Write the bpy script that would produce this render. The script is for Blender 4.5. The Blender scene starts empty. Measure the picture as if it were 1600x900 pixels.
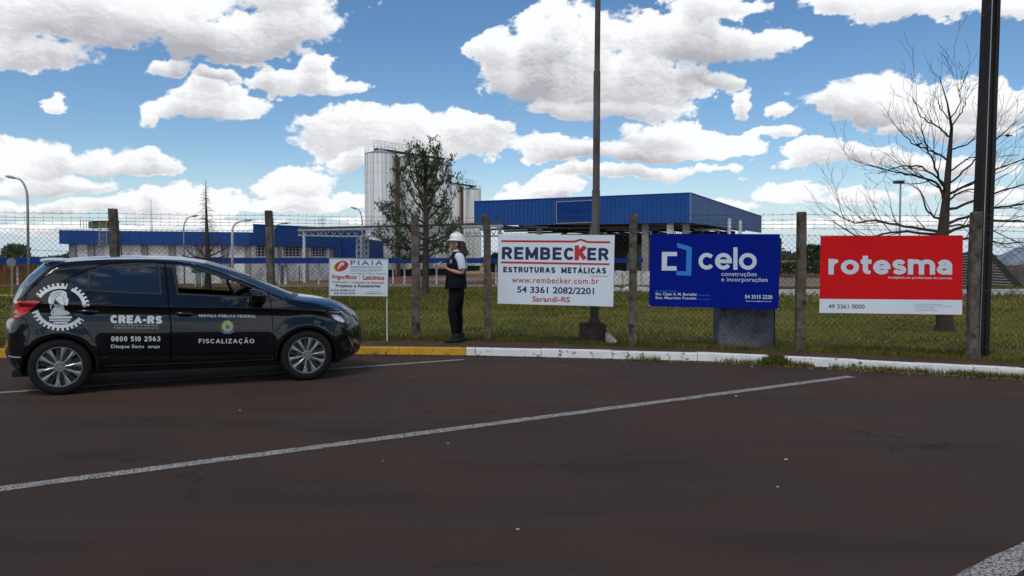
import bpy, math, random
import numpy as np
from mathutils import Vector, Matrix
from mathutils.geometry import delaunay_2d_cdt

random.seed(7); RNG = np.random.RandomState(7)
SC = bpy.context.scene
C = SC.collection
PI = math.pi

# ------------------------------------------------------------------ camera
F_PX = 1232.0; EYE = 1.44; PITCH = math.atan(47.0 / F_PX)
cam_data = bpy.data.cameras.new('camera')
cam_data.sensor_width = 36.0; cam_data.lens = 36.0 * F_PX / 1600.0
cam_data.clip_start = 0.05; cam_data.clip_end = 6000.0
cam = bpy.data.objects.new('camera', cam_data); C.objects.link(cam)
cam.location = (0, 0, EYE); cam.rotation_euler = (PI / 2 - PITCH, 0, 0)
SC.camera = cam

# ------------------------------------------------------------------ light and exposure
SUN_ELEV = math.radians(58); SUN_AZ = math.radians(205)      # azimuth clockwise from +Y (behind the camera, a little left)
sun = bpy.data.lights.new('sun', 'SUN'); sun.energy = 2.1; sun.angle = math.radians(22); sun.color = (1.0, 0.93, 0.84)
so = bpy.data.objects.new('sun', sun); C.objects.link(so)
sdir = Vector((math.sin(SUN_AZ) * math.cos(SUN_ELEV), math.cos(SUN_AZ) * math.cos(SUN_ELEV), math.sin(SUN_ELEV)))
so.rotation_euler = sdir.to_track_quat('Z', 'Y').to_euler()
SC.view_settings.view_transform = 'Standard'; SC.view_settings.look = 'None'
SC.view_settings.exposure = 0.0; SC.view_settings.gamma = 1.0; SC.view_settings.use_curve_mapping = False


def ray(px, py):
    u = (px - 800.0) / F_PX; v = (450.0 - py) / F_PX
    return Vector((u, math.cos(PITCH) + v * math.sin(PITCH), -math.sin(PITCH) + v * math.cos(PITCH)))


def G(px, py, z=0.0):            # a point of the horizontal plane at height z
    d = ray(px, py); t = (z - EYE) / d.z
    return Vector((d.x * t, d.y * t, z))


def P(px, py, Y):                # a point at distance Y in front of the camera
    d = ray(px, py); t = Y / d.y
    return Vector((d.x * t, Y, EYE + d.z * t))


# ------------------------------------------------------------------ world: clear sky with fair-weather cumulus
W = bpy.data.worlds.new('World'); SC.world = W; W.use_nodes = True
nt = W.node_tree; nt.nodes.clear()


class NT:
    def __init__(s, tree): s.t = tree
    def n(s, kind, **kw):
        nd = s.t.nodes.new(kind)
        for k, v in kw.items(): setattr(nd, k, v)
        return nd
    def l(s, a, b): s.t.links.new(a, b)
    def put(s, sock, v):
        if hasattr(v, 'is_output') or isinstance(v, bpy.types.NodeSocket): s.l(v, sock)
        else: sock.default_value = v
    def m(s, op, a, b=None, c=None, clamp=False):
        nd = s.n('ShaderNodeMath', operation=op); nd.use_clamp = clamp
        s.put(nd.inputs[0], a)
        if b is not None: s.put(nd.inputs[1], b)
        if c is not None: s.put(nd.inputs[2], c)
        return nd.outputs[0]
    def v(s, op, a, b=None, c=None, out=0):
        nd = s.n('ShaderNodeVectorMath', operation=op)
        s.put(nd.inputs[0], a)
        if b is not None: s.put(nd.inputs[1], b)
        if c is not None: s.put(nd.inputs[2], c)
        return nd.outputs[out]
    def noise(s, vec, scale, detail=4, rough=0.5, dist=0.0, out='Fac', lac=2.0, typ=None, dim='3D'):
        nd = s.n('ShaderNodeTexNoise'); nd.noise_dimensions = dim
        if typ: nd.noise_type = typ
        if vec is not None: s.l(vec, nd.inputs['Vector'])
        nd.inputs['Scale'].default_value = scale; nd.inputs['Detail'].default_value = detail
        nd.inputs['Roughness'].default_value = rough; nd.inputs['Distortion'].default_value = dist
        nd.inputs['Lacunarity'].default_value = lac
        return nd.outputs[out]
    def sep(s, v):
        nd = s.n('ShaderNodeSeparateXYZ'); s.l(v, nd.inputs[0]); return nd.outputs
    def comb(s, x, y, z):
        nd = s.n('ShaderNodeCombineXYZ')
        for i, k in enumerate((x, y, z)): s.put(nd.inputs[i], k)
        return nd.outputs[0]
    def sstep(s, v, a, b, x=0.0, y=1.0):
        nd = s.n('ShaderNodeMapRange', interpolation_type='SMOOTHSTEP')
        s.put(nd.inputs['Value'], v)
        for k, q in (('From Min', a), ('From Max', b), ('To Min', x), ('To Max', y)): s.put(nd.inputs[k], q)
        return nd.outputs[0]
    def mixc(s, fac, a, b, mode='MIX'):
        nd = s.n('ShaderNodeMix', data_type='RGBA', blend_type=mode)
        s.put(nd.inputs[0], fac); s.put(nd.inputs[6], a); s.put(nd.inputs[7], b)
        return nd.outputs[2]


def cl(px, py, rx, ry):          # a cloud's middle and half sizes as slopes seen from the ground: x/y and z/y
    d = ray(px, py)
    return (d.x / d.y, d.z / d.y, rx / F_PX, ry / F_PX)


CLOUDS = [cl(*a) for a in [
    (110, 30, 260, 66), (350, 58, 160, 46), (60, 88, 110, 30), (462, 42, 70, 60), (200, 0, 330, 50), (430, -20, 90, 60),
    (258, 106, 42, 18), (338, 117, 28, 12),
    (468, 126, 88, 25), (485, 104, 40, 22), (538, 143, 42, 14),
    (318, 170, 98, 26), (325, 149, 52, 23), (230, 174, 22, 18), (90, 156, 24, 16),
    (30, 258, 95, 44), (60, 290, 130, 14), (185, 262, 108, 18), (150, 248, 52, 22), (240, 252, 54, 26),
    (60, 322, 170, 12), (320, 314, 64, 34), (255, 318, 80, 24),
    (620, 228, 165, 32), (545, 205, 74, 40), (625, 200, 64, 30), (720, 218, 66, 34), (600, 258, 110, 16),
    (474, 292, 60, 28), (500, 318, 115, 15), (840, 302, 74, 26),
    (900, 62, 92, 70), (860, 112, 100, 66), (765, 84, 62, 30), (980, 130, 150, 56), (1090, 64, 148, 42), (1190, 60, 84, 20),
    (1105, 18, 74, 30), (950, 168, 130, 16), (800, 120, 66, 44),
    (1000, 236, 176, 22), (1060, 212, 88, 27), (880, 234, 74, 22), (1130, 230, 64, 28), (1010, 272, 160, 14), (1205, 213, 54, 10),
    (1130, 123, 32, 14), (1162, 164, 20, 26), (1228, 178, 26, 15),
    (1430, 12, 156, 44), (1560, 20, 130, 34), (1320, 0, 74, 28),
    (1350, 160, 102, 40), (1425, 165, 84, 40), (1545, 160, 88, 46), (1490, 200, 130, 14), (1680, 150, 90, 50),
    (1330, 247, 110, 18), (1290, 236, 50, 18), (1500, 256, 140, 14), (1240, 302, 64, 24), (1345, 306, 80, 16), (1520, 300, 130, 16),
    (330, 348, 120, 9), (120, 352, 150, 9), (640, 345, 140, 9), (900, 345, 120, 9), (1120, 322, 70, 14), (1420, 345, 200, 10), (1180, 352, 150, 8),
]]

N = NT(nt)
sky = N.n('ShaderNodeTexSky', sky_type='NISHITA')
sky.sun_disc = False; sky.sun_elevation = SUN_ELEV; sky.sun_rotation = SUN_AZ
sky.altitude = 600; sky.air_density = 1.0; sky.dust_density = 0.1; sky.ozone_density = 1.6
bg1 = N.n('ShaderNodeBackground'); skz = N.sep(N.v('NORMALIZE', N.n('ShaderNodeTexCoord').outputs['Generated']))[2]
hs = N.n('ShaderNodeHueSaturation'); hs.inputs['Saturation'].default_value = 1.22; hs.inputs['Value'].default_value = 1.15; N.l(sky.outputs[0], hs.inputs['Color']); N.l(N.mixc(N.sstep(skz, 0.13, -0.01), hs.outputs[0], (5.6, 6.9, 8.0, 1)), bg1.inputs[0]); bg1.inputs[1].default_value = 0.10   # air whitens towards the horizon
out = N.n('ShaderNodeOutputWorld'); N.l(bg1.outputs[0], out.inputs[0])

def _h(ix, iy, k):
    n = (ix.astype(np.int64) * 374761393 + iy.astype(np.int64) * 668265263 + k * 1442695041) & 0x7fffffff
    n = ((n ^ (n >> 13)) * 1274126177) & 0x7fffffff
    n = ((n ^ (n >> 16)) * 60493) & 0x7fffffff
    return ((n ^ (n >> 15)) & 0xffffff) / float(0xffffff)


def vnoise(x, y, k=0):
    ix = np.floor(x); iy = np.floor(y); fx = x - ix; fy = y - iy
    fx = fx * fx * fx * (fx * (fx * 6 - 15) + 10); fy = fy * fy * fy * (fy * (fy * 6 - 15) + 10)
    a = _h(ix, iy, k); b = _h(ix + 1, iy, k); c = _h(ix, iy + 1, k); d = _h(ix + 1, iy + 1, k)
    return (a + (b - a) * fx) * (1 - fy) + (c + (d - c) * fx) * fy


def fbm(x, y, oct=5, rough=0.5, k=0):
    s = 0; a = 1; t = 0
    for i in range(oct):
        s = s + a * vnoise(x, y, k + i); t += a; a *= rough; x = x * 2.03 + 17.1; y = y * 2.03 - 9.7
    return s / t


def worley(x, y, k=0):
    ix = np.floor(x); iy = np.floor(y); best = np.full(x.shape, 9.0)
    for i in (-1, 0, 1):
        for j in (-1, 0, 1):
            cx = ix + i; cy = iy + j
            ex = cx + _h(cx, cy, k) - x; ey = cy + _h(cx, cy, k + 7) - y
            best = np.minimum(best, ex * ex + ey * ey)
    return np.clip(1.0 - best * 1.15, 0, 1)      # round puffs


def billow(x, y, oct=3, k=0):
    s = 0; a = 1; t = 0
    for i in range(oct):
        s = s + a * worley(x, y, k + 3 * i); t += a; a *= 0.55; x = x * 2.1 + 5.3; y = y * 2.1 + 1.7
    return s / t


def sky_fields(az, el):
    """cover and brightness of the cloud field on a grid of directions; rows go up in elevation"""
    A, E = np.meshgrid(az, el)
    dy = np.cos(E) * np.cos(A); dyp = np.maximum(dy, 0.1)
    qx = np.cos(E) * np.sin(A) / dyp; qy = np.sin(E) / dyp
    persp = 1.0 / (0.45 + 2.2 * np.clip(E, 0, 1.5))              # cloud detail gets finer towards the horizon
    u = A * 1.0; v = np.sin(E) * 1.35
    w1x = fbm(u * 9, v * 9, 3, .55, 11) - .5; w1y = fbm(u * 9, v * 9, 3, .55, 21) - .5
    w2x = fbm(u * 40, v * 40, 4, .6, 31) - .5; w2y = fbm(u * 40, v * 40, 4, .6, 41) - .5
    x = qx + w1x * 0.055 + w2x * 0.020; y = qy + w1y * 0.035 * np.clip(.25 + E * 6, 0, 1) + w2y * 0.014
    den = np.full(x.shape, -3.0); hw = np.zeros(x.shape); ws = np.full(x.shape, 0.03)
    for (cx, cy, rx, ry) in CLOUDS:
        ddx = (x - cx) / (rx * 1.0); ddy = (y - cy) / (ry * 1.0)
        ddy = np.where(ddy < 0, ddy * 1.2, ddy)                    # flatter below
        b = 1 - ddx * ddx - ddy * ddy
        den = np.logaddexp(den * 5, b * 5) / 5
        wgt = np.clip(b, 0, 1); hw += wgt * ddy; ws += wgt
    hgt = hw / ws
    # elsewhere the same kind of field from broad noise on a layer overhead
    lay = np.maximum(np.sin(E), 0) + 0.13
    lx = np.cos(E) * np.sin(A) / lay; ly = np.cos(E) * np.cos(A) / lay
    gen = (fbm(lx * 1.7 + 5, ly * 1.7, 4, .5, 61) - 0.455) * 8.0
    fr = np.clip((np.cos(A) - 0.62) / 0.18, 0, 1) * np.clip((0.62 - E) / 0.15, 0, 1)
    fr = fr * fr * (3 - 2 * fr)
    low = np.clip((0.10 - E) / 0.08, 0, 1)
    den = den + low * (fbm(u * 22 + 9, v * 60, 4, .55, 131) - .40) * 2.6
    den = den * fr + gen * (1 - fr); hgt = hgt * fr
    px_ = u + w2x * 0.02; py_ = v + w2y * 0.02
    bl = billow(px_ * 26, py_ * 30, 4, 71)
    bl2 = billow(px_ * 11, py_ * 13, 2, 91)
    fb = fbm(u * 70, v * 80, 5, .6, 81)
    hole = np.clip(fbm(u * 12 + 31, v * 20, 5, .62, 151) - .50, 0, 1) * 3.2
    edge = np.minimum(den, 1.0) * 1.08 - hole * np.clip(1.1 - den, 0, 1) + (bl - .52) * 0.75 + (bl2 - .5) * .7 + (fb - .5) * 1.25 - 0.17 + (fbm(u * 17, v * 24, 4, .6, 141) - .5) * 0.9
    edge = edge + 1.7 * np.clip(0.045 - E, 0, 0.045) / 0.045 * fr
    soft = 0.30 + 0.35 * np.clip((fbm(u * 10, v * 14, 3, .5, 161) - .45) * 4, 0, 1) + 1.1 * np.clip((0.06 - E) / 0.06, 0, 1)
    cover = np.clip(edge / soft, 0, 1); cover = cover * cover * (3 - 2 * cover)
    # brightness: crowns lit, bases grey, by what lies above in the sky and by the relief of the puffs
    rel_s = np.clip(np.minimum(den, 1.0) + (bl - .52) * .9 + (bl2 - .5) * 1.0, -.2, 1.6)
    de = np.gradient(el)[:, None]
    gy = np.gradient(rel_s, axis=0) / de
    gx = np.gradient(rel_s, axis=1) / np.gradient(az)[None, :]
    light = -(gy * 0.011 + gx * 0.003) * np.clip(edge * 2, 0, 1)
    thick = np.zeros(x.shape); run = np.zeros(x.shape[1]); dens = np.clip(edge * 1.3, 0, 1)
    dens = dens * (0.25 + 0.75 * fr)
    for r in range(x.shape[0] - 1, -1, -1):                        # optical depth above each point
        run = run * np.exp(-de[r, 0] / 0.030) + dens[r] * de[r, 0] / 0.030
        thick[r] = run
    big = fbm(u * 8 + 3, v * 13, 3, .5, 101) - .5
    lum = 1.26 - 0.90 * np.clip(thick, 0, 1) ** 1.6 + 0.34 * hgt + 0.085 * np.tanh(light / .14) + 1.2 * big + 0.35 * (fbm(u * 30, v * 40, 4, .55, 121) - .5)
    lum = lum + (1 - np.clip(edge / .5, 0, 1)) * 0.12 + 0.22 * np.clip(0.20 - E, 0, .2) / .2
    return cover, np.clip(lum, 0.0, 1.0)

az_f = np.linspace(-0.66, 0.66, 1201)
az = np.concatenate([np.linspace(-PI, -0.66, 360, endpoint=False), az_f, np.linspace(0.66, PI, 360)[1:]])
el = np.concatenate([np.linspace(-0.012, 0.42, 440), np.linspace(0.42, PI / 2 - 0.002, 110)[1:]])
cov_, lum_ = sky_fields(az, el)
R_SKY = 4500.0
Ag, Eg = np.meshgrid(az, el)
co = np.stack([R_SKY * np.cos(Eg) * np.sin(Ag), R_SKY * np.cos(Eg) * np.cos(Ag), R_SKY * np.sin(Eg)], -1).reshape(-1, 3)
ne, na = len(el), len(az)
jj, ii = np.meshgrid(np.arange(ne - 1), np.arange(na - 1), indexing='ij')
a0 = (jj * na + ii).reshape(-1)
qf = np.stack([a0, a0 + 1, a0 + na + 1, a0 + na], -1)
cm = cov_.reshape(-1)
keep = (cm[qf].max(axis=1) > 0.002)                 # only where there is cloud
qf = qf[keep]
me = bpy.data.meshes.new('clouds')
me.vertices.add(len(co)); me.vertices.foreach_set('co', co.astype(np.float32).ravel())
me.loops.add(qf.size); me.loops.foreach_set('vertex_index', qf.astype(np.int32).ravel())
me.polygons.add(len(qf)); me.polygons.foreach_set('loop_start', np.arange(0, qf.size, 4, dtype=np.int32))
me.polygons.foreach_set('loop_total', np.full(len(qf), 4, dtype=np.int32))
me.update(calc_edges=True)
for nm_, ar in (('cloud_cover', cm), ('cloud_tone', lum_.reshape(-1))):
    at = me.attributes.new(nm_, 'FLOAT', 'POINT'); at.data.foreach_set('value', ar.astype(np.float32))
cmat = bpy.data.materials.new('cloud'); cmat.use_nodes = True; cmat.node_tree.nodes.clear()
M_ = NT(cmat.node_tree)
ac = M_.n('ShaderNodeAttribute', attribute_name='cloud_cover'); al = M_.n('ShaderNodeAttribute', attribute_name='cloud_tone')
em = M_.n('ShaderNodeEmission'); em.inputs[1].default_value = 1.0
M_.l(M_.mixc(al.outputs['Fac'], (0.44, 0.445, 0.49, 1), (0.97, 0.985, 1.0, 1)), em.inputs[0])
tr = M_.n('ShaderNodeBsdfTransparent'); mxs = M_.n('ShaderNodeMixShader')
M_.l(ac.outputs['Fac'], mxs.inputs[0]); M_.l(tr.outputs[0], mxs.inputs[1]); M_.l(em.outputs[0], mxs.inputs[2])
mo = M_.n('ShaderNodeOutputMaterial'); M_.l(mxs.outputs[0], mo.inputs[0])
cmat.cycles.emission_sampling = 'NONE'
me.materials.append(cmat)
clouds = bpy.data.objects.new('clouds', me); C.objects.link(clouds); clouds['kind'] = 'structure'

# ================================================================== helpers
ORG = {}


def tag(o, label=None, cat=None, group=None, kind=None):
    if label: o['label'] = label
    if cat: o['category'] = cat
    if group: o['group'] = group
    if kind: o['kind'] = kind
    return o


def thing(name, loc, label, cat, group=None, rotz=0.0):
    o = bpy.data.objects.new(name, None); C.objects.link(o)
    o.location = loc; o.rotation_euler = (0, 0, rotz); o.empty_display_size = 0.2
    ORG[o.name] = Vector(loc) if rotz == 0.0 else Vector((0, 0, 0))
    return tag(o, label, cat, group)


class MB:
    """collects faces in world coordinates (or in the thing's own when that thing is turned)"""
    def __init__(s): s.v = []; s.f = []; s.mi = []; s.cur = 0
    def add(s, vs, fs):
        b = len(s.v); s.v.extend([tuple(p) for p in vs]); s.f.extend([tuple(i + b for i in f) for f in fs])
        s.mi.extend([s.cur] * len(fs)); return s
    def box(s, c, d, rz=0.0, M=None):
        hx, hy, hz = d[0] / 2, d[1] / 2, d[2] / 2
        cr, sr = math.cos(rz), math.sin(rz); vs = []
        for z in (-hz, hz):
            for x, y in ((-hx, -hy), (hx, -hy), (hx, hy), (-hx, hy)):
                p = Vector((x * cr - y * sr, x * sr + y * cr, z))
                if M is not None: p = M @ Vector((x, y, z))
                vs.append(p + Vector(c))
        return s.add(vs, [(0, 3, 2, 1), (4, 5, 6, 7), (0, 1, 5, 4), (1, 2, 6, 5), (2, 3, 7, 6), (3, 0, 4, 7)])
    def prism(s, poly, off):                     # poly: 3D points, off: thickness vector
        n = len(poly); off = Vector(off); vs = [Vector(p) for p in poly] + [Vector(p) + off for p in poly]
        fs = [tuple(range(n - 1, -1, -1)), tuple(range(n, 2 * n))] + [(i, (i + 1) % n, (i + 1) % n + n, i + n) for i in range(n)]
        return s.add(vs, fs)
    def tube(s, pts, rad, n=6, cap=True, flat=1.0):
        pts = [Vector(p) for p in pts]; m = len(pts)
        rs = [rad] * m if not hasattr(rad, '__len__') else list(rad)
        up = Vector((0, 0, 1)); vs = []; prev = None
        for i, p in enumerate(pts):
            t = (pts[min(i + 1, m - 1)] - pts[max(i - 1, 0)])
            t = t.normalized() if t.length > 1e-9 else Vector((0, 0, 1))
            if prev is None:
                a = t.cross(up) if abs(t.z) < 0.95 else t.cross(Vector((1, 0, 0)))
            else:
                a = prev - t * prev.dot(t)
                if a.length < 1e-6: a = t.cross(up)
            a.normalize(); b = t.cross(a); prev = a
            for k in range(n):
                th = 2 * PI * (k + 0.5) / n
                vs.append(p + a * (rs[i] * math.cos(th)) + b * (rs[i] * flat * math.sin(th)))
        fs = [(i * n + k, i * n + (k + 1) % n, (i + 1) * n + (k + 1) % n, (i + 1) * n + k) for i in range(m - 1) for k in range(n)]
        if cap: fs += [tuple(range(n - 1, -1, -1)), tuple(range((m - 1) * n, m * n))]
        return s.add(vs, fs)
    def lathe(s, c, prof, n=24, axis='z', a0=0.0, a1=2 * PI, sx=1.0, sy=1.0):
        full = abs(a1 - a0 - 2 * PI) < 1e-6; k = n if full else n + 1; vs = []
        for r, h in prof:
            for i in range(k):
                t = a0 + (a1 - a0) * i / n; x, y = r * math.cos(t) * sx, r * math.sin(t) * sy
                p = (x, y, h) if axis == 'z' else ((x, h, y) if axis == 'y' else (h, x, y))
                vs.append(Vector(p) + Vector(c))
        fs = []
        for j in range(len(prof) - 1):
            for i in range(n if full else n):
                i2 = (i + 1) % k
                if not full and i == n: continue
                fs.append((j * k + i, j * k + i2, (j + 1) * k + i2, (j + 1) * k + i))
        return s.add(vs, fs)
    def build(s, name, mats, parent=None, smooth=False, label=None, kind=None, auto=None):
        mats = mats if isinstance(mats, (list, tuple)) else [mats]
        o_ = Vector((0, 0, 0))
        if parent is not None: o_ = ORG.get(parent.name, Vector((0, 0, 0)))
        m = bpy.data.meshes.new(name)
        vs = np.array(s.v, dtype=np.float64) - np.array(o_)
        m.from_pydata(vs.tolist(), [], s.f)
        for x in mats: m.materials.append(x)
        if len(mats) > 1: m.polygons.foreach_set('material_index', s.mi)
        if smooth: m.polygons.foreach_set('use_smooth', [True] * len(m.polygons))
        m.validate(); m.update()
        if auto is not None: m.set_sharp_from_angle(angle=math.radians(auto))
        o = bpy.data.objects.new(name, m); C.objects.link(o)
        if parent is not None: o.parent = parent; ORG[o.name] = o_
        if label: o['label'] = label
        if kind: o['kind'] = kind
        return o


def fast_mesh(name, co, faces, mat, parent=None, kind=None, smooth=False):
    m = bpy.data.meshes.new(name); co = np.asarray(co, dtype=np.float64); faces = np.asarray(faces)
    o_ = ORG.get(parent.name, Vector((0, 0, 0))) if parent is not None else Vector((0, 0, 0))
    co = (co - np.array(o_)).astype(np.float32); k = faces.shape[1]
    m.vertices.add(len(co)); m.vertices.foreach_set('co', co.ravel())
    m.loops.add(faces.size); m.loops.foreach_set('vertex_index', faces.astype(np.int32).ravel())
    m.polygons.add(len(faces)); m.polygons.foreach_set('loop_start', np.arange(0, faces.size, k, dtype=np.int32))
    m.polygons.foreach_set('loop_total', np.full(len(faces), k, dtype=np.int32))
    m.update(calc_edges=True); m.materials.append(mat)
    if smooth: m.polygons.foreach_set('use_smooth', [True] * len(faces))
    o = bpy.data.objects.new(name, m); C.objects.link(o)
    if parent is not None: o.parent = parent; ORG[o.name] = o_
    if kind: o['kind'] = kind
    return o


# ------------------------------------------------------------------ materials
def mat(name, col, rough=0.7, metal=0.0, var=0.0, scale=5.0, col2=None, bump=0.0, bscale=40.0, coat=0.0, spec=0.5,
        stain=None, stain_amt=0.0, stain_scale=1.2, stretch=(1, 1, 1), emit=None, trans=0.0, alpha=None):
    m = bpy.data.materials.new(name); m.use_nodes = True; t = m.node_tree
    b = t.nodes['Principled BSDF']; K = NT(t)
    b.inputs['Roughness'].default_value = rough; b.inputs['Metallic'].default_value = metal
    b.inputs['Coat Weight'].default_value = coat; b.inputs['Coat Roughness'].default_value = 0.04
    b.inputs['Specular IOR Level'].default_value = spec if (rough < .6 or spec != .5) else .2
    c = (*col, 1.0); src = None
    if var or col2 or stain or bump:
        tcn = K.n('ShaderNodeTexCoord'); mp = K.n('ShaderNodeMapping'); K.l(tcn.outputs['Object'], mp.inputs['Vector'])
        mp.inputs['Scale'].default_value = stretch; vec = mp.outputs[0]
    if var or col2:
        n1 = K.noise(vec, scale, 5, 0.6)
        c2 = (*col2, 1.0) if col2 else tuple(min(1, x * (1 + var)) for x in col) + (1.0,)
        c1 = c if col2 else tuple(x * (1 - var) for x in col) + (1.0,)
        src = K.mixc(K.sstep(n1, 0.32, 0.68), c1, c2)
    if stain:
        n2 = K.noise(vec, stain_scale, 6, 0.65)
        src = K.mixc(K.sstep(n2, 0.62 - stain_amt * 0.3, 0.70 - stain_amt * 0.2), src if src else c, (*stain, 1.0))
    if src: K.l(src, b.inputs['Base Color'])
    else: b.inputs['Base Color'].default_value = c
    if bump:
        n3 = K.noise(vec, bscale, 4, 0.6); bp = K.n('ShaderNodeBump'); bp.inputs['Strength'].default_value = bump
        bp.inputs['Distance'].default_value = 0.02; K.l(n3, bp.inputs['Height']); K.l(bp.outputs[0], b.inputs['Normal'])
    if trans: b.inputs['Transmission Weight'].default_value = trans
    if alpha is not None: b.inputs['Alpha'].default_value = alpha
    if emit: b.inputs['Emission Color'].default_value = (*emit, 1); b.inputs['Emission Strength'].default_value = 1
    return m


MT = dict(
    concrete=mat('weathered_concrete', (0.150, 0.130, 0.105), 0.9, col2=(0.075, 0.062, 0.048), scale=9, bump=0.6, bscale=60, stain=(0.03, 0.028, 0.022), stain_amt=0.25, stain_scale=5),
    concrete_dark=mat('dark_concrete', (0.06, 0.055, 0.05), 0.9, col2=(0.022, 0.02, 0.018), scale=7, bump=0.6, bscale=50),
    galv=mat('galvanised_wire', (0.045, 0.047, 0.05), 0.7, 0.0, var=0.3, scale=8),
    barb=mat('dark_wire', (0.07, 0.07, 0.075), 0.6, 0.4),
    steel=mat('grey_painted_steel', (0.30, 0.32, 0.34), 0.5, 0.1, var=0.15, scale=4),
    steel_white=mat('white_painted_steel', (0.58, 0.60, 0.60), 0.5, var=0.1, scale=3),
    white_wall=mat('white_painted_wall', (0.80, 0.80, 0.78), 0.85, var=0.06, scale=1.5, stain=(0.52, 0.50, 0.46), stain_amt=0.3, stain_scale=0.5),
    pilaster=mat('grey_pilaster', (0.26, 0.25, 0.23), 0.85, var=0.12, scale=2),
    blue=mat('blue_metal_cladding', (0.011, 0.070, 0.26), 0.6, 0.0, var=0.08, scale=0.4),
    blue2=mat('deep_blue_paint', (0.006, 0.038, 0.185), 0.6, spec=.1, var=0.08, scale=0.5),
    dark=mat('dark_interior', (0.012, 0.012, 0.013), 0.8),
    rail_black=mat('black_plastic', (0.012, 0.012, 0.013), 0.45),
    stainless=mat('stainless_sheet', (0.82, 0.81, 0.77), 0.4, 0.4, var=0.22, scale=1.6, stretch=(1, 1, 0.02)),
    rust=mat('rusty_metal', (0.10, 0.05, 0.035), 0.85, var=0.4, scale=5),
    bark=mat('bark', (0.075, 0.062, 0.05), 0.95, col2=(0.03, 0.025, 0.02), scale=8, bump=0.8, bscale=30, stretch=(1, 1, 0.3)),
    bark_dark=mat('dark_bark', (0.045, 0.037, 0.03), 0.95, var=0.3, scale=6, bump=0.8, bscale=30, stretch=(1, 1, 0.3)),
    black=mat('black_matt', (0.01, 0.01, 0.01), 0.7),
)

# ================================================================== ground
KERB_PX = [(0, 559), (330, 556.5), (567, 554.5), (728, 556), (957, 561.5), (1100, 565), (1225, 571), (1343, 577), (1522, 587), (1600, 591.5)]
kp = [G(*p) for p in KERB_PX]
kp = [kp[0] + (kp[0] - kp[1]).normalized() * 60] + kp + [kp[-1] + (kp[-1] - kp[-2]).normalized() * 60]
KX = np.array([p.x for p in kp]); KY = np.array([p.y for p in kp])
FENCE = [(-420, 11.3), (-60, 11.9), (176, 12.35), (420, 12.6), (648, 12.8), (760, 12.75), (989, 11.9), (1251, 11.25), (1523, 10.35), (1790, 9.6), (2050, 8.95)]
fp = [Vector((P(a, 403, y).x, y, 0)) for a, y in FENCE]
FX = np.array([p.x for p in fp]); FY = np.array([p.y for p in fp])
def ykerb(x): return np.interp(x, KX, KY)
def yfence(x):
    x = np.asarray(x, float); y = np.interp(x, FX, FY)
    y = np.where(x < FX[0], FY[0] + (x - FX[0]) * (FY[1] - FY[0]) / (FX[1] - FX[0]) * 0.2, y)
    return np.where(x > FX[-1], FY[-1] + (x - FX[-1]) * (KY[-1] - KY[-2]) / (KX[-1] - KX[-2]), y)
def zt(y): return np.interp(y, [25, 95], [0.10, -1.65])
def ground_mat(name, c1, c2, scale, c3=None, s3=0.1, t3=(0.5, 0.65), rough=0.95, bump=0.5, bscale=60, fine=0.25, fscale=120, stretch=(1, 1, 1)):
    m = bpy.data.materials.new(name); m.use_nodes = True; K = NT(m.node_tree); b = m.node_tree.nodes['Principled BSDF']
    g = K.n('ShaderNodeNewGeometry').outputs['Position']
    gs = K.v('MULTIPLY', g, stretch)
    n1 = K.noise(gs, scale, 6, 0.62)
    col = K.mixc(K.sstep(n1, 0.35, 0.65), (*c1, 1), (*c2, 1))
    if c3: col = K.mixc(K.sstep(K.noise(gs, s3, 5, 0.6), *t3), col, (*c3, 1))
    n2 = K.noise(g, fscale, 3, 0.7)
    col = K.mixc(1.0, col, K.comb(*[K.m('MULTIPLY_ADD', n2, fine * 2, 1 - fine)] * 3), 'MULTIPLY')
    K.l(col, b.inputs['Base Color']); b.inputs['Roughness'].default_value = rough; b.inputs['Specular IOR Level'].default_value = .15
    bp = K.n('ShaderNodeBump'); bp.inputs['Strength'].default_value = bump; bp.inputs['Distance'].default_value = 0.015
    K.l(K.noise(g, bscale, 4, 0.7), bp.inputs['Height']); K.l(bp.outputs[0], b.inputs['Normal'])
    return m, K, b, col


asph, K, b, col = ground_mat('asphalt', (0.070, 0.041, 0.031), (0.054, 0.038, 0.032), 0.55, (0.092, 0.046, 0.028), 0.38, (0.55, 0.72), 0.82, 0.9, 220, 0.55, 260, (0.6, 1.0, 1))
# scattered pale aggregate and small dark pits
vo = K.n('ShaderNodeTexVoronoi'); vo.inputs['Scale'].default_value = 55; K.l(K.n('ShaderNodeNewGeometry').outputs['Position'], vo.inputs['Vector'])
speck = K.m('MULTIPLY', K.sstep(vo.outputs['Distance'], 0.16, 0.06), K.m('GREATER_THAN', K.sep(vo.outputs['Color'])[0], 0.82))
col2 = K.mixc(K.m('MULTIPLY', speck, 0.35), col, (0.22, 0.19, 0.17, 1))
g_ = K.n('ShaderNodeNewGeometry').outputs['Position']
blot = K.sstep(K.noise(K.v('MULTIPLY', g_, (0.55, 1.6, 1)), 0.9, 5, 0.62), 0.50, 0.72)
col3 = K.mixc(K.m('MULTIPLY', blot, 0.55), col2, (0.032, 0.022, 0.021, 1))
lane = K.sstep(K.noise(K.v('MULTIPLY', g_, (0.16, 2.2, 1)), 1.0, 4, 0.6), 0.52, 0.66)
col3 = K.mixc(K.m('MULTIPLY', lane, 0.35), col3, (0.078, 0.055, 0.047, 1))
redp = K.sstep(K.noise(K.v('MULTIPLY', g_, (0.5, 1.1, 1)), 0.55, 5, 0.65), 0.60, 0.74)
col3 = K.mixc(K.m('MULTIPLY', redp, 0.6), col3, (0.115, 0.050, 0.028, 1))
grit = K.noise(g_, 150, 4, 0.85)
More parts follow.
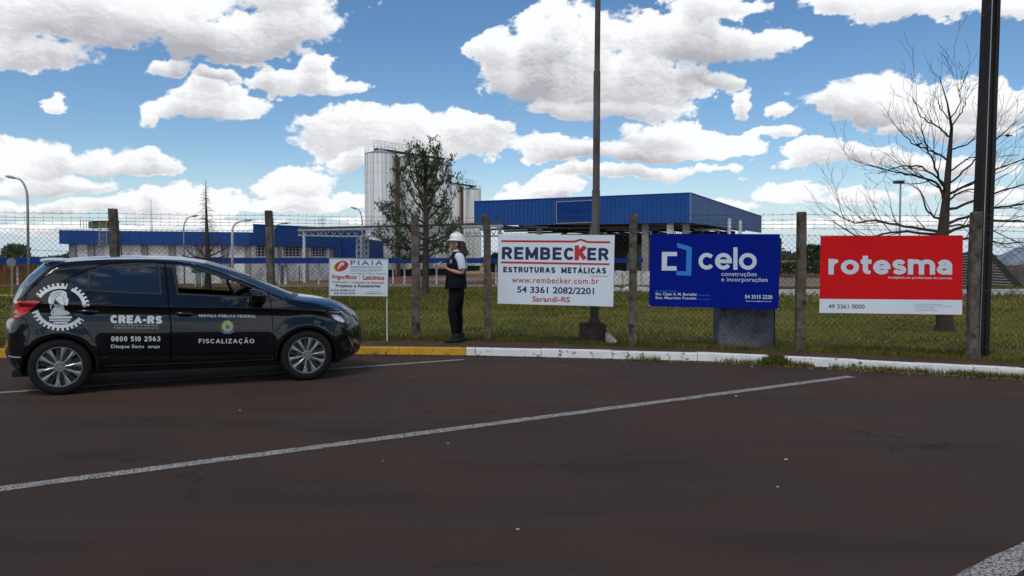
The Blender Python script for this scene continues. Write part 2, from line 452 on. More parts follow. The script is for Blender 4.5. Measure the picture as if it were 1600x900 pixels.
col3 = K.mixc(1.0, col3, K.comb(*[K.m('MULTIPLY_ADD', K.sstep(grit, 0.32, 0.68), 1.0, 0.5)] * 3), 'MULTIPLY')
cv = K.n('ShaderNodeTexVoronoi', feature='DISTANCE_TO_EDGE'); cv.inputs['Scale'].default_value = 0.42
K.l(K.v('ADD', g_, K.v('MULTIPLY', K.noise(g_, 2.2, 6, 0.7, out='Color'), (0.9, 0.9, 0))), cv.inputs['Vector'])
crk = K.m('MULTIPLY', K.sstep(cv.outputs['Distance'], 0.006, 0.001), K.sstep(K.noise(g_, 0.5, 3, 0.5), 0.50, 0.62))
col3 = K.mixc(K.m('MULTIPLY', crk, 0.6), col3, (0.012, 0.009, 0.009, 1))
K.l(col3, b.inputs['Base Color'])

dirt, *_ = ground_mat('packed_dirt', (0.080, 0.044, 0.028), (0.052, 0.034, 0.024), 2.5, (0.06, 0.07, 0.025), 1.6, (0.56, 0.7), bump=1.0, bscale=40, fine=0.45)
lawn_m, *_ = ground_mat('lawn', (0.125, 0.130, 0.026), (0.17, 0.145, 0.034), 1.3, (0.095, 0.115, 0.024), 0.5, (0.45, 0.7), bump=0.25, bscale=30, fine=0.55, fscale=35)
redyard, *_ = ground_mat('red_yard_dirt', (0.20, 0.085, 0.045), (0.14, 0.075, 0.05), 0.25, (0.22, 0.19, 0.16), 0.06, (0.5, 0.62), fscale=8)
yard2, *_ = ground_mat('pale_yard_gravel', (0.22, 0.17, 0.14), (0.16, 0.12, 0.10), 0.3, (0.26, 0.24, 0.22), 0.1, (0.5, 0.62), fscale=8)
field, *_ = ground_mat('far_field', (0.36, 0.25, 0.10), (0.26, 0.20, 0.08), 0.01, (0.09, 0.10, 0.035), 0.006, (0.5, 0.56), fscale=0.3, bump=0.0)


K_ = NT(field.node_tree); bf = field.node_tree.nodes['Principled BSDF']; lk = bf.inputs['Base Color'].links[0].from_socket
yy_ = K_.sep(K_.n('ShaderNodeNewGeometry').outputs['Position'])[1]
K_.l(K_.mixc(K_.sstep(yy_, 90, 160), (0.05, 0.07, 0.022, 1), lk), bf.inputs['Base Color'])


def sheet(name, xs, ys, zf, m, kind='structure'):
    """xs: row of x; ys: list of functions or numbers of y from near to far"""
    X = np.array(xs, float); rows = [np.asarray(y(X) if callable(y) else np.full(len(X), float(y))) for y in ys]
    co = np.concatenate([np.stack([X, r, zf(X, r) if callable(zf) else np.full(len(X), zf)], -1) for r in rows])
    n = len(X); j, i = np.meshgrid(np.arange(len(rows) - 1), np.arange(n - 1), indexing='ij'); a = (j * n + i).ravel()
    return fast_mesh(name, co, np.stack([a, a + 1, a + n + 1, a + n], -1), m, kind=kind)


xs_w = np.unique(np.concatenate([np.linspace(-60, 60, 161), KX[1:-1], FX]))
sheet('road', xs_w, [-60, 0, 6, ykerb], 0.0, asph)
xs_far = np.concatenate([[-3000, -1200, -500, -250, -120], xs_w, [120, 250, 500, 1200, 3000]])
sheet('terrain', xs_far, [-3000, -300, -60, 12, 25, 58, 95, 150, 400, 1000, 3800],
      lambda x, y: np.where(y < 20, -0.25, zt(y) - 0.06), field)
sheet('pavement', xs_w, [lambda x: ykerb(x) + 0.11, lambda x: yfence(x) - 0.10],
      lambda x, y: np.full(len(x), 0.108), dirt)
sheet('lawn', xs_w, [lambda x: yfence(x) - 0.10] + [lambda x, k=k: yfence(x) + k for k in (0.6, 3, 7)] + [25, 32, 40, 50, 58],
      lambda x, y: zt(y) - 0.006 * np.sin(x * 1.1), lawn_m)
lx = np.concatenate([[-250, -120], np.linspace(-60, 12, 40)]); rx = np.concatenate([np.linspace(12, 60, 20), [120, 250]])
sheet('dirt_yard', lx, [58, 70, 82, 95, 150], lambda x, y: zt(y) + 0.0, redyard)
sheet('gravel_yard', rx, [58, 70, 82, 95, 135], lambda x, y: zt(y) + 0.0, yard2)

# ---- kerb
kerb = bpy.data.objects.new('kerb', None); C.objects.link(kerb); kerb['kind'] = 'structure'; ORG['kerb'] = Vector((0, 0, 0))
kw_ = mat('white_kerb_paint', (0.60, 0.62, 0.61), 0.8, var=0.06, scale=6, stain=(0.12, 0.10, 0.09), stain_amt=0.16, stain_scale=9, bump=0.5, bscale=30)
ky_ = mat('yellow_kerb_paint', (0.47, 0.26, 0.025), 0.8, var=0.12, scale=6, stain=(0.13, 0.09, 0.06), stain_amt=0.25, stain_scale=7, bump=0.5, bscale=30)
def px_of_x(x): 
    return 800 + F_PX * x / float(ykerb(x))
joints = []
xw = -18.0
wj = [G(a, float(np.interp(a, [p[0] for p in KERB_PX], [p[1] for p in KERB_PX]))).x for a in (743, 846, 957, 981, 1090, 1203)]
wj2 = [G(a, float(np.interp(a, [p[0] for p in KERB_PX], [p[1] for p in KERB_PX]))).x for a in (1226, 1343, 1436, 1522, 1600)]
xy = G(728, 556).x
x = xy
left = [xy]
while x > -16: x -= 1.0; left.append(x)
segs = [(left[i + 1], left[i], 'y') for i in range(len(left) - 1)]
cur = xy
for w in wj: segs.append((cur, w, 'w')); cur = w
cur = wj2[0]
for w in wj2[1:]: segs.append((cur, w, 'w')); cur = w
while cur < 16: segs.append((cur, cur + 0.95, 'w')); cur += 0.95
for (xa, xb, kind_) in segs:
    n = 9; top = 0.118 + random.uniform(-.006, .006); jy = random.uniform(-.006, .006)
    ends = []; fs = []
    for i in range(n):
        t = i / (n - 1); g0 = 0.004 if 0 < i < n - 1 else 0.0
        xx = xa + 0.004 + (xb - xa - 0.008) * t; yy = float(ykerb(xx)) + jy
        c1 = 0.014 + random.uniform(-.004, .006); c2 = 0.012 + random.uniform(-.003, .005)
        if i in (0, n - 1): c1 += .008; c2 += .006
        ends.append([(xx, yy - 0.01, -0.05), (xx, yy + 0.012 + random.uniform(-.003, .003), top - c2), (xx, yy + 0.012 + c1, top + random.uniform(-.002, .002)),
                     (xx, yy + 0.125, top - 0.001), (xx, yy + 0.125, -0.05)])
    mb = MB(); vs = [p for e in ends for p in e]
    for i in range(n - 1):
        for k in range(4): fs.append((i * 5 + k, (i + 1) * 5 + k, (i + 1) * 5 + k + 1, i * 5 + k + 1))
    fs.append((0, 1, 2, 3, 4)); e0 = (n - 1) * 5; fs.append((e0 + 4, e0 + 3, e0 + 2, e0 + 1, e0))
    mb.add(vs, fs); mb.build('kerb_stone', kw_ if kind_ == 'w' else ky_, kerb)

# ---- painted bay lines, worn through to the asphalt
lm = bpy.data.materials.new('worn_white_line_paint'); lm.use_nodes = True; K = NT(lm.node_tree); b = lm.node_tree.nodes['Principled BSDF']
g_ = K.n('ShaderNodeNewGeometry').outputs['Position']
vo = K.n('ShaderNodeTexVoronoi', feature='DISTANCE_TO_EDGE'); vo.inputs['Scale'].default_value = 38
K.l(K.v('ADD', g_, K.v('MULTIPLY', K.noise(g_, 30, 3, out='Color'), (0.03, 0.03, 0.03))), vo.inputs['Vector'])
crack = K.sstep(vo.outputs['Distance'], 0.05, 0.13)
wear = K.sstep(K.noise(g_, 9, 5, 0.7), 0.66, 0.5)
f_ = K.m('MULTIPLY', K.m('MULTIPLY', crack, 0.9), K.m('MULTIPLY_ADD', wear, 0.55, 0.45))
K.l(K.mixc(f_, (0.055, 0.045, 0.043, 1), (0.36, 0.35, 0.33, 1)), b.inputs['Base Color']); b.inputs['Roughness'].default_value = 0.9


def road_line(a, bb, w, z=0.004):
    a = Vector(a); bb = Vector(bb); d = (bb - a).normalized(); nn = Vector((-d.y, d.x, 0)) * w / 2; n = max(2, int((bb - a).length / 0.12))
    mb = MB(); vs = []
    for i in range(n + 1):
        p = a + (bb - a) * i / n; j1 = random.uniform(-.006, .006); j2 = random.uniform(-.006, .006)
        vs += [p + nn * (1 + j1 / w * 2) + Vector((0, 0, z)), p - nn * (1 + j2 / w * 2) + Vector((0, 0, z))]
    mb.add(vs, [(2 * i + 1, 2 * i + 3, 2 * i + 2, 2 * i) for i in range(n)])
    return mb.build('road_marking', lm, kind='structure')


A0, A1 = G(0, 764.5), G(1330, 588.5); dA = (A1 - A0).normalized()
road_line(A0 - dA * 6, A1, 0.125)
B1 = G(1600, 868); B0 = G(1537, 900); dB = (B1 - B0).normalized()
road_line(B0 - dB * 6, B1 + dB * 4.5, 0.16)
C0, C1 = G(20, 612.5), G(725, 562); dC = (C1 - C0).normalized()
road_line(C0 - dC * 5, C1, 0.115)

# ---- grass: short tufts all over the near lawn, taller along the fence foot and the kerb
gm = bpy.data.materials.new('grass_blade'); gm.use_nodes = True; K = NT(gm.node_tree); b = gm.node_tree.nodes['Principled BSDF']
oi = K.n('ShaderNodeAttribute', attribute_name='tint')
K.l(K.mixc(oi.outputs['Fac'], (0.050, 0.070, 0.010, 1), (0.185, 0.150, 0.032, 1)), b.inputs['Base Color']); b.inputs['Roughness'].default_value = 0.8; b.inputs['Specular IOR Level'].default_value = .1


def blades(name, pts, h, w, tint, m=gm, lean=0.5, parent=None):
    pts = np.asarray(pts, float); n = len(pts); th = RNG.uniform(0, 2 * PI, n); h = np.asarray(h) * RNG.uniform(.6, 1.3, n)
    dx = np.cos(th) * w / 2; dy = np.sin(th) * w / 2; lth = RNG.uniform(0, 2 * PI, n); ll = h * lean * RNG.uniform(0.2, 1, n)
    a = pts + np.stack([dx, dy, np.zeros(n)], -1); bq = pts - np.stack([dx, dy, np.zeros(n)], -1)
    c = pts + np.stack([np.cos(lth) * ll, np.sin(lth) * ll, h], -1)
    co = np.stack([a, bq, c], 1).reshape(-1, 3); f = np.arange(3 * n).reshape(-1, 3)
    o = fast_mesh(name, co, f, m, parent=parent, kind='stuff')
    at = o.data.attributes.new('tint', 'FLOAT', 'POINT')
    tv = np.repeat(np.clip(tint if hasattr(tint, '__len__') else RNG.uniform(tint - .35, tint + .35, n), 0, 1), 3)
    at.data.foreach_set('value', tv.astype(np.float32)); return o


n = 170000
gx = RNG.uniform(-13, 13, n); gd = RNG.uniform(0, 1, n) ** 1.6 * 15
gy = yfence(gx) - 0.08 + gd
okk = np.abs(gx) < gy * 0.70 + 0.5
gx, gy = gx[okk], gy[okk]
patch = fbm(gx * 1.1, gy * 1.1, 4, .55, 3)
tint = np.clip((patch - .5) * 2.2 + .5 + RNG.uniform(-.3, .3, len(gx)), 0, 1)
tag(blades('grass', np.stack([gx, gy, zt(gy)], -1), 0.045 + 0.02 * patch, 0.012, tint), 'short mown grass with straw tones behind the wire fence', 'grass')
# the farther lawn, coarser
n = 90000; gx = RNG.uniform(-45, 45, n); gy = 20 + 37 * RNG.uniform(0, 1, n) ** 1.3; okk = np.abs(gx) < gy * 0.72; gx, gy = gx[okk], gy[okk]
patch = fbm(gx * .5, gy * .5, 4, .55, 3); tint = np.clip((patch - .5) * 2.5 + .45 + RNG.uniform(-.3, .3, len(gx)), 0, 1)
tag(blades('far_grass', np.stack([gx, gy, zt(gy)], -1), 0.07 + 0.0015 * gy, 0.05 + .001 * gy[0] * 0, tint), 'mown grass of the farther lawn around the trees', 'grass')
# fence foot
n = 9000; gx = RNG.uniform(-12, 11, n); gy = yfence(gx) + RNG.normal(-0.03, 0.05, n)
hh = 0.05 + 0.10 * np.clip(fbm(gx * 3, gx * 0, 3, .5, 9) - .35, 0, 1)
tag(blades('fence_foot_grass', np.stack([gx, gy, np.full(n, 0.10)], -1), hh, 0.012, 0.25), 'darker longer grass fringe growing along the foot of the fence', 'grass')
# kerb foot, only where it grows
n = 9000; gx = RNG.uniform(1.6, 9.5, n); dens = fbm(gx * 2.2, gx * 0, 4, .6, 15)
wgt_ = np.clip((dens - .38) * 4, 0, 1) * np.clip((gx - 1.6) / 1.0, 0.15, 1)
okk = RNG.uniform(0, 1, n) < wgt_; gx = gx[okk]
gy = ykerb(gx) - np.abs(RNG.normal(0, 0.07, len(gx))) - .005
tag(blades('kerb_foot_grass', np.stack([gx, gy, np.zeros(len(gx))], -1), 0.075, 0.010, 0.3), 'straggling green grass growing in the gutter along the white kerb', 'grass')
# the clump in the gap between two kerb stones
n = 1500; cx = (wj[-1] + wj2[0]) / 2; gx = RNG.normal(cx, 0.09, n); gy = float(ykerb(cx)) + RNG.normal(0.02, 0.06, n)
tag(blades('weed_clump', np.stack([gx, gy, RNG.uniform(0, .07, n)], -1), 0.07, 0.016, 0.1), 'dark green weed clump filling the gap between two white kerb stones', 'weeds')
# dry litter in the gutter
n = 12000; gx = RNG.uniform(-6, 10, n); gy = ykerb(gx) - 0.01 - np.abs(RNG.normal(0, 0.09, n)) * np.clip(.3 + gx * .2, .3, 1.6)
dry = mat('dry_litter', (0.16, 0.11, 0.065), 0.95, var=0.5, scale=30)
tag(blades('dry_litter', np.stack([gx, gy, np.full(n, 0.003)], -1), 0.012, 0.03, 0.5, dry, 3.5), 'dry leaf and straw litter gathered in the gutter below the kerb', 'litter')
# small pale bits lying on the asphalt
chip_lab = ['pale chip on the asphalt just right of the car between the two bay lines', 'lone pale chip low in the middle of the asphalt', 'pale chip on the right half of the asphalt, upper of a pair', 'pale chip on the right half of the asphalt, lower of a pair',
            'pale sliver just above the long bay line, right of centre', 'pale chip just below the long bay line near the middle', 'pale chip in the gutter under the weed clump', 'tiny chip below the white kerb in front of the blue banner', 'tiny chip below the end of the yellow kerb', 'pale chip below the long bay line left of centre']
peb = mat('pale_debris', (0.42, 0.38, 0.33), 0.8)
zip_ = 0
for (a, bq, s) in ((375, 641, 1), (809, 827, 1), (1228, 718, 1.4), (1215, 761, 1), (1150, 619, 1.5), (700, 693, 1), (1175, 573, 1.6), (1010, 579, .8), (640, 589, .8), (598, 720, .8)):
    p = G(a, bq); mb = MB(); r = 0.0065 * s
    mb.lathe((p.x, p.y, 0.0), [(0.001, 0.0), (r * 1.3, 0.001), (r, r * 0.5), (0.001, r * 0.8)], 6, sx=1.4)
    tag(mb.build('stone_chip', peb), group='pale stone chips scattered on the asphalt', cat='stone chip', label=chip_lab[zip_]); zip_ += 1

# ================================================================== left factory hall
def lerp(a, b, t): return a + (b - a) * t


def wall_quad(mb, a, b, z0, z1, th=0.2):         # upright slab between plan points a and b, thickness away from the camera
    d = Vector((b[0] - a[0], b[1] - a[1], 0)).normalized(); nn = Vector((-d.y, d.x, 0))
    if nn.y < 0: nn = -nn
    mb.prism([(a[0], a[1], z0), (b[0], b[1], z0), (b[0], b[1], z1), (a[0], a[1], z1)], nn * th)


def ribbed(mb, a, b, z0a, z1a, z0b, z1b, pitch, depth=0.05):
    """ribbed metal cladding between two plan points, ribs proud towards the camera"""
    a = Vector((a[0], a[1], 0)); b = Vector((b[0], b[1], 0)); L = (b - a).length; d = (b - a) / L; nn = Vector((-d.y, d.x, 0))
    if nn.y > 0: nn = -nn
    n = int(L / pitch); vs = []; k = 0; cols = []
    for i in range(n):
        for u, o in ((0.0, 0), (0.62, 0), (0.70, depth), (0.92, depth)): cols.append(((i + u) / n, o))
    cols.append((1.0, 0))
    for t, o in cols:
        p = a + d * (L * t) + nn * o
        vs += [(p.x, p.y, lerp(z0a, z0b, t)), (p.x, p.y, lerp(z1a, z1b, t))]
    mb.add(vs, [(2 * i, 2 * i + 2, 2 * i + 3, 2 * i + 1) for i in range(len(cols) - 1)])


HA, HB, HC = P(93, 403, 90), P(390, 403, 97), P(533, 403, 114)
hall = thing('factory_hall', (HB.x, HB.y, zt(97)), 'long low white hall with a blue fascia and grid windows, left behind the fence', 'building')
def zpx(py, Y): return P(800, py, Y).z
zb = -1.7
# walls set back under the fascia
WA, WB, WC = P(113, 403, 90.95), P(391, 403, 97.55), P(520, 403, 113.1)
def hpt(px):     # plan point on the hall's wall seen at px
    if px <= 391:
        a, b = WA, WB
    else: a, b = WB, WC
    k = (px - 800) / F_PX                        # x = k * y / 1  (near enough at the horizon line)
    A2, B2 = Vector((a.x, a.y)), Vector((b.x, b.y)); dd = B2 - A2
    t = (k * A2.y - A2.x) / (dd.x - k * dd.y)
    return A2 + dd * t
mb = MB()
mb.prism([(WA.x, WA.y, zb), (WB.x, WB.y, zb), (WB.x, WB.y, 3.1), (WA.x, WA.y, 3.1)], (-1.5, 18, 0))
mb.build('wall', MT['white_wall'], hall)
# the window wall is built in strips round real openings
wins = [(397, 431), (441, 473.5), (483.5, 512.5)]
zlo, zhi = 1.55, 3.1
mb = MB(); edges = [391] + [w for ab in wins for w in ab] + [520]
wall_quad(mb, hpt(391.5), hpt(520), zb, zlo, 0.25)
for i in range(0, len(edges), 2):
    a, c = hpt(max(edges[i], 391.5)), hpt(edges[i + 1]); wall_quad(mb, a, c, zlo, zhi, 0.25)
mb.build('wall', MT['white_wall'], hall)
glass_dark = mat('dark_window_glass', (0.02, 0.024, 0.028), 0.08, spec=0.6)
for (a, c) in wins:
    pa, pc = hpt(a), hpt(c); d = (pc - pa); L = d.length; d3 = Vector((d.x, d.y, 0)) / L; nn = Vector((d3.y, -d3.x, 0))
    mb = MB()
    def bar(u0, u1, z0, z1, w=0.06, o=0.0):
        mb.prism([Vector((pa.x, pa.y, 0)) + d3 * u0 + nn * o + Vector((0, 0, z0)), Vector((pa.x, pa.y, 0)) + d3 * u1 + nn * o + Vector((0, 0, z0)),
                  Vector((pa.x, pa.y, 0)) + d3 * u1 + nn * o + Vector((0, 0, z1)), Vector((pa.x, pa.y, 0)) + d3 * u0 + nn * o + Vector((0, 0, z1))], -nn * w)
    bar(0, L, zlo, zlo + .12, .2, .05); bar(0, L, zhi - .1, zhi, .2, .05); bar(0, .35, zlo + .12, zhi - .1, .2, .05); bar(L - .35, L, zlo + .12, zhi - .1, .2, .05)
    for k in range(1, 6): bar(L * k / 6 - .03, L * k / 6 + .03, zlo + .12, zhi - .1, .08)
    for k in range(1, 4): bar(.35, L - .35, zlo + (zhi - zlo) * k / 4 - .03, zlo + (zhi - zlo) * k / 4 + .03, .07, -.004)
    w = mb.build('window', MT['steel_white'], hall)
    mb = MB()
    wall_quad(mb, (pa.x - nn.x * .12, pa.y - nn.y * .12), (pc.x - nn.x * .12, pc.y - nn.y * .12), zlo, zhi, 0.03)
    mb.build('pane', glass_dark, w)
for px in (115, 144, 186, 227, 270, 312, 352, 388, 436, 478.5, 517):
    c = hpt(px); mb = MB(); mb.box((c.x, c.y - 0.08, (zb + 3.1) / 2), (0.7, 0.35, 3.1 - zb)); mb.build('pilaster', MT['pilaster'], hall)
for (px, w, h, c) in ((152, 2.2, 2.4, MT['steel']), (560 - 120, 1.6, 2.2, MT['pilaster'])):
    c_ = hpt(px); mb = MB(); mb.box((c_.x, c_.y - 0.1, zb + h / 2), (w, .12, h)); mb.build('door', c, hall)
# fascia bands
mb = MB()
z0, z1 = 3.05, zpx(360, 90)
ribbed(mb, HA, HB, zpx(381, 90), zpx(359.5, 90), zpx(383.5, 97), zpx(363, 97), 1.2, .04)
ribbed(mb, HB, HC, zpx(383.5, 97), zpx(363, 97), zpx(387.5, 114), zpx(369.5, 114), 1.2, .04)
mb.add([(HA.x, HA.y, zpx(381, 90)), (HA.x, HA.y, zpx(359.5, 90)), (HA.x - 1.5, HA.y + 20, zpx(359.5, 90)), (HA.x - 1.5, HA.y + 20, zpx(381, 90))], [(0, 1, 2, 3)])
mb.build('fascia', MT['blue'], hall)
mb = MB()
mb.add([(HA.x, HA.y, 3.04), (HB.x, HB.y, 3.0), (HC.x, HC.y, 2.85), (HC.x - 6, HC.y + 20, 2.9), (HA.x - 1.5, HA.y + 20, 3.04)], [(0, 1, 2, 3, 4)])
zr = 4.5
mb.add([(HA.x, HA.y + .3, zr), (HB.x, HB.y + .3, zr), (HC.x, HC.y + .3, zr - .15), (HC.x - 6, HC.y + 20, zr), (HA.x - 1.5, HA.y + 20, zr)], [(0, 1, 2, 3, 4)])
mb.build('roof', MT['blue'], hall)
# blue end block and the higher blue block behind
mb = MB(); a, c = P(533, 403, 114.3), P(578, 403, 114.3)
ribbed(mb, a, c, zb, zpx(371, 114), zb, zpx(374, 114), 1.0, .05)
mb.prism([(a.x, a.y + .1, zb), (c.x, c.y + .1, zb), (c.x, c.y + .1, zpx(374, 114)), (a.x, a.y + .1, zpx(371, 114))], (0, 12, 0))
mb.build('end_block', MT['blue2'], hall)
up = thing('upper_block', (P(480, 403, 135).x, 135, -1.65), 'higher plain blue block rising behind the low white hall', 'building')
mb = MB(); a, c = P(396, 403, 128), P(600, 403, 150)
ribbed(mb, a, c, -1.65, zpx(351, 128), -1.65, zpx(360, 150), 1.0, .06); mb.build('cladding', MT['blue'], up)
mb = MB(); mb.prism([(a.x, a.y + .2, -1.65), (c.x, c.y + .2, -1.65), (c.x, c.y + .2, zpx(360, 150) - .02), (a.x, a.y + .2, zpx(351, 128) - .02)], (0, 15, 0)); mb.build('wall', MT['blue2'], up)
mb = MB(); a2 = P(396, 403, 127.8); mb.tube([(a.x, a.y - .1, zpx(350.5, 128)), (c.x, c.y - .1, zpx(359.5, 150))], .09, 4); mb.build('roof_edge', MT['blue2'], up)

# rooftop bits on the hall
def rail_run(mb, pts, h, r=0.03, step=1.2, mids=(0.5,)):
    for i in range(len(pts) - 1):
        a, b = Vector(pts[i]), Vector(pts[i + 1]); n = max(1, round((b - a).length / step)); u = Vector((0, 0, h))
        mb.tube([a + u, b + u], r, 4)
        for m_ in mids: mb.tube([a + u * m_, b + u * m_], r * .8, 4)
        for k in range(n + 1):
            p = a + (b - a) * k / n; mb.tube([p, p + u], r, 4)
t = thing('rooftop_tank', P(158, 358, 93), 'small green rooftop unit with a rusty end on the white hall roof', 'rooftop unit')
green = mat('dull_green_metal', (0.09, 0.13, 0.07), 0.7, var=0.2, scale=2)
c = P(158, 351.5, 93); mb = MB(); mb.box(c, (1.95, 1.6, .75)); mb.build('casing', green, t)
mb = MB(); mb.prism([P(143, 346, 92), P(171, 347, 92), P(171, 344.8, 92), P(143, 344.8, 92)], (0, 2.4, 0)); mb.build('lid', MT['concrete_dark'], t)
mb = MB(); mb.box(P(146, 352, 93), (.5, 1.3, .75)); mb.build('motor', MT['rust'], t)
for px in (145, 158, 169): mb = MB(); a = P(px, 355, 93); mb.tube([a, (a.x, a.y, 4.4)], .05, 4); mb.build('leg', MT['steel'], t)
t = thing('roof_railing', P(134, 358, 92), 'short steel guard rail on the left end of the hall roof', 'railing')
mb = MB(); a, c = P(126, 357, 91.5), P(144, 357, 91.5); rail_run(mb, [a, c], .95, .03, .33, ()); mb.build('rail', MT['steel'], t)
t = thing('caged_ladder', P(161, 384, 89.5), 'pale yellow caged ladder hung on the blue hall fascia', 'ladder')
yl = mat('pale_yellow_steel', (0.42, 0.36, 0.20), 0.6)
for px in (155, 167): mb = MB(); mb.tube([P(px, 384, 89.4), P(px, 346, 89.4)], .04, 4); mb.build('stile', yl, t)
for k in range(11):
    y_ = 348 + k * 3.4; mb = MB(); mb.tube([P(155, y_, 89.4), P(167, y_, 89.4)], .025, 4); mb.build('rung', yl, t)
for k in range(4):
    y_ = 350 + k * 9; a, c = P(155, y_, 89.4), P(167, y_, 89.4); mb = MB()
    mb.tube([a, a + Vector((0, -.5, 0)), (a + c) / 2 + Vector((0, -.75, 0)), c + Vector((0, -.5, 0)), c], .02, 4, cap=False); mb.build('hoop', yl, t)
for (px, y0, y1, Y, w) in ((236, 362, 313, 95, .05), (503, 369, 339, 120, .07)):
    t = MB(); a, c = P(px, y0, Y), P(px, y1, Y); t.tube([a, c], [w, w * .5], 5)
    if px == 503:
        for q_ in (343, 349, 355): t.tube([P(497, q_, Y), P(509, q_, Y)], .04, 4)
        for q_ in (498, 500, 506, 508): t.tube([P(q_, 358, Y), P(q_, 339, Y)], .025, 4)
    else: t.tube([P(238, 361, Y), P(238, 353, Y)], .04, 4)
    tag(t.build('roof_mast', MT['steel']), 'thin lightning mast standing on the low hall roof' if px == 236 else 'short cage of antenna rods on the blue block roof', 'mast')

# ================================================================== steel silos
SIL = [(595.5, 130, 238.5, 163), (640, 136, 246, 0), (684, 142, 253.5, 0), (703, 184, 288, 0), (735.5, 195, 294, 0)]
seam = mat('silo_seam', (0.20, 0.20, 0.20), 0.5, 0.6)
pan = mat('silo_panel_joint', (0.34, 0.34, 0.34), 0.5, 0.5)
sil_lab = ['tallest looking stainless silo at the left end of the silo row', 'stainless silo right beside the left end silo, partly behind the leafy tree',
           'third stainless silo, its body mostly hidden by the leafy tree', 'farther stainless silo just right of the leafy tree crown',
           'farthest stainless silo next to the big blue shed']
silos = []
for i, (px, Y, yt, _) in enumerate(SIL):
    c = P(px, 403, Y); R_ = 2.55; zt_ = zpx(yt + 3, Y); z0 = -1.65
    t = thing('steel_silo', (c.x, c.y, z0), sil_lab[i], 'silo', 'stainless silos in a row'); silos.append((t, c, zt_))
    mb = MB(); nseg = 48; prof = [(R_, z0 + 1.2)]; zz = z0 + 1.2
    nr = 12
    for k in range(1, nr + 1):
        zk = z0 + 1.2 + (zt_ - z0 - 1.2) * k / nr
        prof += [(R_, zk - .09), (R_ - .035, zk - .06), (R_ - .035, zk - .02), (R_, zk)]
    mb.lathe((c.x, c.y, 0), prof, nseg); mb.build('shell', MT['stainless'], t, smooth=True, auto=25)
    mb = MB()
    for k in range(24):
        th = 2 * PI * (k + (i * .37)) / 24; p = Vector((c.x + (R_ + .01) * math.cos(th), c.y + (R_ + .01) * math.sin(th), 0))
        mb.tube([p + Vector((0, 0, z0 + 1.2)), p + Vector((0, 0, zt_))], .022, 3)
    mb.build('panel_joint', pan, t, kind='stuff')
    mb = MB(); mb.lathe((c.x, c.y, 0), [(R_ + .05, zt_), (R_ + .05, zt_ + .12), (R_ * .45, zt_ + .55), (.4, zt_ + .75), (.4, zt_ + 1.0), (.001, zt_ + 1.0)], nseg); mb.build('cone_roof', MT['steel'], t)
    mb = MB(); mb.lathe((c.x, c.y, 0), [(R_ - .3, z0), (R_ - .3, z0 + 1.2), (R_, z0 + 1.2)], nseg); mb.build('skirt', MT['dark'], t)
    mb = MB(); pts = [Vector((c.x + R_ * math.cos(2 * PI * k / 14), c.y + R_ * math.sin(2 * PI * k / 14), zt_ + .12)) for k in range(15)]
    rail_run(mb, pts, .8, .025, 2.0, (0.55,)); mb.build('roof_railing', MT['steel'], t)
    if i in (0, 1, 3):                     # the dark duct down the right flank
        q_ = Vector((c.x + R_ + .35, c.y - .4, 0)); mb = MB()
        mb.tube([q_ + Vector((0, 0, z0)), q_ + Vector((0, 0, zt_ - .6)), q_ + Vector((-.9, .3, zt_ + .5))], .33, 8); mb.build('downpipe', MT['rust'], t, smooth=True, auto=40)
for (ia, ib) in ((0, 2), (3, 4)):
    ca, cb = silos[ia][1], silos[ib][1]; za = silos[ia][2] + 1.05; zb_ = silos[ib][2] + 1.05
    t = thing('silo_catwalk', (ca.x, ca.y, za), 'railed catwalk running across the tops of the near silos' if ia == 0 else 'railed catwalk on the two farther silo tops', 'catwalk')
    a, c = Vector((ca.x - .8, ca.y, za)), Vector((cb.x + 1.0, cb.y, zb_)); mb = MB(); d = (c - a).normalized(); s_ = Vector((-d.y, d.x, 0)).normalized() * .5
    mb.prism([a - s_, c - s_, c + s_, a + s_], (0, 0, -.28)); mb.build('walkway', MT['concrete_dark'], t)
    for s2 in (-1, 1): mb = MB(); rail_run(mb, [a + s_ * s2, c + s_ * s2], 1.25, .035, 1.6, (.33, .66)); mb.build('handrail', MT['steel'], t)

# ================================================================== big blue open shed
q0, q1, q2 = P(1078, 403, 90), P(741, 403, 103.3), P(1189, 403, 139.9)
zt0, zt1, zt2 = zpx(301.5, 90), zpx(315, 103.3), zpx(338, 139.9)
zb0, zb1, zb2 = zpx(348, 90), zpx(353, 103.3), zpx(364, 139.9)
shed = thing('open_shed', (q0.x, q0.y, -1.6), 'big open sided shed with deep ribbed blue cladding above dark bays', 'building')
mb = MB(); ribbed(mb, q1, q0, zb1, zt1, zb0, zt0, .55, .07); mb.build('front_cladding', MT['blue'], shed)
mb = MB(); ribbed(mb, q0, q2, zb0, zt0, zb2, zt2, .9, .05); mb.build('side_cladding', mat('paler_blue_cladding', (0.022, 0.090, 0.25), 0.5), shed)
q3 = q1 + (q2 - q0)
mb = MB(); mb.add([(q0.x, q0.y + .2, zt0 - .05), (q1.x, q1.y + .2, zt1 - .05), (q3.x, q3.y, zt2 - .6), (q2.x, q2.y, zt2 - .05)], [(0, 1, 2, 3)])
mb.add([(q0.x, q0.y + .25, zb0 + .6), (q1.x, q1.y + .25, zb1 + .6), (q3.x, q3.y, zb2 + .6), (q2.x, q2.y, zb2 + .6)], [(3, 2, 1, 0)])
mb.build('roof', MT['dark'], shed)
du = (q1 - q0).normalized(); dv = (q2 - q0).normalized(); nfa = Vector((du.y, -du.x, 0)); nfa = nfa if nfa.y < 0 else -nfa
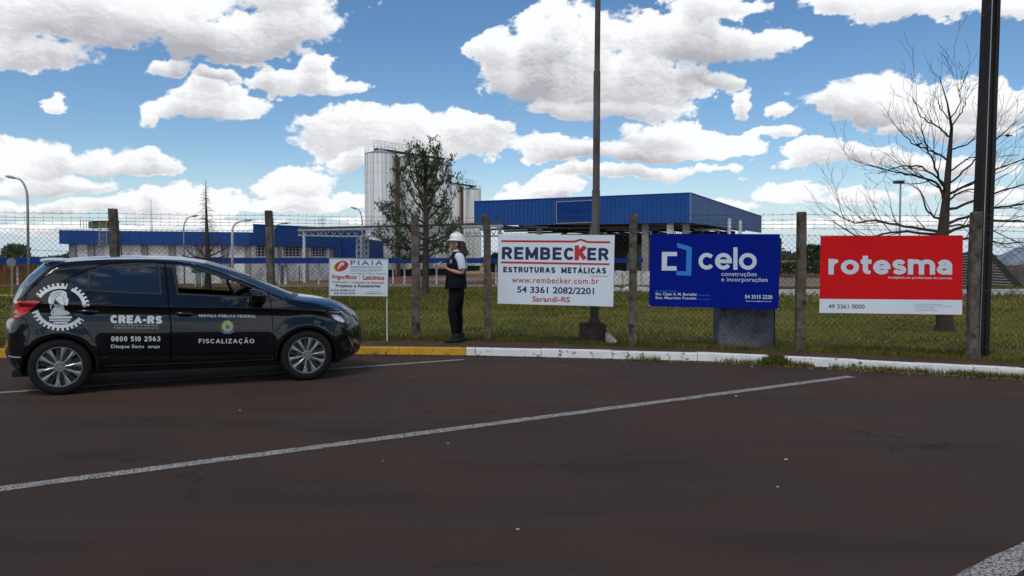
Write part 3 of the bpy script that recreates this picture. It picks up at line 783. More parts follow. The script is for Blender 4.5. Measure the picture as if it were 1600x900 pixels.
def spt(px, back=0.0):         # point on the shed front line seen at px, then moved back
    k = (px - 800) / F_PX; t = (k * q0.y - q0.x) / ((q1.x - q0.x) - k * (q1.y - q0.y)); p = q0 + (q1 - q0) * t
    return Vector((p.x, p.y, 0)) + dv * back
mb = MB(); a, c = spt(870), spt(926); off = nfa * .09; dz_ = zpx(315.5, 96)
mb.prism([a + off + Vector((0, 0, zpx(349, 97.5))), c + off + Vector((0, 0, zpx(347.5, 95.5))), c + off + Vector((0, 0, zpx(313, 95.5))), a + off + Vector((0, 0, zpx(315.5, 97.5)))], nfa * .05)
mb.build('blank_sign_panel', MT['blue2'], shed)
mb = MB(); cs = [a + off * 1.8 + Vector((0, 0, zpx(349, 97.5))), c + off * 1.8 + Vector((0, 0, zpx(347.5, 95.5))), c + off * 1.8 + Vector((0, 0, zpx(313, 95.5))), a + off * 1.8 + Vector((0, 0, zpx(315.5, 97.5)))]
for k in range(4): mb.tube([cs[k], cs[(k + 1) % 4]], .06, 4)
mb.build('panel_frame', mat('pale_frame', (0.35, 0.30, 0.27), 0.6), shed)
# trims
mb = MB(); mb.tube([q0 + Vector((0, 0, zb0 - 1.44)) , q0 + Vector((0, 0, zt0 - 1.44))], .12, 4); mb.build('corner_trim', mat('light_blue_trim', (0.12, 0.22, 0.40), .5), shed)
mb = MB(); e1 = Vector((0, 0, -1.44)); mb.tube([q1 + e1 + Vector((0, 0, zt1)), q0 + e1 + Vector((0, 0, zt0)), q2 + e1 + Vector((0, 0, zt2))], .1, 4); mb.build('eaves_trim', MT['blue2'], shed)
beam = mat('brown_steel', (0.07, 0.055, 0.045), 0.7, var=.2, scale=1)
mb = MB()
for back, z in ((1.0, 5.3), (8, 5.3), (16, 5.3)):
    a, c = spt(745, back), spt(1073, back); wall_quad(mb, a, c, z - .25, z, .3)
for px in range(760, 1075, 24):
    a, c = spt(px, .6), spt(px, 40); mb.tube([a + Vector((0, 0, 5.55)), c + Vector((0, 0, 5.7))], .12, 4)
mb.build('roof_beams', beam, shed, kind='stuff')
for px, back in ((757, 1), (838, 1), (922, 1), (1004, 1), (1043, 1), (1068, 1), (800, 18), (880, 18), (960, 18), (1040, 18)):
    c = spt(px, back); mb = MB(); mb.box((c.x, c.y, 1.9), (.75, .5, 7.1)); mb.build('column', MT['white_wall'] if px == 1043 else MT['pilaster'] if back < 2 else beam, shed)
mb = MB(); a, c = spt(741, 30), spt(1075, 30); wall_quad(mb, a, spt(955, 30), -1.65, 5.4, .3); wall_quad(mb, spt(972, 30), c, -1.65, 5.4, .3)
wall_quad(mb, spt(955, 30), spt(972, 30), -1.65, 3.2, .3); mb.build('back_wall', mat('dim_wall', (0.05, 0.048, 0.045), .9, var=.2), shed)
mb = MB(); a, c = spt(955, 30), spt(972, 30)
for k in range(5):
    p = a + (c - a) * k / 4; mb.tube([p + Vector((0, 0, 3.2)), p + Vector((0, 0, 5.4))], .06, 4)
mb.tube([a + Vector((0, 0, 4.3)), c + Vector((0, 0, 4.3))], .06, 4); mb.build('window_bars', MT['steel'], shed)
# process tanks and pipes inside
tankm = mat('dull_tank_steel', (0.16, 0.15, 0.14), 0.5, 0.5, var=.2, scale=1)
for i, (px, back, r, h, lab) in enumerate(((1012, 5, 1.5, 6.0, 'tall dull steel tank inside the shed between the first two banners'), (984, 7, 1.1, 5.2, 'slimmer steel tank left of the tall tank inside the shed'),
                                ((973), 3.5, .6, 4.0, 'narrow dark vessel beside the first banner under the shed'), (900, 8, 1.6, 5.5, 'steel tank deep in the shed behind the white banner'),
                                (1095, 10, 1.4, 5.2, 'round steel tank under the shed near its right corner'))):
    c = spt(px, back); t = thing('process_tank', (c.x, c.y, -1.6), lab, 'tank', 'process tanks inside the shed')
    mb = MB(); mb.lathe((c.x, c.y, 0), [(r, -.6), (r, h - 2.2), (r * .6, h - 1.8), (.001, h - 1.7)], 20); mb.build('vessel', tankm, t, smooth=True, auto=30)
    mb = MB(); [mb.tube([(c.x + r * .7 * math.cos(a_), c.y + r * .7 * math.sin(a_), -1.65), (c.x + r * .7 * math.cos(a_), c.y + r * .7 * math.sin(a_), -.6)], .1, 5) for a_ in (.7, 2.3, 3.9, 5.5)]; mb.build('leg', beam, t)
    mb = MB(); mb.tube([(c.x, c.y, h - 1.75), (c.x, c.y, 4.9), (c.x - 3, c.y, 4.9)], .1, 6); mb.build('pipe', MT['steel'], t)
for px, h in ((1139, 5.9), (1156, 5.4)):
    c = P(px, 403, 100 if px == 1139 else 105); mb = MB(); mb.tube([(c.x, c.y, 1.5), (c.x, c.y, zpx(341 if px == 1139 else 344, c.y))], .22, 8)
    tag(mb.build('vent_pipe', MT['steel_white']), 'short white vent pipe before the shed side, %s of the two' % ('left' if px == 1139 else 'right'), 'pipe', 'white vent pipes')

# ================================================================== pipe bridge (lattice truss)
pb = thing('pipe_bridge', (P(570, 403, 95).x, 95, -1.6), 'grey lattice pipe bridge crossing in front of the silos to the shed', 'pipe bridge')
A_, B_ = P(466, 360, 99), P(785, 352.5, 88); A2_, B2_ = P(534, 369, 96.6), P(785, 368.5, 88)
At = A_ + (B_ - A_) * 0; mb = MB()
for dy_ in (0, 1.2):
    o = Vector((0, dy_, 0)); mb.tube([A_ + o, B_ + o], .16, 4)
    lo = [P(466, 367.5, 99) + o, P(534, 369, 96.6) + o, B2_ + o]; mb.tube(lo, .12, 4)
mb.build('chord', MT['steel'], pb)
n = 26
for k in range(n):
    t0, t1 = k / n, (k + 1) / n; a, c = A_.lerp(B_, t0), A_.lerp(B_, t1); lo0 = P(466, 367.5, 99).lerp(B2_, t0); lo1 = P(466, 367.5, 99).lerp(B2_, t1)
    mb = MB(); mb.tube([lo0, (a + c) / 2, lo1], .055, 4); mb.build('lattice_bar', MT['steel'], pb)
mb = MB()
for dz_, r, dy_ in ((.25, .14, .2), (.3, .1, .6), (.24, .12, 1.0)): mb.tube([A_ + Vector((0, dy_, dz_)), B_ + Vector((0, dy_, dz_))], r, 6)
mb.build('pipe', beam, pb)
for px in (557.5, 564, 569.5, 575.5):
    c = P(px, 403, 95.2 + (px % 2)); mb = MB(); mb.tube([(c.x, c.y, -1.65), (c.x, c.y, 4.1)], .13, 4); mb.build('tower_leg', MT['steel'], pb)
mb = MB()
for k in range(8):
    z = -1.5 + k * .7; a, c = P(557.5, 403, 95.2), P(564, 403, 95.2); a2, c2 = P(569.5, 403, 95.7), P(575.5, 403, 95.7)
    for (u, w) in ((a, c), (a2, c2)): mb.tube([(u.x, u.y, z), (w.x, w.y, z + .7)], .04, 3); mb.tube([(w.x, w.y, z), (u.x, u.y, z + .7)], .04, 3)
mb.build('tower_lacing', MT['steel'], pb)
for px, Y in ((475.5, 98.8), (655, 92.5), (700, 91), (781, 88.2)):
    c = P(px, 403, Y); mb = MB(); mb.tube([(c.x, c.y, -1.7), (c.x, c.y, 4.6)], .19, 6); mb.build('post', MT['steel_white'] if px < 500 else MT['pilaster'], pb)

# ================================================================== long low blue gallery on posts
gal = thing('covered_gallery', (P(300, 403, 80).x, 80, -1.3), 'long narrow blue canopy on thin posts crossing the whole yard', 'canopy')
mb = MB(); a, c = P(-300, 401.8, 78), P(1005, 403.5, 86); a2, c2 = P(-300, 413.5, 78), P(1005, 410.5, 86)
mb.prism([a, c, c2, a2], (0, 1.6, 0)); mb.build('canopy', MT['blue2'], gal)
for px in (27, 60, 95, 140, 305, 317, 345, 436, 446, 498, 540, 614, 632, 682, 720, 775, 800, 850, 900, 950):
    Y = 78 + (px + 300) / 1305 * 8; c = P(px, 412, Y + .8); mb = MB(); mb.tube([c, (c.x, c.y, zt(Y) - .1)], .10 if px != 446 else .16, 6)
    mb.build('post', MT['steel_white'], gal)

# rusty plank wall under the canopy on the left
ob = mat('ochre_boards', (0.17, 0.085, 0.025), 0.9, col2=(0.10, 0.05, 0.018), scale=1.5, stain=(0.05, 0.025, 0.012), stain_amt=.4, stain_scale=.7)
pw = thing('boarded_wall', (P(20, 403, 84).x, 84, -1.4), 'rusty ochre boarded wall under the blue canopy at the far left', 'wall')
x0, x1 = P(-250, 403, 84).x, P(88, 403, 84).x; n = 26
for k in range(n):
    xa = x0 + (x1 - x0) * k / n; w = (x1 - x0) / n; mb = MB(); mb.box((xa + w / 2, 84 + random.uniform(-.03, .03), -.35), (w - .06, .1, 2.35 + random.uniform(-.1, .1))); mb.build('board', ob, pw)

# ================================================================== yard things
t = thing('road_barrier', (P(-10, 403, 28).x, 28, 0), 'low yellow and black barrier with a small white plate, far left', 'barrier')
yb = mat('barrier_yellow', (0.42, 0.27, 0.03), .7, var=.1); bb_ = mat('barrier_black', (0.02, .02, .02), .7)
a, c = P(-200, 460, 27.6), P(21, 460, 27.6); mb = MB(); mb.prism([a, c, P(21, 463, 27.6), P(-200, 463, 27.6)], (0, .12, 0)); mb.build('rail', yb, t)
mb = MB(); mb.prism([P(-200, 463.1, 27.6), P(20, 463.1, 27.6), P(20, 469, 27.6), P(-200, 469, 27.6)], (0, .1, 0)); mb.build('skirt', bb_, t)
mb = MB(); mb.prism([P(8.5, 463.6, 27.57), P(16, 463.6, 27.57), P(16, 467, 27.57), P(8.5, 467, 27.57)], (0, .02, 0)); mb.build('plate', MT['steel_white'], t)
t = thing('round_sign', (P(18.5, 403, 26).x, 26, .05), 'round grey road sign on a thin pole left of the car', 'road sign')
mb = MB(); mb.tube([P(18.5, 404, 26), P(18.8, 472, 26)], .022, 6); mb.build('pole', MT['steel'], t)
c = P(18, 410, 25.95); mb = MB(); M_r = Matrix.Rotation(math.radians(62), 3, 'Z')
vs = [c + M_r @ Vector((.15 * math.cos(k * PI / 10), 0, .15 * math.sin(k * PI / 10))) for k in range(20)]; mb.prism(vs, M_r @ Vector((0, .012, 0))); mb.build('disc', MT['steel'], t)
t = thing('call_box', (P(362, 403, 78).x, 78, -.9), 'small red box fixed to a white pole in front of the hall', 'box')
mb = MB(); mb.box(P(362, 413, 78), (.38, .25, .62)); mb.build('box', mat('red_box', (0.22, .045, .03), .6), t)
t = thing('direction_sign', (P(302, 403, 60).x, 60, -.9), 'small green sign on two posts seen through the front car window', 'sign')
mb = MB(); mb.prism([P(299, 421, 60), P(314, 421, 60), P(314, 426.5, 60), P(299, 426.5, 60)], (0, .06, 0)); mb.build('panel', mat('green_sign', (0.03, .13, .07), .6), t)
for px in (305, 315): mb = MB(); a = P(px, 424, 60.1); mb.tube([a, (a.x, a.y, zt(60) - .05)], .05, 5); mb.build('post', MT['steel_white'], t)
t = MB(); t.box(P(352, 431, 62), (.7, .5, .45)); tag(t.build('red_crate', mat('red_box2', (0.20, .05, .03), .7)), 'small dull red crate in the yard seen through the car window', 'crate')
t = MB(); a = P(467.5, 415, 70); t.tube([a, (a.x, a.y, zt(70) - .05)], .05, 5); tag(t.build('steel_stake', MT['rust']), 'thin rusty stake in the dirt yard above the car bonnet', 'stake')
# yard kerbs: light lines in the red dirt
for (pa, pc, nm_) in (((380, 444), (800, 441), 'pale kerb line crossing the red dirt yard behind the lawn'), ((600, 436), (775, 433.5), 'farther pale kerb line in the red dirt near the silos')):
    Ya = 60 if pa[1] > 440 else 84
    a, c = P(pa[0], pa[1], Ya), P(pc[0], pc[1], Ya + 3); a.z = zt(a.y); c.z = zt(c.y); mb = MB(); mb.prism([a, c, c + Vector((0, 0, .14)), a + Vector((0, 0, .14))], (0, .25, 0))
    tag(mb.build('yard_kerb', MT['pilaster']), nm_, 'kerb')
# white concrete blocks by the shed
blk = mat('whitewashed_block', (0.50, 0.50, 0.48), 0.85, var=.15, scale=.6, stain=(.16, .15, .14), stain_amt=.4, stain_scale=.8)
for i, (px0, px1, y0, y1, Y) in enumerate(((960, 972, 423, 444, 80), (972.5, 985, 424, 443, 80.3), (985.5, 1001, 423.5, 444, 80), (1001.5, 1016, 424, 444, 80.4), (1016.5, 1030, 423.5, 444, 80))):
    mb = MB(); a, c = P(px0, y1, Y), P(px1, y1, Y); z1 = zpx(y0, Y); mb.prism([(a.x, a.y, -1.4), (c.x, a.y, -1.4), (c.x, a.y, z1), (a.x, a.y, z1)], (0, 1.2, 0))
    tag(mb.build('concrete_block', blk), 'tall whitewashed concrete block by the shed, number %d from the left between the first two banners' % (i + 1) if 0 else
        ['whitewashed concrete block beside the edge of the white banner', 'whitewashed concrete block with its right edge at the middle fence post', 'whitewashed concrete block behind the middle fence post',
         'whitewashed concrete block just left of the blue banner', 'whitewashed concrete block half hidden by the blue banner'][i], 'concrete block', 'concrete blocks in front of the shed')
t = MB(); a = G(1000, 460, -.2)
rub = []
for k in range(26):
    px, py = random.uniform(962, 1016), random.uniform(447, 458); p = P(px, py, 38 + random.uniform(0, 3)); r = random.uniform(.12, .3)
    t.box((p.x, p.y, zt(p.y) + r * .4), (r * 2, r * 1.3, r), random.uniform(0, 3))
tag(t.build('rubble', blk, kind='stuff'), 'heap of pale broken concrete lying on the lawn left of the blue banner', 'rubble')
# low white wall with short posts on the right
wl = thing('low_white_wall', (P(1300, 403, 31).x, 31, 0), 'low whitewashed wall with small grey bollard posts across the right lawn', 'wall')
x0, x1 = P(1195, 403, 31).x, P(1900, 403, 31).x; n = 18
for k in range(n):
    xa = x0 + (x1 - x0) * k / n; w = (x1 - x0) / n; mb = MB(); mb.box((xa + w / 2, 31 + k * .03, .06), (w - .03, .3, .28)); mb.build('coping_block', blk, wl)
for k in range(60):
    xx = x0 + (x1 - x0) * (k + .3) / 60; mb = MB(); mb.box((xx, 30.75 + .009 * k, .0), (.07, .09, .20 + random.uniform(-.04, .03))); mb.build('short_post', MT['pilaster'], wl)
# far hedge, brown bank and the farther bush
leafm = mat('hedge_leaf', (0.035, 0.055, 0.02), .9, var=.4, scale=3)
n = 16000; hx = RNG.uniform(P(1150, 403, 128).x, P(2100, 403, 128).x, n); top = -1.65 + 2.0 + .5 * fbm(hx * .12, hx * 0, 4, .6, 5); hz = -1.7 + (top + 1.7) * RNG.uniform(0, 1, n) ** .7
hy = 128 + RNG.uniform(-1.5, 2, n)
blades_m = np.stack([hx, hy, hz], -1)
tag(blades('hedge', blades_m, .35, .42, .2, leafm, 1.2), 'long dark green hedge along the far edge of the right hand yard', 'hedge')
bank = MB(); xa, xb = P(1150, 403, 122).x, P(2100, 403, 122).x; bank.prism([(xa, 122, -1.65), (xa, 124, -1.0), (xa, 127, -1.1), (xa, 127, -1.65)], (xb - xa, 0, 0))
tag(bank.build('earth_bank', mat('brown_earth', (0.09, .045, .03), .95, var=.3, scale=.5)), kind='structure')
for (px, py, Y, r, nm_) in ((1270, 404, 170, 3.5, 'dark round bush beyond the far hedge, left of the red banner'), (25, 397, 150, 2.6, 'spreading pale green palm crown above the canopy at the far left'), (1128, 404, 170, 3, 'dark bush beyond the hedge right of the shed'), (782, 418, 110, 2, 'small dark bush beyond the yard beside the shed')):
    n = 900; th = RNG.uniform(0, 2 * PI, n); rr = RNG.uniform(.2, 1, n) ** .5 * r; ph = RNG.uniform(-.5, 1, n)
    c = P(px, py, Y); pts = np.stack([c.x + rr * np.cos(th) * np.sqrt(1 - np.clip(ph, 0, 1) ** 2 * .9), Y + rr * np.sin(th) * .6, c.z + ph * r * (.5 if px == 25 else .7)], -1)
    t = thing('bush', (c.x, Y, -1.65), nm_, 'bush')
    mb = MB(); mb.tube([(c.x, Y, -1.7), (c.x, Y, c.z)], .15, 6); mb.build('trunk', MT['bark_dark'], t)
    blades('crown', pts, .8, .5, .3, mat('bush_leaf', (0.10, .13, .05) if px == 25 else (.03, .045, .018), .9), 1.0, t)
# faint far tree line all round the horizon
n = 30000; th = RNG.uniform(-1.2, 1.2, n); R0 = 900 + RNG.uniform(-40, 40, n); hh = fbm(th * 30, th * 0 + 2, 5, .6, 19) ** 2 * 16
pts = np.stack([R0 * np.sin(th), R0 * np.cos(th), -1.7 + hh * RNG.uniform(0, 1, n)], -1)
tag(blades('far_trees', pts, 3.0, 5.0, .3, mat('far_trees', (0.06, .075, .06), 1.0), 1.0), 'faint broken line of trees on the horizon', 'trees')

# striped stack and tarpaulin mound, far right
st = thing('slat_stack', (P(1535, 403, 62).x, 62, -.85), 'sloping stack of grey slats behind the dark utility pole', 'stack')
sl = mat('grey_slat', (0.26, 0.25, 0.24), .8, var=.2, scale=3)
for k in range(13):
    y0 = 398 + k * 4.2; xl, xr = 1500 - k * .3, 1545 + k * 3.8
    a, c = P(xl, y0, 62 - k * .25), P(xr, y0 + 2.5 + k * .25, 62 - k * .25); mb = MB(); mb.prism([a, c, c + Vector((0, 0, -.07)), a + Vector((0, 0, -.07))], (0, .9, 0)); mb.build('slat', sl, st)
mb = MB(); mb.prism([P(1499, 396, 64), P(1550, 394, 64), P(1606, 455, 64), P(1497, 455, 64)], (0, 3, 0)); mb.build('dark_core', MT['concrete_dark'], st)
mo_ = thing('covered_mound', (P(1605, 403, 66).x, 66, -.9), 'large brown mound topped with a blue grey tarpaulin at the right edge', 'mound')
c = P(1612, 403, 67)
for (nm_, r0, r1, z0, z1, m_) in (('earth', 3.7, 3.1, -1.1, .9, mat('mound_earth', (0.10, .085, .07), .95, var=.2, scale=2)), ('tarpaulin', 3.15, .05, .88, 2.75, mat('tarpaulin', (0.17, .21, .27), .6, var=.3, scale=1.2, bump=.5, bscale=4))):
    mb = MB(); prof = []; 
    for k in range(9):
        s_ = k / 8; prof.append((lerp(r0, r1, s_ ** (1.6 if nm_ == 'tarpaulin' else 1)), lerp(z0, z1, s_)))
    mb.lathe((c.x, c.y, 0), prof, 28, sy=.8)
    mb.v = [(x_ + .12 * math.sin(z_ * 5 + x_), y_ + .12 * math.sin(z_ * 4 + x_ * 2), z_ + .08 * math.sin(x_ * 3)) for x_, y_, z_ in mb.v]
    mb.build(nm_, m_, mo_, smooth=True)

# ================================================================== street lamps
def street_lamp(base_px, top_pts, Y, lab, head=None, r=.09, white=False):
    a = P(base_px, 403, Y); t = thing('street_lamp', (a.x, Y, zt(Y)), lab, 'street lamp', 'curved street lamps')
    pts = [Vector((a.x, Y, zt(Y) - .05))] + [P(x, y, Y) for x, y in top_pts]
    mb = MB(); mb.tube(pts, [r * (1.15 - .5 * i / len(pts)) for i in range(len(pts))], 8)
    mb.build('pole', MT['steel_white'] if white else MT['steel'], t, smooth=True)
    e = pts[-1]; d = (pts[-1] - pts[-2]).normalized(); mb = MB()
    mb.tube([e, e + d * .25, e + d * .55, e + d * .85], [.09, .17, .19, .06], 8, flat=.6); mb.build('lamp_head', MT['steel'], t, smooth=True)
    return t
def arc(x0, y0, x1, y1, n=7):       # from vertical at (x0,y0) bending over to (x1,y1)
    return [(x0 + (x1 - x0) * (1 - math.cos(k / n * PI / 2)), y0 + (y1 - y0) * math.sin(k / n * PI / 2)) for k in range(n + 1)]
street_lamp(44, arc(43, 312, 25, 278.5), 60, 'tall curved street lamp standing alone at the far left', r=.085)
street_lamp(287.5, arc(287, 358, 299, 338.5), 92, 'curved street lamp beside the thin dead conifer', r=.07)
lp3 = street_lamp(362.5, arc(363, 360, 381, 345), 77, 'white curved street lamp carrying the small red box', r=.10, white=True)
street_lamp(428, arc(427.5, 362, 440, 349.5), 86, 'curved street lamp just right of the second fence post', r=.07)
street_lamp(566.5, arc(566, 350, 558.5, 327), 92, 'curved street lamp left of the silos bending to the left', r=.08)
a = P(1405, 403, 47); t = thing('floodlight_pole', (a.x, 47, zt(47)), 'thin pole with a square flat floodlight above the red banner', 'floodlight')
mb = MB(); mb.tube([(a.x, 47, zt(47) - .05), (a.x, 47, zpx(286, 47))], [.075, .05], 8); mb.build('pole', MT['steel'], t)
mb = MB(); c = P(1405, 284.5, 47); mb.prism([c + Vector(v) for v in ((-.27, -.15, -.08), (.27, -.15, -.08), (.24, -.15, .08), (-.24, -.15, .08))], (0, .4, 0)); mb.build('lamp_head', MT['rail_black'], t)

# ================================================================== trees
def grow(mb, p, d, L, r, depth, twigs, up=0.25, kink=0.22, child=3, spread=0.8, leafpts=None, minr=.004, shrink=.62):
    n = max(3, int(L / .16)); pts = [p.copy()]; rad = [r]; d = d.normalized()
    for i in range(n):
        d = (d + Vector((random.gauss(0, kink), random.gauss(0, kink), random.gauss(0, kink) + up)) * .25).normalized()
        p = p + d * (L / n); pts.append(p.copy()); rad.append(max(minr, r * (1 - .8 * (i + 1) / n)))
        if leafpts is not None and i > n * .25: leafpts.append((p.copy(), depth))
        if depth > 0 and i > 0 and random.random() < child / n * 1.5:
            ax = d.cross(Vector((random.gauss(0, 1), random.gauss(0, 1), random.gauss(0, .6)))).normalized()
            nd = (Matrix.Rotation(random.uniform(.5, 1.0) * spread, 3, ax) @ d)
            grow(twigs if depth <= 1 else mb, p, nd, L * random.uniform(.4, .7) * (1 - .4 * i / n), max(minr, rad[-1] * shrink), depth - 1, twigs, up, kink, child, spread, leafpts, minr, shrink)
    mb.tube(pts, rad, 5 if r > .015 else 3, cap=False)


def limb_px(mb, pts, r0, Y, dyy):
    out_ = []
    n = len(pts)
    for i, (x, y) in enumerate(pts): out_.append(P(x, y, Y + dyy * i / (n - 1)))
    # smooth
    fine = []
    for i in range(n - 1):
        p0 = out_[max(i - 1, 0)]; p1 = out_[i]; p2 = out_[i + 1]; p3 = out_[min(i + 2, n - 1)]
        for k in range(5):
            t = k / 5; fine.append(0.5 * ((2 * p1) + (p2 - p0) * t + (2 * p0 - 5 * p1 + 4 * p2 - p3) * t * t + (3 * p1 - p0 - 3 * p2 + p3) * t ** 3))
    fine.append(out_[-1]); fine = [f + Vector((random.gauss(0, .008), random.gauss(0, .02), random.gauss(0, .008))) for f in fine]
    m = len(fine); rad = [r0 * (1 - .85 * i / (m - 1)) + .003 for i in range(m)]
    mb.tube(fine, rad, 6, cap=False); return fine, rad


# bare tree on the right
TY = 14.4
bt = thing('bare_tree', (P(1476, 403, TY).x, TY, .1), 'leafless dark tree with long arching branches behind the red banner', 'tree')
trk = MB(); twg = MB()
tp = [P(1476, 520, TY), P(1476, 505, TY), P(1475, 450, TY), P(1473, 400, TY), P(1473, 367, TY), P(1478, 313, TY), P(1483, 247, TY), P(1487, 200, TY), P(1480, 160, TY), P(1468, 121, TY)]
trk.tube(tp, [.19, .145, .125, .115, .10, .068, .045, .026, .014, .005], 10, cap=False)
prim = [([(1475, 312), (1462, 285), (1430, 275), (1395, 268), (1352, 256)], .035), ([(1478, 300), (1462, 262), (1450, 232), (1438, 195)], .026), ([(1483, 250), (1455, 238), (1425, 224), (1400, 198)], .024),
        ([(1485, 215), (1462, 196), (1440, 182), (1426, 152)], .02), ([(1484, 205), (1502, 175), (1512, 150)], .014), ([(1483, 235), (1510, 225), (1532, 212)], .018),
        ([(1480, 290), (1512, 262), (1540, 232), (1588, 190)], .022), ([(1478, 305), (1520, 285), (1565, 262), (1640, 236)], .028), ([(1476, 330), (1530, 312), (1585, 292), (1660, 285)], .030),
        ([(1474, 345), (1450, 332), (1440, 303), (1424, 288)], .028), ([(1473, 362), (1425, 356), (1370, 345), (1335, 348), (1302, 330)], .032), ([(1473, 368), (1405, 362), (1345, 370), (1300, 345)], .030),
        ([(1475, 365), (1530, 348), (1590, 345), (1660, 352)], .034), ([(1475, 350), (1540, 330), (1600, 318), (1680, 318)], .030), ([(1473, 380), (1520, 372), (1575, 380), (1650, 372)], .028),
        ([(1482, 270), (1505, 252), (1520, 246), (1545, 250)], .018), ([(1474, 375), (1430, 378), (1390, 385), (1350, 380)], .024), ([(1486, 190), (1470, 170), (1462, 150)], .01), ([(1487, 185), (1500, 160), (1498, 140)], .01),
        ([(1479, 290), (1440, 262), (1400, 262), (1370, 272)], .022), ([(1477, 320), (1500, 300), (1540, 290), (1580, 268)], .02), ([(1474, 355), (1500, 352), (1560, 365), (1620, 395)], .022)]
for pts, r0 in prim:
    dyy = random.uniform(-1.3, 1.3); fine, rad = limb_px(trk, pts, r0 * .8, TY, dyy)
    for i in range(3, len(fine) - 1):
        if random.random() < .62:
            d = (fine[i + 1] - fine[i]).normalized(); ax = Vector((random.gauss(0, .5), 1, random.gauss(0, .3))).normalized()
            nd = Matrix.Rotation(random.choice((-1, 1)) * random.uniform(.35, .95), 3, ax) @ d
            grow(twg, fine[i], nd + Vector((0, 0, .25)), random.uniform(.35, .95), max(.005, rad[i] * .55), 2 if random.random() < .55 else 1, twg, up=.5, kink=.35, child=2.2, minr=.0027)
    grow(twg, fine[-1], (fine[-1] - fine[-2]), .35, .004, 1, twg, up=.3, kink=.3, child=3, minr=.0024)
trk.build('trunk', MT['bark_dark'], bt, smooth=True); twg.build('crown', MT['bark_dark'], bt)
for (x, y) in ((1434, 226.5), (1575, 212)):
    c = P(x, y, TY); mb = MB()
    for k in range(7): mb.tube([c, c + Vector((random.uniform(-.07, .07), random.uniform(-.05, .05), random.uniform(-.03, .04)))], [.022, .008], 4)
    mb.build('air_plant', MT['bark_dark'], bt)

# leafy young tree before the silos
LY = 31.0
lt = thing('leafy_tree', (P(666, 403, LY).x, LY, -.05), 'upright young tree with sparse dark green foliage before the silos', 'tree')
trk = MB(); tw2 = MB(); lp_ = []
ctr = [P(664.5, 463, LY), P(664.5, 455, LY), P(665, 420, LY), P(665.5, 370, LY), P(666, 320, LY), P(664, 280, LY), P(668, 250, LY), P(672, 232, LY)]
trk.tube(ctr, [.20, .15, .125, .115, .09, .06, .035, .01], 8, cap=False)
bl_px = [((664, 398), (640, 405), (618, 398)), ((665, 395), (690, 380), (706, 372)), ((664, 385), (630, 372), (598, 330)), ((665, 380), (700, 368), (712, 350)), ((665, 368), (625, 350), (606, 342)), ((665, 360), (692, 340), (712, 300)),
         ((665, 350), (635, 325), (618, 270)), ((666, 345), (690, 318), (705, 272)), ((666, 335), (640, 300), (628, 262)), ((666, 325), (685, 290), (700, 262)), ((666, 315), (645, 280), (640, 250)), ((666, 305), (680, 275), (688, 255)),
         ((665, 295), (652, 268), (648, 245)), ((665, 285), (678, 262), (680, 244)), ((664, 375), (640, 360), (625, 300)), ((665, 372), (685, 362), (694, 300)), ((665, 410), (650, 400), (632, 380)), ((665, 405), (680, 395), (698, 392)),
         ((665, 270), (660, 252), (664, 238)), ((665, 330), (655, 300), (650, 262)), ((665, 340), (676, 310), (676, 270)), ((664, 390), (615, 385), (595, 372)), ((664, 355), (618, 345), (612, 305))]
for pts in bl_px:
    dyy = random.uniform(-1.2, 1.2); fine, rad = limb_px(trk, list(pts), .045, LY, dyy)
    for i in range(2, len(fine)):
        lp_.append((fine[i], 1)); lp_.append((fine[i], 1))
        if random.random() < .75:
            d = (fine[i] - fine[i - 1]).normalized() + Vector((random.gauss(0, .7), random.gauss(0, .6), .35))
            grow(tw2, fine[i], d, random.uniform(.25, .6), .012, 1, tw2, up=.5, kink=.35, child=2, leafpts=lp_, minr=.006)
for q_ in ctr[5:]: lp_ += [(q_, 1)] * 6
trk.build('trunk', MT['bark'], lt, smooth=True); tw2.build('twigs', MT['bark_dark'], lt, kind='stuff')
pts = []; 
for (p, dpt) in lp_:
    dense = 7 if random.random() < .55 else 1
    for _ in range(dense): pts.append(p + Vector((random.gauss(0, .075), random.gauss(0, .075), random.gauss(0, .065))))
lvm = bpy.data.materials.new('young_leaf'); lvm.use_nodes = True; K = NT(lvm.node_tree); b = lvm.node_tree.nodes['Principled BSDF']
oi = K.n('ShaderNodeAttribute', attribute_name='tint'); K.l(K.mixc(oi.outputs['Fac'], (0.020, 0.036, 0.009, 1), (0.080, 0.11, 0.025, 1)), b.inputs['Base Color']); b.inputs['Roughness'].default_value = .6
blades('crown', [tuple(p) for p in pts], .10, .075, .4, lvm, 1.0, lt)

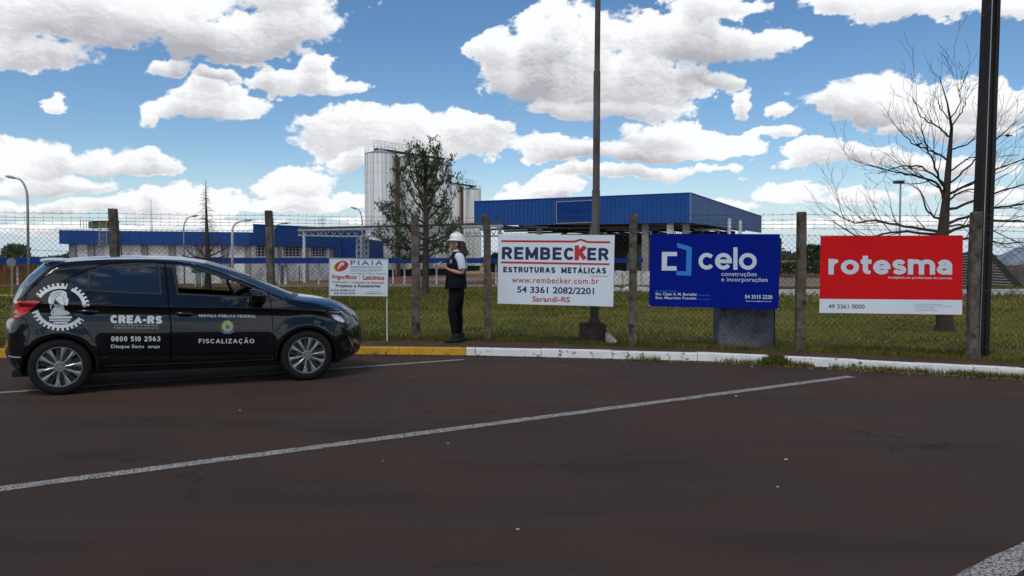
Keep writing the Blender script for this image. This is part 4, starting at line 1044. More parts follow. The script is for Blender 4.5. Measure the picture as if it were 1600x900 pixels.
# thin dead conifer left
DY = 33.0
dt = thing('dead_conifer', (P(325, 403, DY).x, DY, -.1), 'thin dead conifer with short drooping twigs rising above the car roof', 'tree')
trk = MB(); tw3 = MB()
trk.tube([P(325, 462, DY), P(325, 430, DY), P(325, 400, DY), P(323, 360, DY), P(322, 320, DY), P(321.5, 282, DY)], [.17, .12, .11, .07, .035, .008], 8, cap=False)
for k in range(150):
    yy = random.uniform(292, 396); fr_ = (yy - 285) / 110; c = P(322 + (yy - 320) * .03, yy, DY); s_ = random.choice((-1, 1)); L = (.10 + .30 * min(1, fr_ * 1.6)) * random.uniform(.5, 1.1); ay = random.uniform(-.8, .8)
    tw3.tube([c, c + Vector((s_ * L * .5, ay * L * .5, .02)), c + Vector((s_ * L, ay * L, random.uniform(-.10, .03)))], [.009, .007, .004], 3)
for pts in (((323, 402), (340, 395), (352, 388)), ((323, 405), (300, 398), (288, 385)), ((322, 402), (310, 390), (303, 383)), ((324, 404), (345, 402), (358, 398)), ((322, 404), (296, 402), (284, 399)), ((325, 425), (312, 422), (309, 408)), ((325, 428), (337, 424), (341, 412)), ((324, 400), (332, 388), (338, 380))):
    fine, rad = limb_px(trk, list(pts), .04, DY, random.uniform(-.6, .6))
    for i in range(3, len(fine)): grow(tw3, fine[i], Vector((random.gauss(0, 1), random.gauss(0, .5), .6)), .4, .012, 1, tw3, up=.3, kink=.5, child=2, minr=.006)
trk.build('trunk', MT['bark_dark'], dt, smooth=True); tw3.build('twigs', MT['bark_dark'], dt, kind='stuff')

# ------------------------------------------------------------------ a plain bold sans built from strokes
def _arc(cx, cy, rx, ry, a0, a1, n=14):
    return [(cx + rx * math.cos(math.radians(a0 + (a1 - a0) * k / n)), cy + ry * math.sin(math.radians(a0 + (a1 - a0) * k / n))) for k in range(n + 1)]


GL = {
    'A': (.78, [[(0, 0), (.5, 1), (1, 0)], [(.17, .30), (.83, .30)]]), 'B': (.70, [[(0, 0), (0, 1)], [(0, 1), (.6, 1)] + _arc(.6, .76, .34, .24, 90, -90) + [(0, .52)], [(.6, .52)] + _arc(.62, .26, .38, .26, 90, -90) + [(0, 0)]]),
    'C': (.70, [_arc(.56, .5, .56, .5, 42, 318, 22)]), 'D': (.72, [[(0, 0), (0, 1), (.4, 1)] + _arc(.4, .5, .6, .5, 90, -90) + [(0, 0)]]),
    'E': (.62, [[(1, 1), (0, 1), (0, 0), (1, 0)], [(0, .52), (.88, .52)]]), 'F': (.60, [[(1, 1), (0, 1), (0, 0)], [(0, .5), (.85, .5)]]),
    'G': (.76, [_arc(.5, .5, .5, .5, 45, 340, 22) + [(1, .45), (.6, .45)]]), 'I': (0, [[(0, 0), (0, 1)]]), 'K': (.72, [[(0, 0), (0, 1)], [(1, 1), (.05, .38)], [(.35, .58), (1, 0)]]),
    'L': (.56, [[(0, 1), (0, 0), (1, 0)]]), 'M': (.86, [[(0, 0), (0, 1), (.5, .12), (1, 1), (1, 0)]]), 'N': (.72, [[(0, 0), (0, 1), (1, 0), (1, 1)]]), 'O': (.78, [_arc(.5, .5, .5, .5, 0, 360, 28)]),
    'P': (.66, [[(0, 0), (0, 1), (.55, 1)] + _arc(.6, .73, .4, .27, 90, -90) + [(0, .46)]]), 'R': (.70, [[(0, 0), (0, 1), (.55, 1)] + _arc(.6, .74, .38, .26, 90, -90) + [(0, .48)], [(.55, .48), (1, 0)]]),
    'S': (.66, [_arc(.5, .75, .48, .25, 25, 270) + _arc(.5, .25, .5, .25, 90, -155)]), 'T': (.66, [[(0, 1), (1, 1)], [(.5, 1), (.5, 0)]]),
    'U': (.70, [[(0, 1), (0, .42)] + _arc(.5, .42, .5, .42, 180, 360) + [(1, 1)]]), 'V': (.74, [[(0, 1), (.5, 0), (1, 1)]]), 'Z': (.64, [[(0, 1), (1, 1), (0, 0), (1, 0)]]),
    '-': (.34, [[(0, .42), (1, .42)]]), '0': (.58, [_arc(.5, .5, .5, .5, 0, 360, 26)]), '1': (.30, [[(1, 0), (1, 1)], [(1, .98), (0, .72)]]), '2': (.58, [_arc(.5, .70, .5, .30, 165, -20) + [(0, 0), (1, 0)]]),
    '3': (.58, [_arc(.45, .75, .48, .25, 150, -90) + _arc(.45, .25, .53, .25, 90, -150)]), '5': (.58, [[(.9, 1), (.12, 1), (.06, .55)] + _arc(.45, .33, .55, .33, 120, -150)]), '6': (.58, [_arc(.5, .31, .5, .31, 0, 360, 22), _arc(.75, .35, .75, .65, 180, 100)]),
    '8': (.58, [_arc(.5, .76, .42, .24, 0, 360, 20), _arc(.5, .26, .5, .26, 0, 360, 22)]),
    'c': (.66, [_arc(.57, .36, .57, .36, 42, 318, 22)]), 'e': (.74, [_arc(.5, .36, .5, .36, 0, 322, 24), [(0, .36), (1, .36)]]), 'l': (0, [[(0, 0), (0, 1.04)]]), 'o': (.78, [_arc(.5, .36, .5, .36, 0, 360, 26)]),
    'r': (.46, [[(0, 0), (0, .78)], _arc(1.0, .34, 1.0, .42, 92, 170)]), 't': (.46, [[(.35, 1.0), (.35, .24)] + _arc(.85, .24, .5, .22, 180, 280), [(0, .74), (1, .74)]]),
    's': (.60, [_arc(.5, .56, .47, .19, 25, 270) + _arc(.5, .185, .5, .185, 90, -155)]), 'm': (1.16, [[(0, 0), (0, .78)], _arc(.25, .48, .25, .28, 180, 0) + [(.5, 0)], [(.5, .48)] + _arc(.75, .48, .25, .28, 180, 0) + [(1, 0)]]),
    'a': (.66, [[(1, 0), (1, .46)] + _arc(.52, .48, .48, .27, 0, 155), _arc(.48, .21, .48, .21, 0, 360, 22)]),
}
ACC = {'Á': ('A', 'ac'), 'Ã': ('A', 'ti'), 'Ú': ('U', 'ac'), 'Ç': ('C', 'ce')}


def stroke_text(s, t=.2, gap=.13, space=.35):
    polys = []; x = 0.0; glyphs = []
    for ch in s:
        if ch == ' ': x += space; continue
        base, acc = ACC.get(ch, (ch, None)); w, strokes = GL[base]
        W_ = max(w, t); ps = []
        def mp_(p): return (x + t / 2 + p[0] * max(W_ - t, 0), t / 2 + p[1] * (1 - t))
        allst = [[mp_(p) for p in st] for st in strokes]
        if acc == 'ac': allst.append([(x + W_ * .42, 1.14), (x + W_ * .62, 1.30)])
        if acc == 'ti': allst.append([(x + W_ * .2, 1.17), (x + W_ * .38, 1.25), (x + W_ * .62, 1.17), (x + W_ * .8, 1.25)])
        if acc == 'ce': allst.append([(x + W_ * .52, 0), (x + W_ * .56, -.13), (x + W_ * .40, -.22)])
        th = t
        for si, st in enumerate(allst):
            tt = th if si < len(strokes) else th * .62
            for i in range(len(st) - 1):
                a = Vector(st[i]); c = Vector(st[i + 1]); d = c - a
                if d.length < 1e-5: continue
                d.normalize(); nrm = Vector((-d.y, d.x)) * tt / 2
                smooth_in = i > 0 and len(st) > 6; smooth_out = i < len(st) - 2 and len(st) > 6
                straight = abs(d.x) < 1e-3 or abs(d.y) < 1e-3
                ea = d * (tt * .10 if smooth_in else (tt / 2 if straight else tt * .30 if i == 0 else tt * .12)); eb = d * (tt * .10 if smooth_out else (tt / 2 if straight else tt * .30 if i == len(st) - 2 else tt * .12))
                if len(st) > 6 and not straight: ea = d * .004; eb = d * .004
                if si >= len(strokes): ea = eb = d * .0
                ps.append([a - ea + nrm, c + eb + nrm, c + eb - nrm, a - ea - nrm])
                if 0 < i and not straight or (0 < i and len(st) > 6):
                    ps.append([a + Vector((math.cos(k * PI / 4), math.sin(k * PI / 4))) * tt * .5 for k in range(8)])
        glyphs.append(ps); x += W_ + gap
    V_, F_ = [], []
    for ps in glyphs:
        vs = [Vector(p) + Vector((random.uniform(-1e-5, 1e-5), random.uniform(-1e-5, 1e-5))) for q_ in ps for p in q_]; ed = []; b0 = 0
        for q_ in ps: m_ = len(q_); ed += [(b0 + k, b0 + (k + 1) % m_) for k in range(m_)]; b0 += m_
        r = delaunay_2d_cdt(vs, ed, [], 0, 1e-6); o = len(V_); V_ += [tuple(p) for p in r[0]]
        arr = [np.array([tuple(p) for p in q_]) for q_ in ps]
        for f in r[2]:
            cx = sum(r[0][k].x for k in f) / len(f); cy = sum(r[0][k].y for k in f) / len(f); ins = False
            for q_ in arr:
                dx_ = np.roll(q_, -1, 0) - q_; s1 = dx_[:, 0] * (cy - q_[:, 1]) - dx_[:, 1] * (cx - q_[:, 0])
                if (s1 <= 0).all() or (s1 >= 0).all(): ins = True; break
            if ins: F_.append(tuple(k + o for k in f))
    used = sorted({k for f in F_ for k in f}); rm = {k: i for i, k in enumerate(used)}
    v = np.array([V_[k] for k in used]); F_ = [tuple(rm[k] for k in f) for f in F_]
    lo, hi = v.min(0), v.max(0); return (v - lo) / (hi - lo), F_


def put_strokes(s, quad, mapper, m, parent, t=.2, gap=.13, space=.35, name='lettering'):
    v, fs = stroke_text(s, t, gap, space); TL, TR, BR, BL = [np.array(q_, float) for q_ in quad]; mb = MB()
    mb.add([mapper(*((BL * (1 - a) + BR * a) * (1 - q_) + (TL * (1 - a) + TR * a) * q_)) for a, q_ in v], fs); return mb.build(name, m, parent, kind='stuff' if ' ' in s else None)

# ================================================================== chain link fence on concrete posts
def fy_px(px):
    """plan point of the fence line seen at px"""
    for i in range(len(fp) - 1):
        a, c = fp[i], fp[i + 1]; k = (px - 800) / F_PX
        den = (c.x - a.x) - k * (c.y - a.y)
        t = (k * a.y - a.x) / den
        if -1e-6 <= t <= 1 + 1e-6: return a.lerp(c, t)
    return fp[0] if px < 0 else fp[-1]


def mesh_top_py(px): return float(np.interp(px, [-420, 0, 420, 700, 990, 1240, 1523, 1600, 2050], [354, 357, 360.5, 363.5, 366, 367, 371, 374, 380]))
fence = thing('wire_fence', (0, 12.7, 0.1), 'chain link fence on old concrete posts with barbed strands on top', 'fence')
POSTS = [(-420, (-420, 326), (-418, 360), (-417, 560)), (-60, (-68, 326), (-61, 360), (-60, 552)), (176, (176, 326), (178.5, 361), (179, 543)), (420, (419.8, 329), (421, 355), (424, 535)),
         (648, (647.5, 336), (648.5, 362), (649.5, 531)), (760, (757.5, 335.5), (761, 362), (762, 532)), (989, (990.5, 334.5), (989.5, 365), (989, 541)),
         (1251, (1252.5, 331), (1252, 365), (1251.5, 548)), (1523, (1525.5, 331), (1523.5, 368), (1521.5, 560)), (1790, (1795, 326), (1792, 368), (1790, 575))]
for (px, tpx, mpx, bpx) in POSTS:
    f0 = fy_px(px); Y = f0.y; a, m_, t_ = P(bpx[0], 403, Y), P(*mpx, Y), P(*tpx, Y - .06)
    wdt = .118 if px not in (420, 989) else .108
    mb = MB(); vs = []; secs = [(Vector((a.x, Y, 0.02)), wdt), (Vector(((a.x * .5 + m_.x * .5), Y, 1.0)), wdt * .98), (m_, wdt * .97), (t_ - Vector((0, 0, .02)), wdt * .95), (t_, wdt * .82)]
    fwd = .05
    for (c, w) in secs:
        j = lambda: random.uniform(-.005, .005)
        vs += [(c.x - w / 2 + j(), c.y - fwd + j(), c.z), (c.x + w / 2 + j(), c.y - fwd + j(), c.z), (c.x + w / 2 + j(), c.y + fwd + j(), c.z), (c.x - w / 2 + j(), c.y + fwd + j(), c.z)]
    fs = [(i * 4 + k, i * 4 + (k + 1) % 4, (i + 1) * 4 + (k + 1) % 4, (i + 1) * 4 + k) for i in range(4) for k in range(4)] + [(16, 17, 18, 19)]
    mb.add(vs, fs); mb.build('concrete_post', MT['concrete'], fence)
# chain link, woven as two sets of diagonals; one panel per bay
def wire(mb, a, c, r, nseg, jit=.006, sag=0.0):
    pts = []
    for i in range(nseg + 1):
        t = i / nseg; p = a.lerp(c, t); e = 1 if 0 < i < nseg else 0
        pts.append(p + Vector((random.gauss(0, jit) * .3, random.gauss(0, jit) * e, random.gauss(0, jit) * .4 * e - sag * 4 * t * (1 - t))))
    mb.tube(pts, r, 3, cap=False)
tops = {}
for i in range(len(POSTS) - 1):
    A = fy_px(POSTS[i][0]); B = fy_px(POSTS[i + 1][0]); A = A + Vector((0, .065, 0)); B = B + Vector((0, .065, 0))
    L = (B - A).length; za = zpx(mesh_top_py(POSTS[i][0]), A.y); zb2_ = zpx(mesh_top_py(POSTS[i + 1][0]), B.y); z0 = .13
    d = (B - A) / L; mb = MB(); sp = .078; n = int((L + 2) / sp)
    def zt_at(u): return za + (zb2_ - za) * u / L
    for s_ in (1, -1):
        for k in range(-1, int((L + 2.2) / sp) + 1):
            # line: u = u0 + s*(z - z0) ; clip to bay
            u0 = k * sp if s_ == 1 else k * sp
            if s_ == 1: ua, ub = u0 - 2.0 + 0.0, None
            ua = (u0 - 2.0) if s_ == 1 else u0
            h = 2.1; pA = (ua, z0); pB = (ua + s_ * h * .98, z0 + h)
            t0, t1 = 0.0, 1.0; du_, dz_ = pB[0] - pA[0], pB[1] - pA[1]
            tt = [(0 - pA[0]) / du_, (L - pA[0]) / du_]; t0 = max(t0, min(tt)); t1 = min(t1, max(tt))
            # top boundary (linear)
            kk = (zb2_ - za) / L; den = dz_ - kk * du_; t1 = min(t1, (za + kk * pA[0] - pA[1]) / den)
            if t1 - t0 < .01: continue
            q0_ = (pA[0] + du_ * t0, pA[1] + dz_ * t0); q1_ = (pA[0] + du_ * t1, pA[1] + dz_ * t1)
            wire(mb, A + d * q0_[0] + Vector((0, .003 * s_, q0_[1])), A + d * q1_[0] + Vector((0, .003 * s_, q1_[1])), .0021, max(2, int((t1 - t0) * 8)))
    mb.build('chain_link_panel', MT['galv'], fence, kind='stuff')
    for (dz_, sg) in ((0.0, .004), (.095, .01), (.155, .012), (.215, .012), (.295, .015)):
        mb = MB(); f_ = 1.0 if i > 4 else .85
        a, c = A + Vector((0, -.01, za + dz_ * f_)), B + Vector((0, -.01, zb2_ + dz_ * f_)); wire(mb, a, c, .003, 9, .004, sg)
        if dz_ > 0:
            for k in range(int(L / .13)):
                p = a.lerp(c, (k + .5) / (L / .13)); mb.tube([p + Vector((-.008, 0, -.014)), p + Vector((.008, 0, .014))], .0022, 3); mb.tube([p + Vector((.008, 0, -.014)), p + Vector((-.008, 0, .014))], .0022, 3)
        else:
            for k in range(int(L / .078)):
                p = a.lerp(c, (k + .5) / (L / .078)); mb.tube([p + Vector((-.004, 0, 0)), p + Vector((.006, 0, .018))], .002, 3)
        mb.build('barbed_wire' if dz_ else 'top_wire', MT['barb'], fence)
    for zz in (.27, 1.02):
        mb = MB(); wire(mb, A + Vector((0, .01, zz)), B + Vector((0, .01, zz + .02)), .0028, 8, .006, .02); mb.build('strand', MT['barb'], fence)
for pts in (((1258, 545), (1310, 527), (1395, 512)), ((1400, 512), (1460, 522), (1512, 540)), ((1225, 525), (1235, 528), (1247, 533)), ((1014, 526), (1060, 527), (1120, 529)), ((1125, 525), (1148, 516), (1166, 506)), ((1166, 506), (1205, 520), (1212, 521)), ((1163, 488), (1167, 505)),
            ((0, 388), (60, 391), (110, 393), (168, 384)), ((186, 378), (200, 375), (250, 396)), ((1548, 538), (1575, 546), (1600, 548)), ((1405, 512), (1430, 500), (1448, 494)), ((510, 391), (540, 382), (560, 379), (640, 380))):
    mb = MB(); ps = [P(x, y, fy_px(x).y + .075) for x, y in pts]; mb.tube(ps, .004, 4); mb.build('loose_strand', MT['barb'], fence)

# ================================================================== lettering
def text_mesh(s, bold=0.0, shear=0.0, spacing=1.0):
    cu = bpy.data.curves.new('t', 'FONT'); cu.body = s; cu.size = 1.0; cu.offset = bold; cu.resolution_u = 4; cu.shear = shear; cu.space_character = spacing
    o = bpy.data.objects.new('t', cu); C.objects.link(o)
    dg = bpy.context.evaluated_depsgraph_get(); m = bpy.data.meshes.new_from_object(o.evaluated_get(dg))
    n = len(m.vertices); v = np.empty(n * 3); m.vertices.foreach_get('co', v); v = v.reshape(-1, 3)[:, :2]
    fs = [tuple(p.vertices) for p in m.polygons]
    bpy.data.objects.remove(o); bpy.data.curves.remove(cu); bpy.data.meshes.remove(m)
    lo, hi = v.min(0), v.max(0); v = (v - lo) / (hi - lo); return v, fs


def put_text(s, quad, mapper, m, parent, bold=0.0, shear=0.0, spacing=1.0, name='lettering'):
    """quad: TL, TR, BR, BL of the inked area"""
    v, fs = text_mesh(s, bold, shear, spacing); TL, TR, BR, BL = [np.array(q_, float) for q_ in quad]; mb = MB(); vs = []
    for (a, t) in v:
        p = (BL * (1 - a) + BR * a) * (1 - t) + (TL * (1 - a) + TR * a) * t; vs.append(mapper(p[0], p[1]))
    mb.add(vs, fs); return mb.build(name, m, parent, kind='stuff' if len(s) > 8 else None)


def box4(x0, y0, x1, y1, sk=0.0): return ((x0, y0), (x1, y0 + sk), (x1, y1 + sk), (x0, y1))
def put_poly(poly, mapper, m, parent, name='print', sub=0):
    pts = []
    n = len(poly)
    for i in range(n):
        a, c = poly[i], poly[(i + 1) % n]
        for k in range(sub + 1): pts.append((a[0] + (c[0] - a[0]) * k / (sub + 1), a[1] + (c[1] - a[1]) * k / (sub + 1)))
    vs2 = [Vector(p) for p in pts]; r = delaunay_2d_cdt(vs2, [], [list(range(len(vs2)))], 1, 1e-5)
    mb = MB(); mb.add([mapper(p.x, p.y) for p in r[0]], [tuple(f) for f in r[2]]); return mb.build(name, m, parent)


def plane_mapper(p0, p1, off):
    """vertical plane through two plan points, off towards the camera"""
    d = Vector((p1.x - p0.x, p1.y - p0.y, 0)).normalized(); nn = Vector((d.y, -d.x, 0))
    if nn.y > 0: nn = -nn
    o = Vector((p0.x, p0.y, 0)) + nn * off
    def f(px, py, extra=0.0):
        r_ = ray(px, py); oo = o + nn * extra - Vector((0, 0, EYE)); t = oo.dot(nn) / r_.dot(nn); return Vector((0, 0, EYE)) + r_ * t
    return f, nn


pr_white = mat('white_sign_face', (0.60, 0.68, 0.74), 0.45, var=.03, scale=2, bump=.12, bscale=3)
pr_blue = mat('blue_banner', (0.002, 0.011, 0.195), 0.55, spec=.05, var=.06, scale=2, bump=.35, bscale=3)
pr_red = mat('red_banner', (0.56, 0.011, 0.014), 0.55, spec=.05, var=.04, scale=2, bump=.15, bscale=3)
ink_navy = mat('navy_print', (0.008, 0.016, 0.075), .5); ink_red = mat('red_print', (0.42, 0.02, 0.022), .5); ink_white = mat('white_print', (0.52, 0.60, 0.67), .5)
ink_lblue = mat('light_blue_print', (0.012, 0.17, 0.55), .5); ink_black = mat('black_print', (0.02, .022, .03), .5); ink_grey = mat('grey_print', (0.10, .12, .15), .5)


def board(rt, quad, off, thick, m, name='panel', warp=0.0):
    l, r = fy_px(min(quad[0][0], quad[3][0])), fy_px(max(quad[1][0], quad[2][0])); mp, nn = plane_mapper(l, r, off)
    nx, nz = 24, 12; vs = []; fs = []
    TL, TR, BR, BL = quad
    for j in range(nz + 1):
        for i in range(nx + 1):
            a, t = i / nx, j / nz
            x = (BL[0] * (1 - a) + BR[0] * a) * (1 - t) + (TL[0] * (1 - a) + TR[0] * a) * t
            y = (BL[1] * (1 - a) + BR[1] * a) * (1 - t) + (TL[1] * (1 - a) + TR[1] * a) * t
            p = mp(x, y)
            vs.append(p)
    k = nx + 1; mb = MB()
    back = [v - nn * thick for v in vs]; n = len(vs)
    for j in range(nz):
        for i in range(nx):
            fs.append((j * k + i, j * k + i + 1, (j + 1) * k + i + 1, (j + 1) * k + i)); fs.append((n + j * k + i, n + (j + 1) * k + i, n + (j + 1) * k + i + 1, n + j * k + i + 1))
    rim = [i for i in range(k)] + [j * k + nx for j in range(1, nz + 1)] + [nz * k + i for i in range(nx - 1, -1, -1)] + [j * k for j in range(nz - 1, 0, -1)]
    for i in range(len(rim)): a, c = rim[i], rim[(i + 1) % len(rim)]; fs.append((a, a + n, c + n, c))
    mb.add(vs + back, fs); mb.build(name, m, rt)
    return (lambda x, y: mp(x, y, .0025)), mp, nn


def q4(TL, TR, BR, BL): return (TL, TR, BR, BL)
# -- white banner with red bars
t = thing('banner', (fy_px(868).x, fy_px(868).y - .1, 1.2), 'white banner with navy lettering between red bars and a red K', 'banner')
mp, raw, nn = board(t, q4((778.8, 366), (960.3, 367.2), (958, 479), (777.3, 474.3)), .09, .012, pr_white)
put_poly([(783.3, 375.2), (897, 375.8), (908, 372.8), (918.5, 376.6), (953.6, 377), (953.4, 380), (917.5, 379.6), (907.8, 375.9), (898, 378.9), (783.2, 378.2)], mp, ink_red, t, 'red_bar')
put_poly([(782.8, 408.3), (952.4, 411.4), (952.2, 414.3), (782.6, 411.3)], mp, ink_red, t, 'red_bar')
put_strokes('REMBEC', ((784.3, 385.6), (896.2, 386.8), (896.1, 406.4), (784, 405.2)), mp, ink_navy, t, .22, .14)
put_strokes('K', ((898, 383), (917.2, 383.2), (917, 406.9), (897.6, 406.7)), mp, ink_red, t, .27)
put_strokes('ER', ((917.8, 387), (951.4, 387.5), (951.2, 407.2), (917.4, 406.8)), mp, ink_navy, t, .22, .14)
put_strokes('ESTRUTURAS  METÁLICAS', ((786.4, 413.6), (947.2, 414.9), (947, 427.7), (786.2, 425.5)), mp, ink_navy, t, .24, .16, .4)
put_text('CREA-RS', ((922.5, 430.2), (949, 430.8), (949, 433), (922.5, 432.4)), mp, ink_grey, t)
put_text('www.rembecker.com.br', ((799.8, 432.6), (935.8, 434.4), (935.7, 444), (799.6, 441.8)), mp, ink_red, t, .008, spacing=1.1)
put_text('54 3361 2082/2201', ((808.2, 447), (928.3, 449.5), (928.2, 460), (808, 457.2)), mp, ink_navy, t, .02)
put_text('Sarandi-RS', ((831.8, 462.8), (890.5, 463.8), (890.4, 472.4), (831.6, 471.2)), mp, ink_red, t, .016)
# -- blue banner
t = thing('banner', (fy_px(1116).x, fy_px(1116).y - .1, 1.2), 'blue banner of a construction firm with a white and light blue bracket mark', 'banner')
mp, raw, nn = board(t, q4((1016.3, 365), (1218.9, 365.8), (1216.6, 483.4), (1014, 478.4)), .09, .012, pr_blue)
z = lambda x, y: (1000 + x / 4.2875, 350 + y / 4.2875)
put_poly([z(*p) for p in ((147, 187), (248, 187), (248, 215), (182, 215), (180, 283), (245, 283), (245, 312), (145, 312))], mp, ink_white, t, 'bracket_mark')
put_poly([z(*p) for p in ((248, 125), (347, 155), (343, 347), (243, 343), (244, 315), (308, 317), (312, 175), (250, 157))], mp, ink_lblue, t, 'bracket_mark')
put_strokes('celo', (z(392, 155), z(782, 157), z(782, 307), z(392, 305)), mp, ink_white, t, .18, .065)
put_text('construções', (z(545, 321), z(782, 323), z(782, 357), z(545, 355)), mp, ink_white, t)
put_text('e incorporações', (z(545, 358), z(855, 361), z(855, 396), z(545, 393)), mp, ink_white, t)
put_text('Responsáveis Técnicos', (z(105, 443), z(245, 445), z(245, 457), z(105, 455)), mp, ink_lblue, t, .01)
put_text('Eng. César A. M. Bortolini', (z(105, 458), z(378, 462), z(378, 487), z(105, 483)), mp, ink_white, t, .015)
put_text('Eng. Maurício Pravato', (z(105, 485), z(378, 489), z(378, 511), z(105, 507)), mp, ink_white, t, .015)
put_text('54 3315 2230', (z(703, 474), z(887, 477), z(887, 503), z(703, 499)), mp, ink_white, t, .02)
put_text('faleconosco@celo.com.br', (z(708, 511), z(882, 514), z(882, 525), z(708, 522)), mp, ink_white, t, .01)
for (a, c) in ((387, 470),): put_text('CREA 86.286-D', (z(385, 474), z(473, 475), z(473, 483), z(385, 482)), mp, ink_lblue, t); put_text('CREA 228.007', (z(385, 502), z(468, 503), z(468, 510), z(385, 509)), mp, ink_lblue, t)
for (u_, w_) in ((1016.9, 366), (1218.3, 366.6), (1014.8, 477.6), (1216, 482.6)):
    mb = MB(); c = raw(u_, w_, .004); mb.lathe(c, [(.011, .002), (.011, -.002), (.004, -.006), (.0005, -.006)], 8, axis='y'); mb.build('eyelet', MT['steel'], t)
# -- red banner
t = thing('banner', (fy_px(1392).x, fy_px(1392).y - .1, 1.2), 'red banner with big pale lettering and a white strip along its bottom', 'banner')
mp, raw, nn = board(t, q4((1282, 368.8), (1504.6, 367.6), (1503.3, 492.2), (1280.2, 489)), .09, .012, pr_red)
z = lambda x, y: (1200 + x / 2.6475, 260 + y / 2.6475)
put_poly([z(213, 548), z(804, 553), z(803, 613.5), z(212.5, 605.5)], lambda x, y: raw(x, y, .0015), pr_white, t, 'white_strip')
put_strokes('rotesma', (z(250, 369), z(762, 371), z(762, 448), z(250, 447)), mp, ink_white, t, .225, .07)
put_text('Inteligência em pré-fabricado de concreto', (z(498, 454), z(762, 457), z(762, 470), z(498, 467)), mp, ink_white, t, .008)
put_text('49 3361 0000', (z(250, 570), z(400, 571), z(400, 589), z(250, 588)), mp, ink_black, t, .01)
for k in range(4): put_text(['Construtora em pré-fabricado', 'Rodovia BR-282, Chapecó - SC, km 534, acesso', 'contato e orçamentos', 'www.rotesma.com.br'][k], (z(610, 567 + k * 8), z((720, 760, 690, 700)[k], 568.5 + k * 8), z((720, 760, 690, 700)[k], 574 + k * 8), z(610, 572.5 + k * 8)), mp, ink_grey, t)
# -- small white sign on two legs
t = thing('sign_board', (fy_px(560).x, fy_px(560).y - .3, .1), 'small white engineering sign with a red oval P mark on two thin legs', 'sign')
mp, raw, nn = board(t, q4((514.2, 402.8), (606.8, 404.2), (606, 463.3), (513.6, 462)), .22, .02, pr_white)
z = lambda x, y: (500 + x / 5.625, 390 + y / 5.625)
ell = lambda cx, cy, rx, ry, th: [z(cx + rx * math.cos(a_) * math.cos(th) - ry * math.sin(a_) * math.sin(th), cy + rx * math.cos(a_) * math.sin(th) + ry * math.sin(a_) * math.cos(th)) for a_ in [k * 2 * PI / 28 for k in range(28)]]
put_poly(ell(181, 148, 64, 44, -.35), lambda x, y: raw(x, y, .0015), mat('yellow_print', (.55, .33, .03), .5), t, 'oval_mark')
put_poly(ell(190, 142, 60, 42, -.35), lambda x, y: raw(x, y, .0035), ink_red, t, 'oval_mark')
put_text('P', (z(165, 118), z(216, 108), z(208, 162), z(150, 172)), lambda x, y: raw(x, y, .0055), ink_white, t, .05, shear=.2)
put_text('PIAIA', (z(268, 95), z(552, 97), z(552, 138), z(268, 136)), mp, ink_navy, t, .0, spacing=1.3)
for s_, x0, x1, y0, y1, m_, bo in (('ENGENHARIA INDUSTRIAL', 268, 552, 146, 160, ink_grey, .01), ('Uma Para sua Necessidade', 270, 550, 168, 182, ink_grey, .0), ('Projetos  Execução  Consultoria', 270, 520, 186, 196, ink_grey, 0), ('Civil - Metálica - Elétrica - Mecânica', 270, 575, 203, 216, ink_grey, 0),
                              ('Frigoríficos', 107, 322, 220, 268, ink_red, .03), ('Laticínios', 378, 565, 224, 265, ink_red, .03), ('Panificação', 107, 245, 275, 295, ink_red, .01), ('Indústrias de Alimentos', 288, 563, 277, 298, ink_red, .01),
                              ('Projetos e Assessorias', 138, 530, 304, 338, ink_black, .025), ('(54) 99484 3147', 120, 310, 348, 369, ink_black, .02), ('(54) 99195 6779', 120, 310, 375, 395, ink_black, .02), ('www.piaiaeng.com.br', 410, 537, 363, 373, ink_grey, 0), ('contato@piaiaeng.com.br', 393, 553, 379, 391, ink_navy, .01)):
    put_text(s_, (z(x0, y0), z(x1, y0 + 2), z(x1, y1 + 2), z(x0, y1)), mp, m_, t, bo)
for (xa, y0, y1) in ((348, 224, 262), (266, 278, 296)): put_poly([z(xa, y0), z(xa + 3, y0), z(xa + 3, y1), z(xa, y1)], mp, ink_grey, t, 'divider')
put_poly(ell(103, 357, 8, 9, 0), mp, mat('green_print', (.03, .25, .07), .5), t, 'phone_mark')
mb = MB(); cs = [raw(514.4, 403, .003), raw(606.6, 404.4, .003), raw(605.8, 463, .003), raw(513.9, 461.8, .003)]
for k in range(4): mb.tube([cs[k], cs[(k + 1) % 4]], .006, 4)
mb.build('frame', MT['steel'], t)
for px in (514.6, 604.3):
    mb = MB(); c = raw(px, 420, -.03); mb.tube([(c.x, c.y, c.z + .1), (c.x, c.y, .08)], .011, 6); mb.build('leg', MT['steel_white'], t)

# ================================================================== poles close to the fence
t = thing('lamp_mast', (P(929, 403, 12.5).x, 12.5, .1), 'tall slim stepped steel mast rising behind the white banner', 'mast')
mast_m = mat('mast_paint', (0.10, 0.095, 0.085), .7, col2=(.06, .055, .05), scale=3, stain=(.05, .03, .02), stain_amt=.4, stain_scale=3, stretch=(1, 1, .25))
b0 = P(928.5, 505, 12.5); axis = [(928.5, 505, .068), (929.8, 440, .066), (931.3, 298, .064), (931.6, 296, .056), (932.8, 112, .054), (933.0, 110, .045), (934.2, 0, .043), (936, -150, .04), (939, -420, .036)]
mb = MB(); mb.tube([P(x, y, 12.5) for x, y, r in axis], [r for x, y, r in axis], 14, cap=False); mb.build('shaft', mast_m, t, smooth=True, auto=50)
mb = MB(); mb.tube([P(939, -420, 12.5), P(950, -440, 12.5), P(985, -446, 12.5)], .03, 8); mb.build('arm', mast_m, t)
